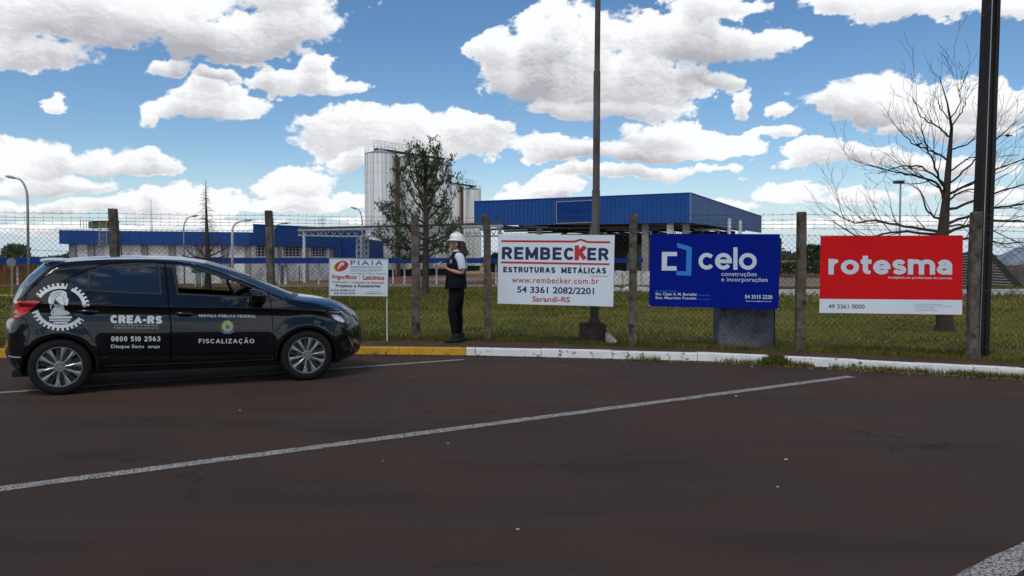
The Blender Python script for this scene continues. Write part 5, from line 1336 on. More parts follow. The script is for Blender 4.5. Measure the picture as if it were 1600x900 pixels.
mb = MB(); c = P(1000, -446, 12.5); mb.tube([c - Vector((.15, 0, 0)), c, c + Vector((.3, 0, 0)), c + Vector((.45, 0, 0))], [.04, .1, .1, .03], 8, flat=.5); mb.build('lamp_head', MT['steel'], t)
mb = MB(); c = P(928.5, 505, 12.5); mb.tube([c + Vector((0, 0, -.02)), c + Vector((0, 0, .02))], .12, 8)
for k in range(4): a_ = PI / 4 + k * PI / 2; mb.tube([c + Vector((.1 * math.cos(a_), .1 * math.sin(a_), 0)), c + Vector((.1 * math.cos(a_), .1 * math.sin(a_), .06))], .012, 5)
mb.build('flange', MT['rust'], t)
fb_ = mat('stained_footing', (0.065, .042, .033), .95, col2=(.022, .017, .014), scale=5, bump=.8, bscale=30)
mb = MB(); l, r = P(909, 403, 12.32).x, P(947.5, 403, 12.32).x; zt_b = P(928, 506.5, 12.32).z
mb.prism([(l - .004, 12.32, .02), (r + .01, 12.32, .02), (r, 12.33, zt_b - .015), (r - .02, 12.34, zt_b), (l + .015, 12.34, zt_b), (l, 12.33, zt_b - .02)], (0, .36, 0)); mb.build('footing', fb_, t)
wb = MB(); c = P(953, 530, 12.22); bl_ = [P(946, 521, 12.2), P(950, 519.5, 12.22), P(955, 523, 12.2), P(964.5, 534, 12.15), P(960, 537.5, 12.15), P(952, 538.3, 12.13), P(947, 533, 12.15)]
wb.prism(bl_, (0.01, .09, 0)); wb.v = [(x + random.uniform(-.006, .006), y + random.uniform(-.01, .01), z_) for x, y, z_ in wb.v]
tag(wb.build('cement_sack', mat('dirty_white_sack', (.45, .44, .41), .8, col2=(.22, .21, .19), scale=14)), 'crumpled dirty white sack leaning on the concrete footing of the mast', 'sack')

t = thing('utility_pole', (P(1535, 403, 10.55).x, 10.55, .1), 'thick dark utility pole leaning slightly behind the last fence post', 'pole')
pm = mat('dark_pole', (0.030, 0.027, .026), .75, col2=(.014, .013, .013), scale=3, stretch=(1, 1, .15), bump=.5, bscale=30)
bot, top = P(1533.5, 403, 10.55), P(1557.5, -190, 10.55); bot.z = .05; a_, c_ = bot, top
def pole_sec(mb, a, c, x0, x1, y0, y1, k=.8):
    vs = []
    for p, s_ in ((a, 1), (c, k)): vs += [p + Vector((x0 * s_, y0 * s_, 0)), p + Vector((x1 * s_, y0 * s_, 0)), p + Vector((x1 * s_, y1 * s_, 0)), p + Vector((x0 * s_, y1 * s_, 0))]
    mb.add(vs, [(0, 1, 5, 4), (1, 2, 6, 5), (2, 3, 7, 6), (3, 0, 4, 7), (4, 5, 6, 7)])
mb = MB(); pole_sec(mb, a_, c_, -.095, -.045, -.08, .12); pole_sec(mb, a_, c_, .03, .085, -.08, .12); pole_sec(mb, a_, c_, -.047, .032, -.035, .075); mb.build('shaft', pm, t)
mb = MB(); mb.tube([a_ + Vector((-.052, -.088, 0)), c_ + Vector((-.042, -.072, 0))], .007, 6); mb.build('edge_glint', MT['steel'], t)  # added pale tube, stands in for the bright reflection along the pole's edge
for k in range(9): mb = MB(); p = a_.lerp(c_, .12 + k * .1); mb.tube([p + Vector((-.10, -.0, 0)), p + Vector((-.125, 0, 0))], .008, 5); mb.build('step_bolt', MT['rust'], t)

t = thing('concrete_cabinet', (P(1169, 403, 11.62).x, 11.62, .1), 'stained grey concrete block standing behind the fence under the blue banner', 'block')
cab = mat('stained_grey_concrete', (0.16, .175, .20), .85, col2=(.085, .095, .115), scale=4, stain=(.085, .050, .040), stain_amt=.35, stain_scale=2.6, bump=.5, bscale=25)
l, r = P(1125.5, 403, 11.62).x, P(1212.5, 403, 11.62).x; z1 = P(1169, 372, 11.62).z - .05
mb = MB(); mb.prism([(l, 11.62, .04), (r, 11.62, .04), (r - .004, 11.62, z1), (l + .004, 11.62, z1)], (0, .38, 0)); mb.build('body', cab, t)
mb = MB(); mb.box(((l + r) / 2, 11.81, z1 + .03), (r - l + .05, .44, .06)); mb.build('cap', cab, t)
mb = MB(); mb.prism([(r - .018, 11.612, .05), (r - .004, 11.612, .05), (r - .008, 11.612, z1 - .01), (r - .02, 11.612, z1 - .01)], (0, .006, 0)); mb.build('edge_joint', MT['dark'], t)
# wall-side corner post bits at right of the blue banner
t = MB(); c = P(1219.5, 403, 12.2); t.tube([(c.x, c.y, zpx(430, 12.2)), (c.x, c.y, zpx(372, 12.2))], .014, 5); t.tube([P(1219, 380, 12.2), P(1223, 380, 12.2)], .01, 5); t.tube([P(1219, 389, 12.2), P(1226, 389, 12.2)], .012, 5)
tag(t.build('bracket', MT['rail_black']), 'thin black hooked bracket sticking out beside the right edge of the blue banner', 'bracket')

# ================================================================== the black hatchback
CR_, CF_ = G(94, 618), G(481, 595)
cax = (CF_ - CR_).normalized(); cin = Vector((-cax.y, cax.x, 0)); HW = 0.85; WB = 2.535
croot = CR_ + cin * HW
car = thing('parked_car', (croot.x, croot.y, 0), 'black hatchback with white gear emblem and lettering parked by the yellow kerb', 'car', rotz=math.atan2(cax.y, cax.x))
ORG[car.name] = Vector((0, 0, 0))
HUBZ = .298


def cpx(px, py, inset):          # pixel -> (x, z) in the car's own frame on the near flank at that inset
    r_ = ray(px, py); o = CR_ + cin * inset - Vector((0, 0, EYE)); t = o.dot(cin) / r_.dot(cin); p = Vector((0, 0, EYE)) + r_ * t
    return (p - CR_).dot(cax), p.z


# centre profile and edge profile, matched station by station: (edge x, z), (centre x, z)
ST = [((-.36, .24), (-.42, .22)), ((-.46, .30), (-.55, .30)), ((-.50, .42), (-.60, .42)), ((-.505, .55), (-.605, .56)), ((-.50, .66), (-.60, .68)), ((-.475, .74), (-.58, .76)), ((-.44, .80), (-.54, .80)),
      ((-.43, .88), (-.53, .87)), ((-.415, .96), (-.515, .97)), ((-.375, 1.05), (-.475, 1.07)), ((-.315, 1.145), (-.42, 1.17)), ((-.225, 1.245), (-.34, 1.27)), ((-.125, 1.325), (-.25, 1.355)), ((-.045, 1.372), (-.19, 1.405)),
      ((.04, 1.395), (-.05, 1.432)), ((.22, 1.412), (.18, 1.452)), ((.48, 1.425), (.48, 1.466)), ((.80, 1.425), (.80, 1.467)), ((1.08, 1.412), (1.12, 1.457)), ((1.30, 1.378), (1.38, 1.428)), ((1.45, 1.338), (1.55, 1.388)),
      ((1.64, 1.270), (1.76, 1.315)), ((1.86, 1.178), (2.0, 1.215)), ((2.06, 1.085), (2.22, 1.115)), ((2.22, 1.008), (2.40, 1.035)), ((2.34, .965), (2.50, 1.005)),
      ((2.46, .942), (2.60, .985)), ((2.62, .915), (2.76, .962)), ((2.78, .878), (2.92, .925)), ((2.92, .825), (3.06, .87)), ((3.02, .762), (3.18, .80)), ((3.08, .70), (3.26, .735)),
      ((3.115, .62), (3.31, .66)), ((3.135, .52), (3.335, .54)), ((3.14, .40), (3.34, .40)), ((3.12, .29), (3.32, .29)), ((3.05, .215), (3.24, .215)), ((2.93, .17), (3.10, .17))]


def crom(pts, k=5):
    pts = [np.array(p, float) for p in pts]; n = len(pts); o = []
    for i in range(n - 1):
        p0 = pts[max(i - 1, 0)]; p1 = pts[i]; p2 = pts[i + 1]; p3 = pts[min(i + 2, n - 1)]
        for j in range(k):
            t = j / k; o.append(.5 * (2 * p1 + (p2 - p0) * t + (2 * p0 - 5 * p1 + 4 * p2 - p3) * t * t + (3 * p1 - p0 - 3 * p2 + p3) * t ** 3))
    o.append(pts[-1]); return np.array(o)


E_ = crom([s_[0] for s_ in ST]); C_ = crom([s_[1] for s_ in ST]); SI = np.linspace(0, len(ST) - 1, len(E_))   # station index of each row


def zcrease(x): return np.interp(x, [-.45, 0, 1.0, 2.1, 2.6, 3.1], [.985, .955, .905, .862, .83, .76])
def zbelt(x): return np.interp(x, [-.4, .08, .28, .68, .97, 1.6, 2.1, 2.35, 3.1], [1.15, 1.115, 1.10, 1.065, 1.045, 1.01, .955, .925, .80])
def inset_np(x, z):
    x = np.asarray(x, float); z = np.asarray(z, float); zc = zcrease(x); zb_ = zbelt(x)
    low = np.interp(z / zc, [.15, .24, .32, .42, .52, .66, .80, .90, .96, 1.0], [.090, .055, .030, .016, .010, .004, .010, .021, .019, .003])
    k = np.clip((z - zc) / np.maximum(zb_ - zc, .02), 0, 1); mid = .003 + .059 * k ** .95
    up = .062 + np.maximum(z - zb_, 0) * .40 + np.maximum(z - zb_, 0) ** 2 * .12
    base = np.where(z < zc, low, np.where(z < zb_, mid, up))
    # a second soft feature line low on the doors
    dl = (z - np.interp(x, [.4, 1.2, 2.2], [.42, .37, .35])); base = base + .010 * np.exp(-(dl / .03) ** 2) * ((x > .35) & (x < 2.2)) * (dl < 0)
    # flared wheel arches
    for wx in (0.0, WB):
        d = np.hypot(x - wx, (z - HUBZ) * 1.0); base = base - .020 * np.clip(1 - np.abs(d - .36) / .13, 0, 1) ** 1.5
    r_ = np.clip((-x - .02) / .48, 0, 1.3); base = base + .17 * r_ ** 2.3
    f_ = np.clip((x - 2.5) / .65, 0, 1.2); base = base + .23 * f_ ** 2.4
    # turn in along the outline
    px_, pz_ = x.ravel(), z.ravel(); dm = np.full(px_.shape, 9.0)
    for i in range(len(E_) - 1):
        if SI[i] < 0.5: continue
        a = E_[i]; b = E_[i + 1] - a; L2 = (b * b).sum()
        if L2 < 1e-9: continue
        t = np.clip(((px_ - a[0]) * b[0] + (pz_ - a[1]) * b[1]) / L2, 0, 1); dm = np.minimum(dm, np.hypot(px_ - a[0] - t * b[0], pz_ - a[1] - t * b[1]))
    dm = dm.reshape(x.shape); R_ = np.interp(x, [-.5, 0, 1.4, 2.3, 2.9, 3.1], [.10, .07, .06, .07, .11, .12]); q_ = np.clip(dm / R_, 0, 1)
    return base + R_ * .8 * (1 - np.sqrt(np.clip(1 - (1 - q_) ** 2, 0, 1)))


_gx = np.arange(-.8, 3.6, .01); _gz = np.arange(0.0, 1.7, .01)
_XG, _ZG = np.meshgrid(_gx, _gz); _IG = inset_np(_XG, _ZG)
def ins1(x, z):
    a = min(max((x - _gx[0]) / .01, 0), len(_gx) - 1.001); b = min(max((z - _gz[0]) / .01, 0), len(_gz) - 1.001); i = int(a); j = int(b); a -= i; b -= j
    return float((_IG[j, i] * (1 - a) + _IG[j, i + 1] * a) * (1 - b) + (_IG[j + 1, i] * (1 - a) + _IG[j + 1, i + 1] * a) * b)


def poly_inset(poly, d):
    P_ = [Vector(p) for p in poly]; n = len(P_); area = sum(P_[i].x * P_[(i + 1) % n].y - P_[(i + 1) % n].x * P_[i].y for i in range(n)); s_ = 1 if area > 0 else -1; o = []
    for i in range(n):
        a, b, c = P_[i - 1], P_[i], P_[(i + 1) % n]; e1 = (b - a).normalized(); e2 = (c - b).normalized()
        n1 = Vector((-e1.y, e1.x)) * s_; n2 = Vector((-e2.y, e2.x)) * s_; m_ = n1 + n2
        if m_.length < 1e-6: m_ = n1
        m_.normalize(); o.append(tuple(b + m_ * (d / max(.45, m_.dot(n1)))))
    return o


def dens(poly, step=.03, closed=True):
    o = []; n = len(poly)
    for i in range(n if closed else n - 1):
        a = np.array(poly[i]); b = np.array(poly[(i + 1) % n]); k = max(1, int(np.hypot(*(b - a)) / step)); o += [tuple(a + (b - a) * j / k) for j in range(k)]
    if not closed: o.append(tuple(poly[-1]))
    return o


def inpoly(px_, pz_, poly):
    poly = np.asarray(poly); ins = np.zeros(px_.shape, bool); x1, y1 = poly[-1]
    for x2, y2 in poly:
        c = ((y1 > pz_) != (y2 > pz_)) & (px_ < (x2 - x1) * (pz_ - y1) / (y2 - y1 + 1e-12) + x1); ins ^= c; x1, y1 = x2, y2
    return ins


def wheel_arch(wx, rx=.338, rz=.325): return [(wx + rx * math.cos(a_), HUBZ + rz * math.sin(a_)) for a_ in np.linspace(math.radians(-38), math.radians(218), 40)]
front_i = [i for i in range(len(E_))]
outline = [tuple(E_[i]) for i in front_i]
# bottom edge of the flank, front to back
outline += [(2.90, .185), (2.535, .10), (2.20, .215), (1.2, .205), (.38, .215), (0, .10), (-.30, .24)]
Pt = lambda l, i: [cpx(a, b, i) for a, b in l]
rq_glass = [(.092, 1.122), (.10, 1.165), (.17, 1.225), (.268, 1.278), (.270, 1.104)]
rd_glass = [(.292, 1.108), (.292, 1.290), (.36, 1.318), (.45, 1.343), (.60, 1.362), (.78, 1.372), (.925, 1.370), (.950, 1.350), (.962, 1.21), (.972, 1.058), (.68, 1.072), (.45, 1.092)]
fd_glass = [(1.158, 1.052), (1.118, 1.345), (1.14, 1.355), (1.28, 1.340), (1.47, 1.292), (1.62, 1.238), (1.79, 1.166), (1.90, 1.112), (2.035, 1.035), (2.06, .985), (1.7, 1.012), (1.4, 1.035)]
fd_tri = [(2.085, .980), (2.06, 1.022), (2.16, .975), (2.29, .930), (2.20, .945)]
rdoor = [(.045, 1.155), (.055, 1.205), (.14, 1.255), (.26, 1.315), (.38, 1.357), (.55, 1.388), (.78, 1.398), (1.015, 1.392), (1.045, 1.05), (1.072, .70), (1.068, .40), (1.062, .262), (.42, .268), (.385, .40), (.35, .52), (.26, .66), (.14, .83), (.07, .94), (.045, 1.05)]
fdoor = [(1.055, 1.05), (1.026, 1.391), (1.15, 1.385), (1.32, 1.358), (1.52, 1.302), (1.72, 1.225), (1.92, 1.130), (2.10, 1.040), (2.135, .985), (2.145, .80), (2.155, .60), (2.170, .262), (1.072, .262), (1.078, .40), (1.082, .70)]
bumper_r = [(-.60, .86), (-.38, .835), (-.30, .80), (-.27, .66), (-.315, .50), (-.36, .30), (-.38, .18), (-.62, .18)]
tail = [(-.60, 1.01), (-.36, .998), (-.22, 1.008), (-.15, .985), (-.20, .945), (-.29, .865), (-.38, .812), (-.60, .81)]
bumper_f = [(3.3, .66), (3.05, .648), (2.90, .66), (2.845, .56), (2.865, .45), (2.885, .30), (2.89, .12), (3.3, .12)]
headl = [(2.735, .800), (2.86, .812), (2.98, .800), (3.07, .745), (3.3, .70), (3.3, .63), (3.12, .628), (3.03, .632), (2.95, .655), (2.86, .70), (2.79, .748)]
hatch_r = [(-.60, 1.02), (-.36, 1.008), (-.30, 1.06), (-.20, 1.18), (-.06, 1.325), (.03, 1.37), (.03, 1.5), (-.6, 1.5)]
mirror_hood = [(2.36, 1.02), (2.30, .952), (2.45, .915), (2.62, .892), (2.74, .840), (2.9, .835), (3.02, .80), (3.05, .9), (2.6, 1.02)]
sill = [(.40, .262), (2.17, .256), (2.19, .10), (.37, .10)]
REG = [('window_glass', poly_inset(rq_glass, 0), 'q'), ('window_glass', rd_glass, 'r'), ('opening', fd_glass, 'f'), ('mirror_triangle', fd_tri, 't')]
loops = [dens(outline, .03), dens(rq_glass, .02), dens(rd_glass, .025), dens(fd_glass, .025), dens(fd_tri, .03)]
frame_r = poly_inset(rd_glass, -.018); frame_f = poly_inset(fd_glass, -.020); frame_q = poly_inset(rq_glass, -.013)
loops += [dens(frame_r, .03), dens(frame_f, .03), dens(frame_q, .03)]
GAP = .0038
gl = {}
for nm_, pl in (('rear_door', rdoor), ('front_door', fdoor), ('rear_bumper', bumper_r), ('tail_light', tail), ('front_bumper', bumper_f), ('headlight', headl), ('hatch', hatch_r), ('bonnet', mirror_hood), ('sill', sill)):
    gi, go = poly_inset(pl, GAP), poly_inset(pl, -GAP); gl[nm_] = (gi, go); loops += [dens(gi, .03), dens(go, .03)]
archs = [wheel_arch(0), wheel_arch(WB)]; arch_in = [wheel_arch(0, .355, .342), wheel_arch(WB, .355, .342)]
for a_ in archs + arch_in: loops.append(dens(a_, .03))
vs = []; ed = []
for lp in loops:
    b0 = len(vs); m_ = len(lp); vs += [Vector(p) for p in lp]; ed += [(b0 + k, b0 + (k + 1) % m_) for k in range(m_)]
gx_ = np.arange(-.62, 3.2, .0215)
allp = np.array([tuple(v) for v in vs])
rows = []
for r_ in np.concatenate([np.arange(-.86, -.05, .022), np.arange(-.045, .05, .009), np.arange(.055, .56, .02)]):
    zz = zcrease(gx_) + r_ * (1 if r_ > 0 else (1.0)); rows.append(np.stack([gx_, zz], -1))
gp = np.concatenate(rows); gp = gp[inpoly(gp[:, 0], gp[:, 1], outline)]
# keep grid points clear of the loops
cell = {}
for p in allp: cell.setdefault((int(p[0] / .02), int(p[1] / .02)), []).append(p)
def clear(p):
    ci, cj = int(p[0] / .02), int(p[1] / .02)
    for i in (-1, 0, 1):
        for j in (-1, 0, 1):
            for q_ in cell.get((ci + i, cj + j), ()):
                if abs(q_[0] - p[0]) < .006 and abs(q_[1] - p[1]) < .006: return False
    return True
gp = [p for p in gp if clear(p)]
r = delaunay_2d_cdt(vs + [Vector(p) for p in gp], ed, [], 0, 1e-5)
V2 = np.array([tuple(v) for v in r[0]]); T2 = np.array([tuple(f) for f in r[2] if len(f) == 3])
cen = V2[T2].mean(1); cx_, cz_ = cen[:, 0], cen[:, 1]
cls = np.full(len(T2), 'body', dtype=object)
def setc(poly, nm_): cls[inpoly(cx_, cz_, poly)] = nm_
for nm_ in ('hatch', 'bonnet', 'rear_bumper', 'front_bumper', 'rear_door', 'front_door', 'sill', 'tail_light', 'headlight'):
    setc(gl[nm_][1], 'gap'); setc(gl[nm_][0], nm_)
for fr_ in (frame_r, frame_f, frame_q): setc(fr_, 'window_trim')
setc(fd_tri, 'mirror_triangle'); setc(rq_glass, 'quarter_glass'); setc(rd_glass, 'rear_glass'); setc(fd_glass, 'front_glass')
for a_ in arch_in: 
    k = inpoly(cx_, cz_, a_) & (cls != 'x'); cls[k] = 'arch_lip' if a_ is arch_in[0] else 'arch_lip2'
for a_ in archs: setc(a_, 'x')
cls[~inpoly(cx_, cz_, outline)] = 'x'
Y2 = HW - inset_np(V2[:, 0], V2[:, 1])

paint = mat('black_car_paint', (0.0035, 0.004, 0.006), 0.22, coat=1.0, spec=0.05)
gapm = mat('panel_gap', (0.002, .002, .002), .9); trim = mat('black_trim', (0.006, .006, .007), .35)
tint_g = mat('tinted_glass', (0.006, 0.010, 0.020), .03, spec=.7, coat=.4)
clear_g = bpy.data.materials.new('clear_glass'); clear_g.use_nodes = True; K = NT(clear_g.node_tree); b = clear_g.node_tree.nodes['Principled BSDF']
gls = K.n('ShaderNodeBsdfGlossy'); gls.inputs['Roughness'].default_value = .02; trn = K.n('ShaderNodeBsdfTransparent'); trn.inputs[0].default_value = (.72, .78, .78, 1)
lw = K.n('ShaderNodeLayerWeight'); lw.inputs[0].default_value = .25; ms = K.n('ShaderNodeMixShader'); K.l(K.m('MULTIPLY_ADD', lw.outputs['Fresnel'], .9, .03), ms.inputs[0]); K.l(trn.outputs[0], ms.inputs[1]); K.l(gls.outputs[0], ms.inputs[2])
K.l(ms.outputs[0], clear_g.node_tree.nodes['Material Output'].inputs[0])
redl = mat('red_tail_lens', (0.42, 0.010, 0.012), .12, coat=1.0); redd = mat('dark_red_lens', (0.09, .006, .008), .12, coat=1.0)
lens = mat('headlight_lens', (0.03, .034, .04), .06, coat=1.0, spec=.8); refl = mat('headlight_reflector', (0.72, .76, .80), .22, .6)
MAPM = {'body': paint, 'hatch': paint, 'bonnet': paint, 'rear_bumper': paint, 'front_bumper': paint, 'rear_door': paint, 'front_door': paint, 'sill': trim, 'tail_light': redl, 'headlight': lens, 'gap': gapm,
        'window_trim': trim, 'mirror_triangle': trim, 'quarter_glass': tint_g, 'rear_glass': tint_g, 'arch_lip': trim, 'arch_lip2': trim, 'front_glass': clear_g}
PUSH = {'gap': .012, 'window_trim': .003, 'quarter_glass': .007, 'rear_glass': .009, 'front_glass': .012, 'mirror_triangle': .0, 'arch_lip': .004, 'arch_lip2': .004, 'sill': .006}
NAMES = {'arch_lip2': 'arch_lip', 'quarter_glass': 'quarter_window', 'rear_glass': 'window', 'front_glass': 'window', 'gap': 'panel_gap', 'bonnet': 'bonnet_side', 'body': 'body_side', 'hatch': 'hatch_side'}
cparts = {}
for side in (-1, 1):
    order = ['body', 'gap', 'rear_door', 'front_door', 'hatch', 'bonnet', 'rear_bumper', 'front_bumper', 'sill', 'arch_lip', 'arch_lip2', 'tail_light', 'headlight', 'window_trim', 'mirror_triangle', 'quarter_glass', 'rear_glass', 'front_glass']
    for nm_ in order:
        if nm_ == 'front_glass' and side == -1: continue              # the near front window is wound down
        idx = np.where(cls == nm_)[0]
        if not len(idx): continue
        T = T2[idx]; used, inv = np.unique(T, return_inverse=True); T = inv.reshape(T.shape)
        y = Y2[used] - PUSH.get(nm_, 0.0); co = np.stack([V2[used, 0], y * side, V2[used, 1]], -1)
        a, bq, c = co[T[:, 0]], co[T[:, 1]], co[T[:, 2]]; nrm = np.cross(bq - a, c - a)
        flip = (nrm[:, 1] * side) < 0; T[flip] = T[flip][:, ::-1]
        par = car
        if nm_ in ('rear_glass',): par = cparts.get(('rear_door', side), car)
        if nm_ in ('mirror_triangle', 'front_glass'): par = cparts.get(('front_door', side), car)
        mesh_ = bpy.data.meshes.new(NAMES.get(nm_, nm_)); mesh_.from_pydata(co.tolist(), [], T.tolist()); mesh_.materials.append(MAPM[nm_])
        mesh_.polygons.foreach_set('use_smooth', [True] * len(T)); mesh_.update()
        o = bpy.data.objects.new(NAMES.get(nm_, nm_), mesh_); C.objects.link(o); o.parent = par; ORG[o.name] = Vector((0, 0, 0)); cparts[(nm_, side)] = o

# top, nose and tail surfaces spanning from flank to flank
nV = 36; vv = np.linspace(-1, 1, nV + 1); yE = HW - inset_np(E_[:, 0], E_[:, 1])
rowsP = []
for i in range(len(E_)):
    w_ = 1 - np.abs(vv) ** 2.3; rowsP.append(np.stack([E_[i, 0] + (C_[i, 0] - E_[i, 0]) * w_, vv * yE[i], E_[i, 1] + (C_[i, 1] - E_[i, 1]) * w_], -1))
RP = np.array(rowsP)
lab = {}
for i in range(len(E_) - 1):
    s_ = (SI[i] + SI[i + 1]) / 2
    for j in range(nV):
        v = abs((vv[j] + vv[j + 1]) / 2)
        if s_ < 6: n_ = 'rear_bumper'
        elif s_ < 8.4 and v > .62: n_ = 'tail_light'
        elif s_ < 9: n_ = 'hatch'
        elif s_ < 13: n_ = 'rear_window' if v < .90 else 'hatch'
        elif s_ < 19.6: n_ = 'roof'
        elif s_ < 24.6: n_ = 'windscreen' if v < .93 else ('pillar' if (vv[j] < 0) else 'far_pillar')
        elif s_ < 25.4: n_ = 'cowl'
        elif s_ < 30.4: n_ = 'bonnet'
        elif s_ < 32.2 and v > .66: n_ = 'headlight'
        elif 31.0 < s_ < 32.6 and v < .62: n_ = 'grille'
        elif 33.0 < s_ < 34.6 and v < .7: n_ = 'lower_grille'
        else: n_ = 'front_bumper'
        lab.setdefault(n_, []).append((i * (nV + 1) + j, i * (nV + 1) + j + 1, (i + 1) * (nV + 1) + j + 1, (i + 1) * (nV + 1) + j))
RPf = RP.reshape(-1, 3)
TM = {'rear_bumper': paint, 'tail_light': redl, 'hatch': paint, 'rear_window': tint_g, 'roof': paint, 'windscreen': clear_g, 'pillar': paint, 'far_pillar': paint, 'cowl': trim, 'bonnet': paint, 'headlight': lens, 'grille': trim, 'lower_grille': trim, 'front_bumper': paint}
for n_, fs in lab.items():
    T = np.array(fs); used, inv = np.unique(T, return_inverse=True); T = inv.reshape(T.shape)[:, ::-1]
    mesh_ = bpy.data.meshes.new(n_); mesh_.from_pydata(RPf[used].tolist(), [], T.tolist()); mesh_.materials.append(TM[n_]); mesh_.polygons.foreach_set('use_smooth', [True] * len(T)); mesh_.update()
    o = bpy.data.objects.new('pillar' if n_ == 'far_pillar' else n_ if n_ not in ('tail_light', 'headlight') else n_ + '_wrap', mesh_); C.objects.link(o); o.parent = car; ORG[o.name] = Vector((0, 0, 0)); cparts[n_] = o
# spoiler lip at the top of the hatch
mb = MB(); prof_ = []
for v in np.linspace(-1, 1, 25):
    w_ = 1 - abs(v) ** 2.6; y = v * .575; xb = -.115 - .135 * w_; zt2_ = 1.388 + .038 * w_
    prof_.append([(.10 - .08 * w_, y, 1.402 + .040 * w_), (xb + .06, y, zt2_ + .014), (xb, y, zt2_ + .004), (xb - .004, y, zt2_ - .014), (xb + .05, y, zt2_ - .034), (.05 - .08 * w_, y, 1.352 + .03 * w_)])
vs_ = [p for r_ in prof_ for p in r_]; k6 = 6
mb.add(vs_, [(i * k6 + k, i * k6 + (k + 1) % k6, (i + 1) * k6 + (k + 1) % k6, (i + 1) * k6 + k) for i in range(24) for k in range(k6)] + [tuple(range(5, -1, -1)), tuple(range(24 * k6, 25 * k6))])
mb.build('spoiler', paint, car, smooth=True, auto=50)


def flank(x, z, off=.003, side=-1): return Vector((x, side * (HW - ins1(x, z) + off), z))
# door handles, mirrors, lamps
for side in (-1, 1):
    for (x, z, dn) in ((.285, .872, 'rear_door'), (1.225, .822, 'front_door')):
        mb = MB(); n = 10; sec = []
        for i in range(n + 1):
            t = i / n; xx = x - .100 + .200 * t; o_ = .030 * math.sin(PI * t) ** .5 + .002; hz_ = .026 * (math.sin(PI * min(max(t, .03), .97)) ** .4); zz = z - .015 * (t - .5)
            y = side * (HW - ins1(xx, zz))
            sec.append([(xx, y + side * 0, zz - hz_), (xx, y + side * o_, zz - hz_ * .7), (xx, y + side * (o_ + .008), zz), (xx, y + side * o_, zz + hz_ * .75), (xx, y, zz + hz_)])
        v_ = [p for s_ in sec for p in s_]; mb.add(v_, [(i * 5 + k, i * 5 + k + 1, (i + 1) * 5 + k + 1, (i + 1) * 5 + k) for i in range(n) for k in range(4)])
        mb.build('door_handle', paint, cparts[(dn, side)], smooth=True)
        mb = MB(); y = side * (HW - ins1(x, z)); mb.lathe((x, y + side * .001, z + .004), [(.001, 0), (.042, .0005 * side)], 20, axis='y', sx=2.2); mb.build('handle_recess', gapm, cparts[(dn, side)])
    # mirror
    mb = MB(); c = Vector((1.985, side * (HW - .02 + .115), 1.025)); vs_ = []; nn_ = 12; 
    for (xo, s1, s2) in ((-.085, .80, .80), (-.078, .96, .94), (-.05, 1.0, 1.0), (0.0, .96, .98), (.045, .74, .84), (.08, .38, .55), (.092, .05, .1)):
        for k in range(nn_):
            th = 2 * PI * k / nn_; cy, sz = math.cos(th), math.sin(th); ex = abs(cy) ** .7 * (1 if cy >= 0 else -1); ez = abs(sz) ** .75 * (1 if sz >= 0 else -1)
            vs_.append(c + Vector((xo, ex * .098 * s1, ez * .066 * s2 - (.0 if xo < 0 else .012))))
    mb.add(vs_, [(i * nn_ + k, i * nn_ + (k + 1) % nn_, (i + 1) * nn_ + (k + 1) % nn_, (i + 1) * nn_ + k) for i in range(6) for k in range(nn_)] + [tuple(range(nn_ - 1, -1, -1))])
    mr = mb.build('wing_mirror', paint, car, smooth=True, auto=50)
    mb = MB(); mb.prism([(1.90 + .0, side * .90, .975), (2.03, side * .90, .985), (2.10, side * .76, .955), (2.00, side * .76, .945)], (0, 0, -.035)); mb.build('mirror_foot', trim, mr)
    mb = MB(); mb.lathe((1.8985, c.y, c.z), [(.001, 0), (.055, .0)], 16, axis='x', sx=1.35); mb.v = [(1.8990, y, z_) for x, y, z_ in mb.v]; mb.build('mirror_glass', mat('mirror_glass', (.6, .62, .65), .03, 1.0), mr)
    # headlamp insides and tail lamp pieces, on the lens
    mp2 = lambda x, z, o_=.003, s2=side: flank(x, z, o_, s2)
    for poly, m_, nm_ in (([(2.83, .770), (2.90, .760), (2.975, .715), (3.005, .672), (2.965, .668), (2.90, .695), (2.85, .725)], refl, 'reflector'), ([(3.03, .735), (3.065, .71), (3.075, .665), (3.055, .645), (3.03, .66), (3.02, .70)], mat('grey_reflector', (.30, .33, .37), .2, .6), 'reflector')):
        put_poly(poly, mp2, m_, cparts[('headlight', side)], nm_, 2)
    put_poly([(-.30, .985), (-.215, .990), (-.185, .975), (-.24, .945), (-.36, .935), (-.36, .98)], mp2, redd, cparts[('tail_light', side)], 'dark_lens', 2)
    put_poly([(-.37, .925), (-.30, .935), (-.26, .915), (-.33, .87), (-.38, .86)], mp2, mat('bright_red_lens', (.62, .03, .03), .1, coat=1), cparts[('tail_light', side)], 'bright_lens', 2)
    # fog lamp pocket in the front bumper, black lower lips
    put_poly([(2.945, .43), (3.04, .45), (3.085, .42), (3.09, .33), (3.0, .31), (2.955, .35)], mp2, trim, cparts[('front_bumper', side)], 'fog_pocket', 3)

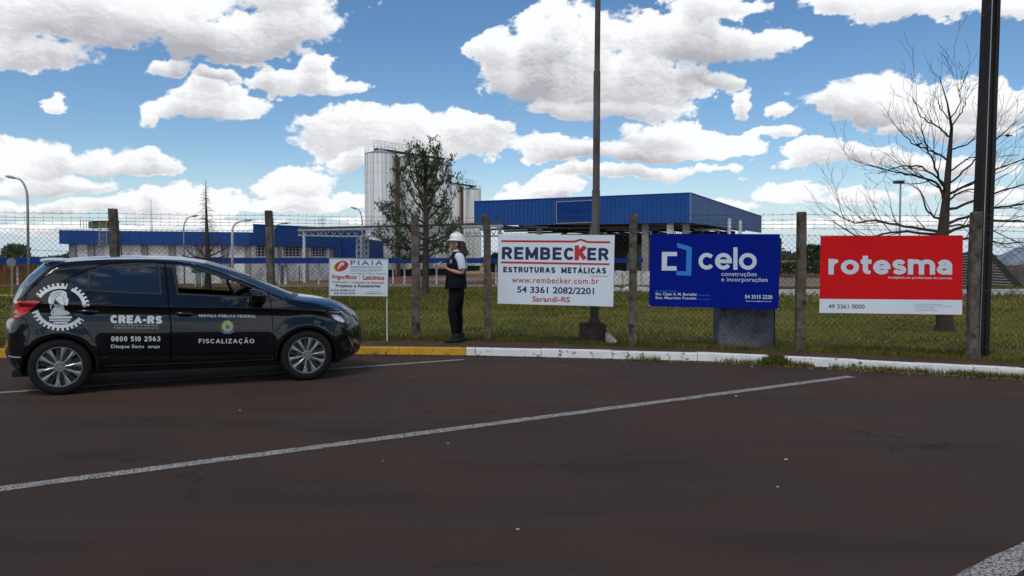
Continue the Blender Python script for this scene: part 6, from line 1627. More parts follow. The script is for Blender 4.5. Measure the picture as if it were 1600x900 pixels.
# wheels
tyre_m = mat('tyre_rubber', (0.011, .011, .0115), .85, var=.2, scale=10, bump=.3, bscale=60); alloy = mat('machined_alloy', (.30, .315, .33), .3, .7); darkal = mat('dark_alloy', (.035, .037, .04), .4, .5)
hub_m = mat('grey_hub', (.22, .23, .24), .4, .6)
def make_wheel(x, side):
    W0 = side * .845; sg = side
    wobj = bpy.data.objects.new('wheel', None); C.objects.link(wobj); wobj.parent = car; wobj.location = (x, 0, 0); ORG[wobj.name] = Vector((x, 0, 0))
    c = (x, W0, HUBZ)
    mb = MB(); R = .298; prof = [(.210, -.022), (.222, -.006), (.245, -.002), (.268, -.006), (.283, -.014), (.2925, -.026), (.2975, -.045), (R, -.075), (R, -.14), (.296, -.17), (.28, -.19), (.22, -.19), (.20, -.17)]
    mb.lathe(c, [(r_, h * sg) for r_, h in prof], 56, axis='y'); mb.build('tyre', tyre_m, wobj, smooth=True, auto=40)
    mb = MB()
    for k in range(60):
        a_ = 2 * PI * k / 60
        for yy in (-.06, -.095, -.13): mb.box((x + (R - .001) * math.cos(a_), W0 + sg * yy, HUBZ + (R - .001) * math.sin(a_)), (.006, .022, .022), M=Matrix.Rotation(-a_, 3, 'Y') @ Matrix.Rotation(.35, 3, 'X'))
    mb.build('tread_block', tyre_m, wobj, kind='stuff')
    mb = MB(); mb.lathe(c, [(r_, h * sg) for r_, h in [(.214, -.024), (.212, -.008), (.206, -.008), (.200, -.018), (.197, -.06), (.19, -.17)]], 56, axis='y'); rim_ = mb.build('rim', alloy, wobj, smooth=True, auto=35)
    mb = MB(); mb.lathe(c, [(.20, -.075 * sg), (.001, -.07 * sg)], 40, axis='y'); mb.build('brake_backing', MT['dark'], wobj)
    mb = MB(); mb.lathe(c, [(.12, -.060 * sg), (.12, -.052 * sg), (.05, -.052 * sg)], 32, axis='y'); mb.build('brake_disc', hub_m, wobj)
    mb = MB(); mb.lathe(c, [(r_, h * sg) for r_, h in [(.058, -.05), (.056, -.014), (.048, -.010), (.030, -.012), (.028, -.007), (.001, -.006)]], 24, axis='y'); mb.build('hub_cap', hub_m, wobj, smooth=True, auto=30)
    for k in range(4):
        a_ = PI / 4 + k * PI / 2 + .2; mb = MB(); mb.lathe((x + .040 * math.cos(a_), W0 - .006 * sg, HUBZ + .040 * math.sin(a_)), [(.009, -.006 * sg), (.009, .002 * sg), (.001, .003 * sg)], 8, axis='y'); mb.build('wheel_nut', hub_m, wobj)
    for k in range(10):
        a_ = 2 * PI * k / 10 + .15; a2 = a_ + (.05 if k % 2 else -.05)
        def pt(r_, da, h): return Vector((x + r_ * math.cos(a_ + da + (a2 - a_) * (r_ / .2)), W0 + h * sg, HUBZ + r_ * math.sin(a_ + da + (a2 - a_) * (r_ / .2))))
        mb = MB(); f = [pt(.045, -.13, -.016), pt(.10, -.080, -.013), pt(.15, -.120, -.012), pt(.203, -.140, -.010), pt(.203, .140, -.010), pt(.15, .120, -.012), pt(.10, .080, -.013), pt(.045, .13, -.016)]
        mid = [pt(.047, 0, -.010), pt(.10, 0, -.007), pt(.15, 0, -.007), pt(.203, 0, -.007)]
        back = [p + Vector((0, -.03 * sg, 0)) for p in f]; vs_ = f + mid + back
        # two facets each side of a centre ridge, and side walls
        mb.add(vs_, [(0, 1, 9, 8), (1, 2, 10, 9), (2, 3, 11, 10), (8, 9, 6, 7), (9, 10, 5, 6), (10, 11, 4, 5)] + [(i, i + 12, i + 13, i + 1) for i in range(7)]); mb.build('spoke', alloy, rim_)
        mb = MB(); g_2 = [pt(.06, PI / 10, -.03), pt(.12, .2, -.032), pt(.195, .19, -.034), pt(.195, PI / 5 - .19, -.034), pt(.12, PI / 5 - .2, -.032)]; mb.add(g_2, [(0, 1, 2, 3, 4)]); mb.build('spoke_pocket', darkal, rim_)
    return wobj
for x in (0.0, WB):
    for side in (-1, 1): make_wheel(x, side)
# wheel housings, floor, cabin
for x in (0.0, WB):
    for side in (-1, 1):
        mb = MB(); mb.lathe((x, 0, HUBZ), [(.352, side * .80), (.352, side * .50), (.001, side * .50)], 32, axis='y', a0=math.radians(-15), a1=math.radians(195)); mb.build('wheel_housing', MT['dark'], car)
mb = MB(); mb.prism([(-.45, -.72, .20), (2.95, -.72, .18), (2.95, .72, .18), (-.45, .72, .20)], (0, 0, .06)); mb.build('floor_pan', MT['dark'], car)
mb = MB(); mb.box((.0, -.72 + .72, .42), (.9, 1.0, .3)); mb.build('rear_axle', MT['dark'], car)
cabin = mat('dark_cabin', (.022, .022, .024), .8); greyt = mat('grey_pillar_trim', (.16, .17, .17), .8)
for side in (-1, 1):
    for (x0, nm_) in ((1.0, 'front_seat'),):
        st_ = bpy.data.objects.new(nm_, None); C.objects.link(st_); st_.parent = car; ORG[st_.name] = Vector((0, 0, 0))
        mb = MB(); mb.prism([(.98, side * .14 if side > 0 else -.58, .55), (1.10, side * .14 if side > 0 else -.58, .55), (.90, side * .14 if side > 0 else -.58, 1.10), (.80, side * .14 if side > 0 else -.58, 1.08)], (0, .44, 0)); mb.build('backrest', cabin, st_)
        mb = MB(); mb.prism([(1.0, side * .14 if side > 0 else -.58, .45), (1.50, side * .14 if side > 0 else -.58, .50), (1.50, side * .14 if side > 0 else -.58, .60), (1.02, side * .14 if side > 0 else -.58, .58)], (0, .44, 0)); mb.build('cushion', cabin, st_)
        mb = MB(); mb.prism([(.80, .25 if side > 0 else -.47, 1.12), (.90, .25 if side > 0 else -.47, 1.13), (.86, .25 if side > 0 else -.47, 1.28), (.78, .25 if side > 0 else -.47, 1.27)], (0, .22, 0)); mb.build('headrest', cabin, st_)
mb = MB(); mb.prism([(.05, -.6, .5), (.20, -.6, .5), (.02, -.6, 1.05), (-.08, -.6, 1.03)], (0, 1.2, 0)); mb.build('rear_seat', cabin, car)
mb = MB(); mb.prism([(1.90, -.68, .60), (2.35, -.68, .60), (2.35, -.68, .98), (2.12, -.68, 1.015), (1.95, -.68, .98), (1.86, -.68, .90)], (0, 1.36, 0)); mb.build('dashboard', cabin, car, smooth=False)
mb = MB(); cw = Vector((1.80, .36, .99)); tl = Matrix.Rotation(math.radians(-24), 3, 'Y'); mb.tube([cw + tl @ Vector((0, .185 * math.cos(k * 2 * PI / 28), .185 * math.sin(k * 2 * PI / 28))) for k in range(29)], .016, 7, cap=False)
sw = mb.build('steering_wheel', trim, car, smooth=True)
mb = MB(); mb.tube([cw + tl @ Vector((0, -.17, 0)), cw + tl @ Vector((.02, 0, 0)), cw + tl @ Vector((0, .17, 0))], .022, 6); mb.tube([cw + tl @ Vector((.02, 0, 0)), cw + tl @ Vector((0, 0, -.17))], .02, 6); mb.tube([cw + tl @ Vector((.0, 0, 0)), cw + tl @ Vector((.25, 0, 0))], .035, 8); mb.build('wheel_spoke', trim, sw)
for side in (-1, 1):
    mb = MB(); mb.tube([flank(1.30, 1.35, -.05, side), flank(1.75, 1.20, -.05, side), flank(2.12, 1.03, -.06, side)], .03, 6); mb.build('pillar_trim', greyt, car, smooth=True)
mb = MB(); mb.box((1.62, 0, 1.26), (.03, .22, .06)); mb.build('rear_view_mirror', trim, car)
mb = MB(); rl = RP[(SI > 14) & (SI < 19.5)][:, 3:-3].copy(); n1, n2 = rl.shape[:2]; rl[:, :, 2] -= .035; mb.add(rl.reshape(-1, 3), [(i * n2 + j, i * n2 + j + 1, (i + 1) * n2 + j + 1, (i + 1) * n2 + j) for i in range(n1 - 1) for j in range(n2 - 1)]); mb.build('headliner', greyt, car, smooth=True)
mb = MB(); mb.tube([Vector((.02, .0, 1.44)), Vector((-.06, 0, 1.475))], [.012, .005], 5); mb.build('aerial_stub', trim, car)
mb = MB(); mb.tube([Vector((-.10, -.40, .25)), Vector((-.42, -.42, .235))], .025, 8); mb.build('exhaust', MT['rust'], car)
mb = MB(); mb.tube([flank(-.49, .415, .004), flank(-.44, .41, .004), flank(-.36, .408, .004)], .008, 5); mb.build('bumper_trim', MT['steel'], car)
mb = MB(); mb.tube([flank(x, np.interp(x, [.40, 1.2, 2.17], [.283, .272, .268]), .001) for x in np.linspace(.42, 2.16, 20)], .006, 5); mb.build('sill_bead', trim, car)

# ---- decals on the near flank
def dm(px, py):
    i_ = .01
    for _ in range(3): x, z_ = cpx(px, py, i_); i_ = ins1(x, z_)
    return Vector((x, -(HW - i_) - .0025, z_))
dec = mat('white_vinyl', (.56, .60, .63), .45); decg = mat('grey_vinyl', (.40, .43, .45), .45)
z = lambda x, y: (40 + x / 6.667, 430 + y / 6.667)
rdp, fdp = cparts[('rear_door', -1)], cparts[('front_door', -1)]
put_strokes('CREA-RS', (z(882, 414), z(1424, 424), z(1422, 508), z(884, 500)), dm, dec, rdp, .27, .09)
put_text('Conselho Regional de Engenharia', (z(928, 511), z(1380, 514), z(1380, 533), z(928, 530)), dm, decg, rdp, .008)
put_text('e Agronomia do Rio Grande do Sul', (z(920, 539), z(1386, 542), z(1386, 560), z(920, 557)), dm, decg, rdp, .008)
put_strokes('0800 510 2563', (z(890, 636), z(1404, 636), z(1404, 688), z(892, 690)), dm, dec, rdp, .2, .14, .42)
put_text('Disque Segu  ança', (z(890, 723), z(1400, 724), z(1398, 768), z(890, 770)), dm, dec, rdp, .014)
z2 = lambda x, y: (250 + x / 5.295, 390 + y / 5.295)
put_strokes('SERVIÇO PÚBLICO FEDERAL', (z2(320, 528), z2(793, 534), z2(793, 568), z2(320, 562)), dm, dec, fdp, .16, .2, .5)
put_strokes('FISCALIZAÇÃO', (z2(320, 727), z2(779, 727), z2(779, 785), z2(320, 785)), dm, dec, fdp, .17, .2)
# coat of arms on the front door
ca = (355.4, 510.3)
def cpoly(f, n=20): return [f(2 * PI * k / n) for k in range(n)]
yel = mat('crest_yellow', (.38, .34, .05), .5); gre = mat('crest_green', (.05, .16, .06), .5); blu = mat('crest_blue', (.03, .13, .42), .5)
em_ = bpy.data.objects.new('crest', None); C.objects.link(em_); em_.parent = car; ORG[em_.name] = Vector((0, 0, 0))
def dmo(o_): 
    def f(px, py):
        p = dm(px, py); p.y -= o_; return p
    return f
put_poly(cpoly(lambda a_: (ca[0] + (10.2 + .9 * math.cos(a_ * 9)) * math.cos(a_), ca[1] + (10.2 + .9 * math.cos(a_ * 9)) * math.sin(a_)), 54), dmo(0), gre, em_, 'wreath')
put_poly(cpoly(lambda a_: (ca[0] + (8.6 + .8 * math.cos(a_ * 12)) * math.cos(a_), ca[1] - .3 + (8.6 + .8 * math.cos(a_ * 12)) * math.sin(a_)), 60), dmo(.001), yel, em_, 'wreath')
put_poly(cpoly(lambda a_: (ca[0] + (6.3 if int(a_ / (PI / 5) + .01) % 1 == 0 and round(a_ / (PI / 5)) % 2 == 0 else 3.6) * math.sin(a_), ca[1] - (6.3 if round(a_ / (PI / 5)) % 2 == 0 else 3.6) * math.cos(a_)), 10), dmo(.002), dec, em_, 'star')
put_poly(cpoly(lambda a_: (ca[0] + (5.2 if round(a_ / (PI / 5)) % 2 == 0 else 3.0) * math.sin(a_), ca[1] - (5.2 if round(a_ / (PI / 5)) % 2 == 0 else 3.0) * math.cos(a_)), 10), dmo(.003), blu, em_, 'star')
put_poly([(ca[0] - 11.2, ca[1] + 6), (ca[0] - 4, ca[1] + 9), (ca[0] + 4, ca[1] + 9), (ca[0] + 11.2, ca[1] + 6), (ca[0] + 9.5, ca[1] + 9), (ca[0] + 4, ca[1] + 11.4), (ca[0] - 4, ca[1] + 11.4), (ca[0] - 9.5, ca[1] + 9)], dmo(.002), blu, em_, 'ribbon')
# the gear ring, in two arcs broken by the window corner and the handle
gemb = bpy.data.objects.new('gear_emblem', None); C.objects.link(gemb); gemb.parent = car; ORG[gemb.name] = Vector((0, 0, 0))
gc = z(362, 330); RX, RY = 40.5, 33.0
def gear_arc(d0, d1):
    nt_ = 36; pts_o = []; pts_i = []; step_ = 2.0; k = d0
    while k <= d1 + .01:
        a_ = math.radians(k); ph = (k % 10) / 10; tooth = 1.125 if .25 <= ph < .75 else 1.0
        pts_o.append((gc[0] + RX * tooth * math.cos(a_), gc[1] - RY * tooth * math.sin(a_)))
        pts_i.append((gc[0] + RX * .86 * math.cos(a_), gc[1] - RY * .86 * math.sin(a_)))
        if abs(ph - .25) < .01: pts_o.insert(-1, (gc[0] + RX * math.cos(a_), gc[1] - RY * math.sin(a_)))
        if abs(ph - .75) < .01: pts_o.insert(-1, (gc[0] + RX * 1.125 * math.cos(a_), gc[1] - RY * 1.125 * math.sin(a_)))
        k += 2.5
    put_poly(pts_o + pts_i[::-1], dm, dec, gemb, 'gear_ring')
gear_arc(75, 150); gear_arc(0, 62.5); gear_arc(190, 325)
# classical bust on a plinth, white silhouette with dark drawing lines
bust = [(250, 220), (262, 190), (290, 170), (330, 160), (370, 158), (402, 165), (425, 180), (432, 200), (428, 222), (445, 248), (452, 262), (442, 272), (446, 286), (438, 296), (438, 312), (420, 318), (400, 306), (396, 322), (408, 350), (405, 368), (430, 372), (455, 385), (460, 400), (440, 412), (390, 420), (330, 422), (275, 420), (262, 405), (268, 375), (285, 350), (300, 330), (296, 310), (282, 300), (272, 325), (266, 360), (256, 350), (252, 318), (240, 290), (236, 260), (240, 235)]
put_poly([z(*p) for p in bust], dm, dec, gemb, 'bust')
put_poly([z(244, 428), z(482, 428), z(480, 450), z(246, 452)], dm, dec, gemb, 'plinth'); put_poly([z(246, 462), z(468, 460), z(464, 474), z(250, 476)], dm, dec, gemb, 'plinth')
put_poly([z(286, 486), z(444, 484), z(436, 496), z(294, 498)], dm, dec, gemb, 'plinth')
for k in range(6): put_poly([z(294 + k * 25, 497), z(306 + k * 25, 497), z(306 + k * 25, 516 - (k in (0, 5)) * 4), z(294 + k * 25, 516 - (k in (0, 5)) * 4)], dm, dec, gemb, 'plinth_tooth')
lines = [[(262, 235), (270, 205), (300, 185), (345, 176), (378, 180)], [(278, 262), (284, 225), (310, 200), (350, 192), (372, 200)], [(300, 270), (305, 238), (330, 215), (362, 210)], [(268, 270), (275, 285), (298, 292), (320, 270), (345, 268)],
         [(330, 300), (345, 285), (362, 292), (350, 312), (330, 318), (345, 335)], [(412, 240), (424, 243), (420, 250)], [(395, 205), (412, 196), (428, 204)], [(385, 215), (402, 262), (400, 290), (412, 300)], [(352, 350), (370, 395), (400, 402), (428, 392)],
         [(345, 372), (360, 405), (400, 412)], [(285, 365), (298, 385), (290, 412)], [(305, 350), (318, 385), (330, 418)], [(300, 330), (330, 345), (348, 390), (340, 422)], [(275, 388), (295, 395), (318, 392)]]
for ln in lines:
    ps = [np.array(z(*p)) for p in ln]; ps = [ps[0]] + [ps[i] * .5 + ps[i + 1] * .5 for i in range(len(ps) - 1)] + [ps[-1]]; w_ = .32
    lft, rgt = [], []
    for i, p in enumerate(ps):
        d = ps[min(i + 1, len(ps) - 1)] - ps[max(i - 1, 0)]; d = d / (np.hypot(*d) + 1e-9); nn_ = np.array([-d[1], d[0]]) * w_; lft.append(p + nn_); rgt.append(p - nn_)
    mb = MB(); f_ = dmo(.0012); mb.add([f_(*p) for p in lft] + [f_(*p) for p in rgt], [(i, i + 1, len(ps) + i + 1, len(ps) + i) for i in range(len(ps) - 1)]); mb.build('drawn_line', gapm, gemb)

# ================================================================== the inspector
PX0, PY_ = P(714.5, 403, 12.42).x, 12.42
person = thing('person', (PX0, PY_, .112), 'woman in white hard hat and navy vest looking at her phone on the pavement', 'person')
ORG[person.name] = Vector((PX0, PY_, .112))
BO = Vector((PX0, PY_, .112))
def W3(f, s_, z): return Vector((PX0 - f, PY_ - s_, .112 + z))      # forward (left in the picture), side (towards the camera), up


def skin_obj(chains, subs=2):
    """chains of (point, rx, ry) grown into one skin; returns evaluated mesh data"""
    vs, es, rs = [], [], []; key = {}
    for ch in chains:
        prev = None
        for (p, rx, ry) in ch:
            k = tuple(round(c, 4) for c in p)
            if k in key: i = key[k]
            else: i = len(vs); vs.append(Vector(p)); rs.append((rx, ry)); key[k] = i
            if prev is not None and prev != i: es.append((prev, i))
            prev = i
    m = bpy.data.meshes.new('s'); m.from_pydata(vs, es, []); o = bpy.data.objects.new('s', m); C.objects.link(o)
    o.modifiers.new('k', 'SKIN'); sk = m.skin_vertices[0].data
    for i, (a, b) in enumerate(rs): sk[i].radius = (a, b)
    sk[0].use_root = True
    sb = o.modifiers.new('u', 'SUBSURF'); sb.levels = subs; sb.render_levels = subs
    dg = bpy.context.evaluated_depsgraph_get(); me_ = bpy.data.meshes.new_from_object(o.evaluated_get(dg)); bpy.data.objects.remove(o)
    v = [tuple(x.co) for x in me_.vertices]; f = [tuple(p.vertices) for p in me_.polygons]; bpy.data.meshes.remove(me_); return v, f


def remesh(mb, vox, name, m, parent, smooth_it=4):
    me_ = bpy.data.meshes.new('r'); me_.from_pydata([tuple(x) for x in mb.v], [], mb.f); o = bpy.data.objects.new('r', me_); C.objects.link(o)
    r_ = o.modifiers.new('r', 'REMESH'); r_.mode = 'VOXEL'; r_.voxel_size = vox; r_.use_smooth_shade = True
    if smooth_it: s_ = o.modifiers.new('s', 'SMOOTH'); s_.iterations = smooth_it; s_.factor = .5
    dg = bpy.context.evaluated_depsgraph_get(); me2 = bpy.data.meshes.new_from_object(o.evaluated_get(dg)); bpy.data.objects.remove(o)
    out_ = MB(); out_.v = [tuple(x.co) for x in me2.vertices]; out_.f = [tuple(p.vertices) for p in me2.polygons]; out_.mi = [0] * len(out_.f)
    return out_.build(name, m, parent, smooth=True)


def rings(secs, n=20, pw=1.0):
    """loft of superelliptic rings: (forward, side, z, half depth, half width)"""
    mb = MB(); vs = []
    for (f, s_, z, a, b) in secs:
        for k in range(n):
            t = 2 * PI * k / n; c, sn = math.cos(t), math.sin(t); vs.append(W3(f + a * abs(c) ** pw * (1 if c > 0 else -1), s_ + b * abs(sn) ** pw * (1 if sn > 0 else -1), z))
    m_ = len(secs); mb.add(vs, [(i * n + k, i * n + (k + 1) % n, (i + 1) * n + (k + 1) % n, (i + 1) * n + k) for i in range(m_ - 1) for k in range(n)] + [tuple(range(n - 1, -1, -1)), tuple(range((m_ - 1) * n, m_ * n))])
    return mb


skin_m = mat('skin', (.36, .20, .14), .55, var=.08, scale=20); vest_m = mat('navy_vest_cloth', (.003, .004, .011), .85, var=.25, scale=12, bump=.5, bscale=18)
trou_m = mat('black_trouser_cloth', (.003, .003, .0045), .85, bump=.4, bscale=20); shirt_m = mat('white_shirt_cloth', (.55, .58, .66), .85, bump=.4, bscale=25)
shoe_m = mat('dark_grey_shoe', (.016, .016, .019), .6); helm_m = mat('white_helmet_shell', (.72, .74, .74), .3, coat=.3); hair_m = mat('dark_brown_hair', (.030, .016, .011), .55, var=.5, scale=60, stretch=(1, 1, .1))
# body: torso, neck, head, arms and hands as one continuous surface
mb = MB()
def addsk(chains, subs=2):
    v, f = skin_obj([[(W3(*p), rx, ry) for (p, rx, ry) in ch] for ch in chains], subs); mb.add(v, f)
def arm(s_, hand_f, hand_z, hs):
    return [((-.01, s_ * .10, 1.355), .055, .055), ((-.045, s_ * .165, 1.345), .052, .052), ((-.078, s_ * .190, 1.22), .043, .043), ((-.105, s_ * .205, 1.085), .036, .036), ((.03, s_ * .175, 1.115), .036, .034), ((.12, s_ * .125, 1.150), .030, .028), ((hand_f - .09, hs, hand_z - .015), .022, .020)]
H1 = (.265, .035, 1.195); H2 = (.255, -.045, 1.195)
addsk([[((.01, 0, .95), .12, .14), ((.01, 0, 1.10), .105, .12), ((.0, 0, 1.25), .11, .14), ((-.01, 0, 1.355), .075, .11), ((-.012, 0, 1.42), .048, .048), ((.01, 0, 1.50), .046, .046), ((.022, 0, 1.56), .05, .05)]])
for s_, H in ((1, H1), (-1, H2)): addsk([arm(s_, H[0], H[2], H[1])])
# head
hv = []
for (f, z, a, b) in ((.055, 1.443, .022, .026), (.058, 1.452, .040, .040), (.048, 1.475, .062, .052), (.034, 1.500, .078, .060), (.024, 1.530, .086, .067), (.018, 1.565, .091, .071), (.014, 1.600, .092, .073), (.010, 1.635, .085, .068), (.006, 1.662, .060, .050), (.004, 1.672, .02, .02)):
    hv.append((f, 0, z, a, b))
hm = rings(hv, 24); mb.add(hm.v, hm.f)
def blob(f, s_, z, rf, rs_, rz, n=10):
    b_ = MB(); pr = [(math.sin(PI * k / 8), -math.cos(PI * k / 8)) for k in range(9)]; vs_ = []
    for r_, h in pr:
        for k in range(n): t = 2 * PI * k / n; vs_.append(W3(f + rf * r_ * math.cos(t), s_ + rs_ * r_ * math.sin(t), z + rz * h))
    b_.add(vs_, [(i * n + k, i * n + (k + 1) % n, (i + 1) * n + (k + 1) % n, (i + 1) * n + k) for i in range(8) for k in range(n)]); return b_
for a_ in ((.118, 0, 1.528, .016, .012, .020), (.106, 0, 1.548, .014, .009, .024), (.100, 0, 1.490, .014, .022, .007), (.098, 0, 1.479, .013, .020, .007), (.092, 0, 1.455, .016, .018, .013), (.098, .03, 1.572, .012, .020, .007), (.098, -.03, 1.572, .012, .020, .007),
           (-.002, .073, 1.535, .016, .008, .028), (-.002, -.073, 1.535, .016, .008, .028)):
    q_ = blob(*a_); mb.add(q_.v, q_.f)
# hands: palm, four curled fingers of unequal length and a thumb
def hand(H, s_):
    f, sd, z = H
    q_ = skin_obj([[(W3(f - .09, sd, z - .015), .021, .019), (W3(f - .055, sd, z - .006), .028, .018), (W3(f - .02, sd, z), .034, .017), (W3(f + .002, sd, z + .002), .030, .014)]], 2); mb.add(*q_)
    for k, (L, up_) in enumerate(((.075, .022), (.082, .008), (.076, -.006), (.060, -.020))):
        b0 = W3(f - .008, sd - s_ * .002, z + up_); b1 = W3(f + L * .42, sd - s_ * .006, z + up_ * 1.1 - .004); b2 = W3(f + L * .74, sd - s_ * .022, z + up_ * 1.05 - .004); b3 = W3(f + L * .80, sd - s_ * .040, z + up_ * 1.0 + .002)
        q_ = skin_obj([[(b0, .0095, .0095), (b1, .0085, .0085), (b2, .0078, .0078), (b3, .0066, .0066)]], 1); mb.add(*q_)
    q_ = skin_obj([[(W3(f - .05, sd, z + .018), .012, .012), (W3(f - .02, sd - s_ * .012, z + .042), .011, .011), (W3(f + .015, sd - s_ * .024, z + .052), .009, .009), (W3(f + .035, sd - s_ * .030, z + .052), .0075, .0075)]], 1); mb.add(*q_)
hand(H1, 1); hand(H2, -1)
remesh(mb, .0062, 'body', skin_m, person, 3)
# face details
for s_ in (1, -1):
    q_ = blob(.1075, s_ * .030, 1.553, .006, .011, .005); q_.build('eye', mat('eye_dark', (.015, .01, .008), .3), person, smooth=True)
    q_ = MB(); q_.tube([W3(.108, s_ * .018, 1.572), W3(.108, s_ * .034, 1.576), W3(.098, s_ * .048, 1.570)], .0035, 5); q_.build('eyebrow', hair_m, person)
q_ = blob(.112, 0, 1.4845, .004, .019, .0022); q_.build('mouth', mat('lip', (.20, .06, .05), .5), person, smooth=True)
# hair: cap under the helmet and a tail falling behind the shoulder
mb = rings([(-.045, 0, 1.470, .040, .056), (-.046, 0, 1.50, .050, .066), (-.040, 0, 1.54, .056, .074), (-.028, 0, 1.58, .068, .077), (-.012, 0, 1.62, .080, .074), (-.004, 0, 1.65, .06, .05)], 20)
mb.v = [(x, y, z) for x, y, z in mb.v]
q_ = skin_obj([[(W3(-.050, 0, 1.58), .030, .045), (W3(-.078, .01, 1.52), .030, .045), (W3(-.098, .02, 1.46), .028, .042), (W3(-.120, .03, 1.41), .024, .036), (W3(-.136, .035, 1.37), .018, .026), (W3(-.142, .04, 1.34), .008, .012)]], 2); mb.add(*q_)
hair = remesh(mb, .009, 'hair', hair_m, person, 1)
mb = MB()
for k in range(70):
    a0_ = Vector((random.gauss(0, .022), random.gauss(0, .035), 0)); b0 = W3(-.085, .01, 1.58) + a0_; mb.tube([b0 + Vector((-.012, 0, 0)), W3(-.100, .02, 1.47) + a0_ * 1.0, W3(-.135 - random.uniform(0, .03), .03, 1.39 - random.uniform(0, .03)) + a0_ * 1.1], [.006, .005, .002], 3)
mb.build('loose_hair', hair_m, person, kind='stuff')
# hard hat
hb = [(.125 + .0, 1.612), (.128, 1.618), (.120, 1.640), (.116, 1.668), (.104, 1.698), (.082, 1.720), (.05, 1.735), (.012, 1.741), (.001, 1.741)]
mb = MB(); vs_ = []; n = 32
for r_, z in [(a_ * .83, 1.610 + (b_ - 1.612) * .95) for a_, b_ in hb]:
    for k in range(n):
        t = 2 * PI * k / n; tilt = .10 * (r_ * math.cos(t)); vs_.append(W3(.004 + r_ * 1.12 * math.cos(t), r_ * .92 * math.sin(t), z + tilt - .004))
m_ = len(hb); mb.add(vs_, [(i * n + k, i * n + (k + 1) % n, (i + 1) * n + (k + 1) % n, (i + 1) * n + k) for i in range(m_ - 1) for k in range(n)])
hel = mb.build('hard_hat', helm_m, person, smooth=True, auto=60)
mb = MB(); vs_ = []
for k in range(n):      # brim, long at the front
    t = 2 * PI * k / n; fr_ = max(0, math.cos(t)) ** 2; o1 = .104; o2 = .112 + .034 * fr_; tilt = lambda r_: .10 * r_ * math.cos(t)
    for r_, z in ((o1, 1.614), (o2, 1.604 - .012 * fr_), (o2, 1.599 - .012 * fr_), (o1 - .004, 1.606)): vs_.append(W3(.004 + r_ * 1.10 * math.cos(t), r_ * .93 * math.sin(t), z + tilt(r_)))
mb.add(vs_, [(k * 4 + j, k * 4 + (j + 1) % 4, ((k + 1) % n) * 4 + (j + 1) % 4, ((k + 1) % n) * 4 + j) for k in range(n) for j in range(4)]); mb.build('brim', helm_m, hel, smooth=True, auto=50)
mb = MB()
for sd in (-.028, 0, .028): mb.tube([W3(.084, sd * .8, 1.686), W3(.05, sd * .8, 1.715), W3(.0, sd * .8, 1.731), W3(-.05, sd * .8, 1.706), W3(-.084, sd * .8, 1.662)], [.004, .008, .009, .008, .004], 6)
mb.build('ridge', helm_m, hel, smooth=True)
q_ = blob(.080, .062, 1.652, .014, .004, .010); q_.v = [tuple(Vector(p) + Vector((0, -.002, 0))) for p in q_.v]; q_.build('badge', mat('blue_badge', (.12, .25, .40), .5), hel)
mb = MB(); mb.tube([W3(.04, .082, 1.61), W3(.065, .066, 1.50), W3(.072, .035, 1.440), W3(.074, 0, 1.432), W3(.072, -.035, 1.440), W3(.065, -.066, 1.50), W3(.04, -.082, 1.61)], .0045, 5); mb.build('chin_strap', MT['rail_black'], person)
# shirt: sleeves and collar
for s_, nm_ in ((1, 'sleeve'), (-1, 'sleeve')):
    v, f = skin_obj([[(W3(-.005, s_ * .10, 1.365), .075, .072), (W3(-.05, s_ * .168, 1.352), .076, .072), (W3(-.078, s_ * .196, 1.26), .070, .066), (W3(-.090, s_ * .204, 1.175), .066, .062), (W3(-.097, s_ * .208, 1.135), .062, .058)]], 2)
    q_ = MB(); q_.add(v, f); q_.build(nm_, shirt_m, person, smooth=True)
mb = rings([(.008, 0, 1.385, .075, .085), (.012, 0, 1.42, .062, .066), (.02, 0, 1.455, .060, .060)], 20); mb.f = mb.f[:-2]; mb.mi = mb.mi[:-2]; mb.build('collar', shirt_m, person, smooth=True)
# vest
mb = rings([(.018, 0, .845, .158, .185), (.018, 0, .87, .165, .190), (.018, 0, .95, .160, .182), (.018, 0, 1.05, .150, .172), (.016, 0, 1.15, .150, .172), (.010, 0, 1.25, .150, .170), (-.002, 0, 1.32, .138, .160), (-.008, 0, 1.37, .108, .135), (-.008, 0, 1.405, .082, .092), (.0, 0, 1.43, .066, .068)], 26, .88)
for i_, (x, y, z) in enumerate(mb.v):
    g_n = float(vnoise(np.array([x * 14]), np.array([z * 9 + y * 11]), 5)[0]) - .5; mb.v[i_] = (x + g_n * .022, y + g_n * .016, z)
mb.build('vest', vest_m, person, smooth=True)
mb = MB(); mb.prism([W3(.176, .02, .84), W3(.176, .10, .84), W3(.150, .12, 1.12), W3(.155, .02, 1.14)], (-.012, 0, 0)); mb.tube([W3(.172, 0, .85), W3(.168, 0, 1.1), W3(.150, 0, 1.3)], .007, 5); mb.build('vest_front_flap', vest_m, person)
q_ = MB(); c = W3(.085, .165, 1.275); q_.prism([c + Vector(p) for p in ((-.022, -.004, -.03), (.006, -.006, -.034), (.018, -.006, .0), (.008, -.004, .035), (-.014, -.002, .03))], (0, -.004, 0)); q_.build('vest_badge', mat('pale_badge', (.22, .26, .34), .6), person)
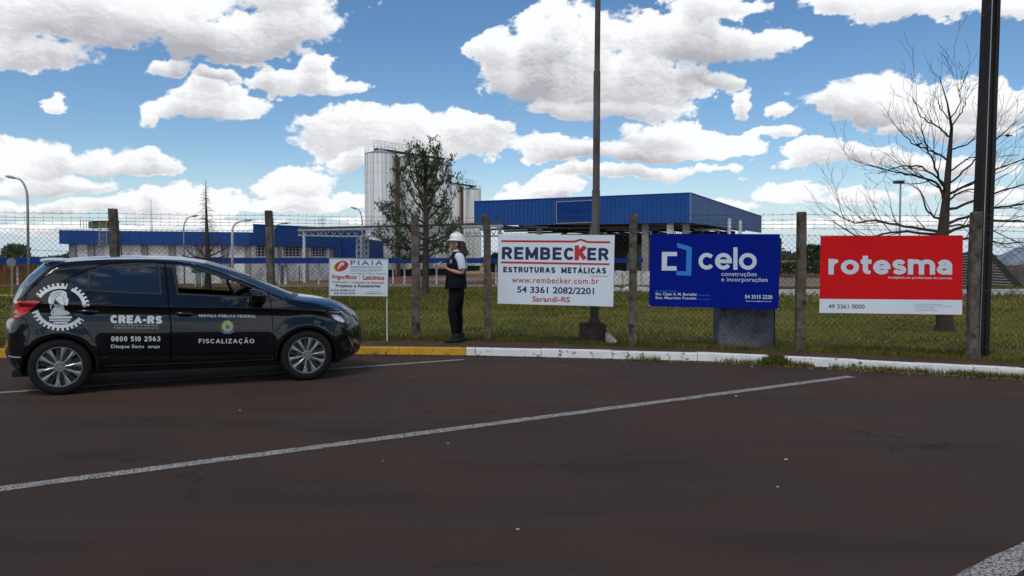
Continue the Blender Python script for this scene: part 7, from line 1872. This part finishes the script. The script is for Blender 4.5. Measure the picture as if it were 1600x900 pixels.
# trousers
v = skin_obj([[(W3(.015, 0, .93), .125, .14), (W3(.005, 0, .86), .135, .15)], [(W3(.005, 0, .86), .135, .15), (W3(.02, .075, .76), .112, .095), (W3(.055, .085, .60), .092, .078), (W3(.082, .09, .50), .076, .066), (W3(.055, .09, .36), .072, .060), (W3(.045, .092, .20), .050, .046), (W3(.042, .092, .09), .050, .048)],
              [(W3(.005, 0, .86), .135, .15), (W3(.0, -.075, .76), .115, .095), (W3(-.005, -.082, .60), .094, .078), (W3(.005, -.085, .50), .076, .066), (W3(-.020, -.085, .36), .070, .060), (W3(-.030, -.085, .20), .048, .046), (W3(-.032, -.085, .09), .048, .048)]], 2)
q_ = MB(); q_.add(*v); q_.build('trousers', trou_m, person, smooth=True)
for (f0, sd) in ((.045, .092), (-.03, -.085)):
    sh = bpy.data.objects.new('shoe', None); C.objects.link(sh); sh.parent = person; ORG[sh.name] = BO
    mb = rings([(f0 + .030, sd, .016, .120, .044), (f0 + .030, sd, .03, .122, .045), (f0 + .026, sd, .048, .112, .042), (f0 + .012, sd, .070, .085, .040), (f0 - .01, sd, .105, .066, .040), (f0 - .018, sd, .14, .056, .042)], 20, .85); mb.build('upper', shoe_m, sh, smooth=True)
    mb = rings([(f0 + .031, sd, .0, .122, .045), (f0 + .031, sd, .018, .126, .048)], 20, .85); mb.build('sole', MT['rail_black'], sh)
    mb = MB()
    for k in range(4): mb.tube([W3(f0 + .03 + k * .022, sd + .03, .086 - k * .008), W3(f0 + .035 + k * .022, sd - .03, .088 - k * .008)], .004, 4)
    mb.build('lace', MT['steel'], sh)
# the phone rests in both hands
t = thing('phone', W3(.305, -.002, 1.215), 'small pale phone held in both hands of the woman in the hard hat', 'phone')
Mp = Matrix.Rotation(math.radians(-24), 3, 'Y'); cph = W3(.315, -.004, 1.236)
mb = MB(); mb.box(cph, (.145, .074, .012), M=Mp); mb.build('case', mat('phone_case', (.45, .50, .60), .3), t)
mb = MB(); mb.box(cph + Mp @ Vector((0, 0, .007)), (.132, .066, .002), M=Mp); mb.build('screen', mat('phone_screen', (.05, .07, .11), .1), t)
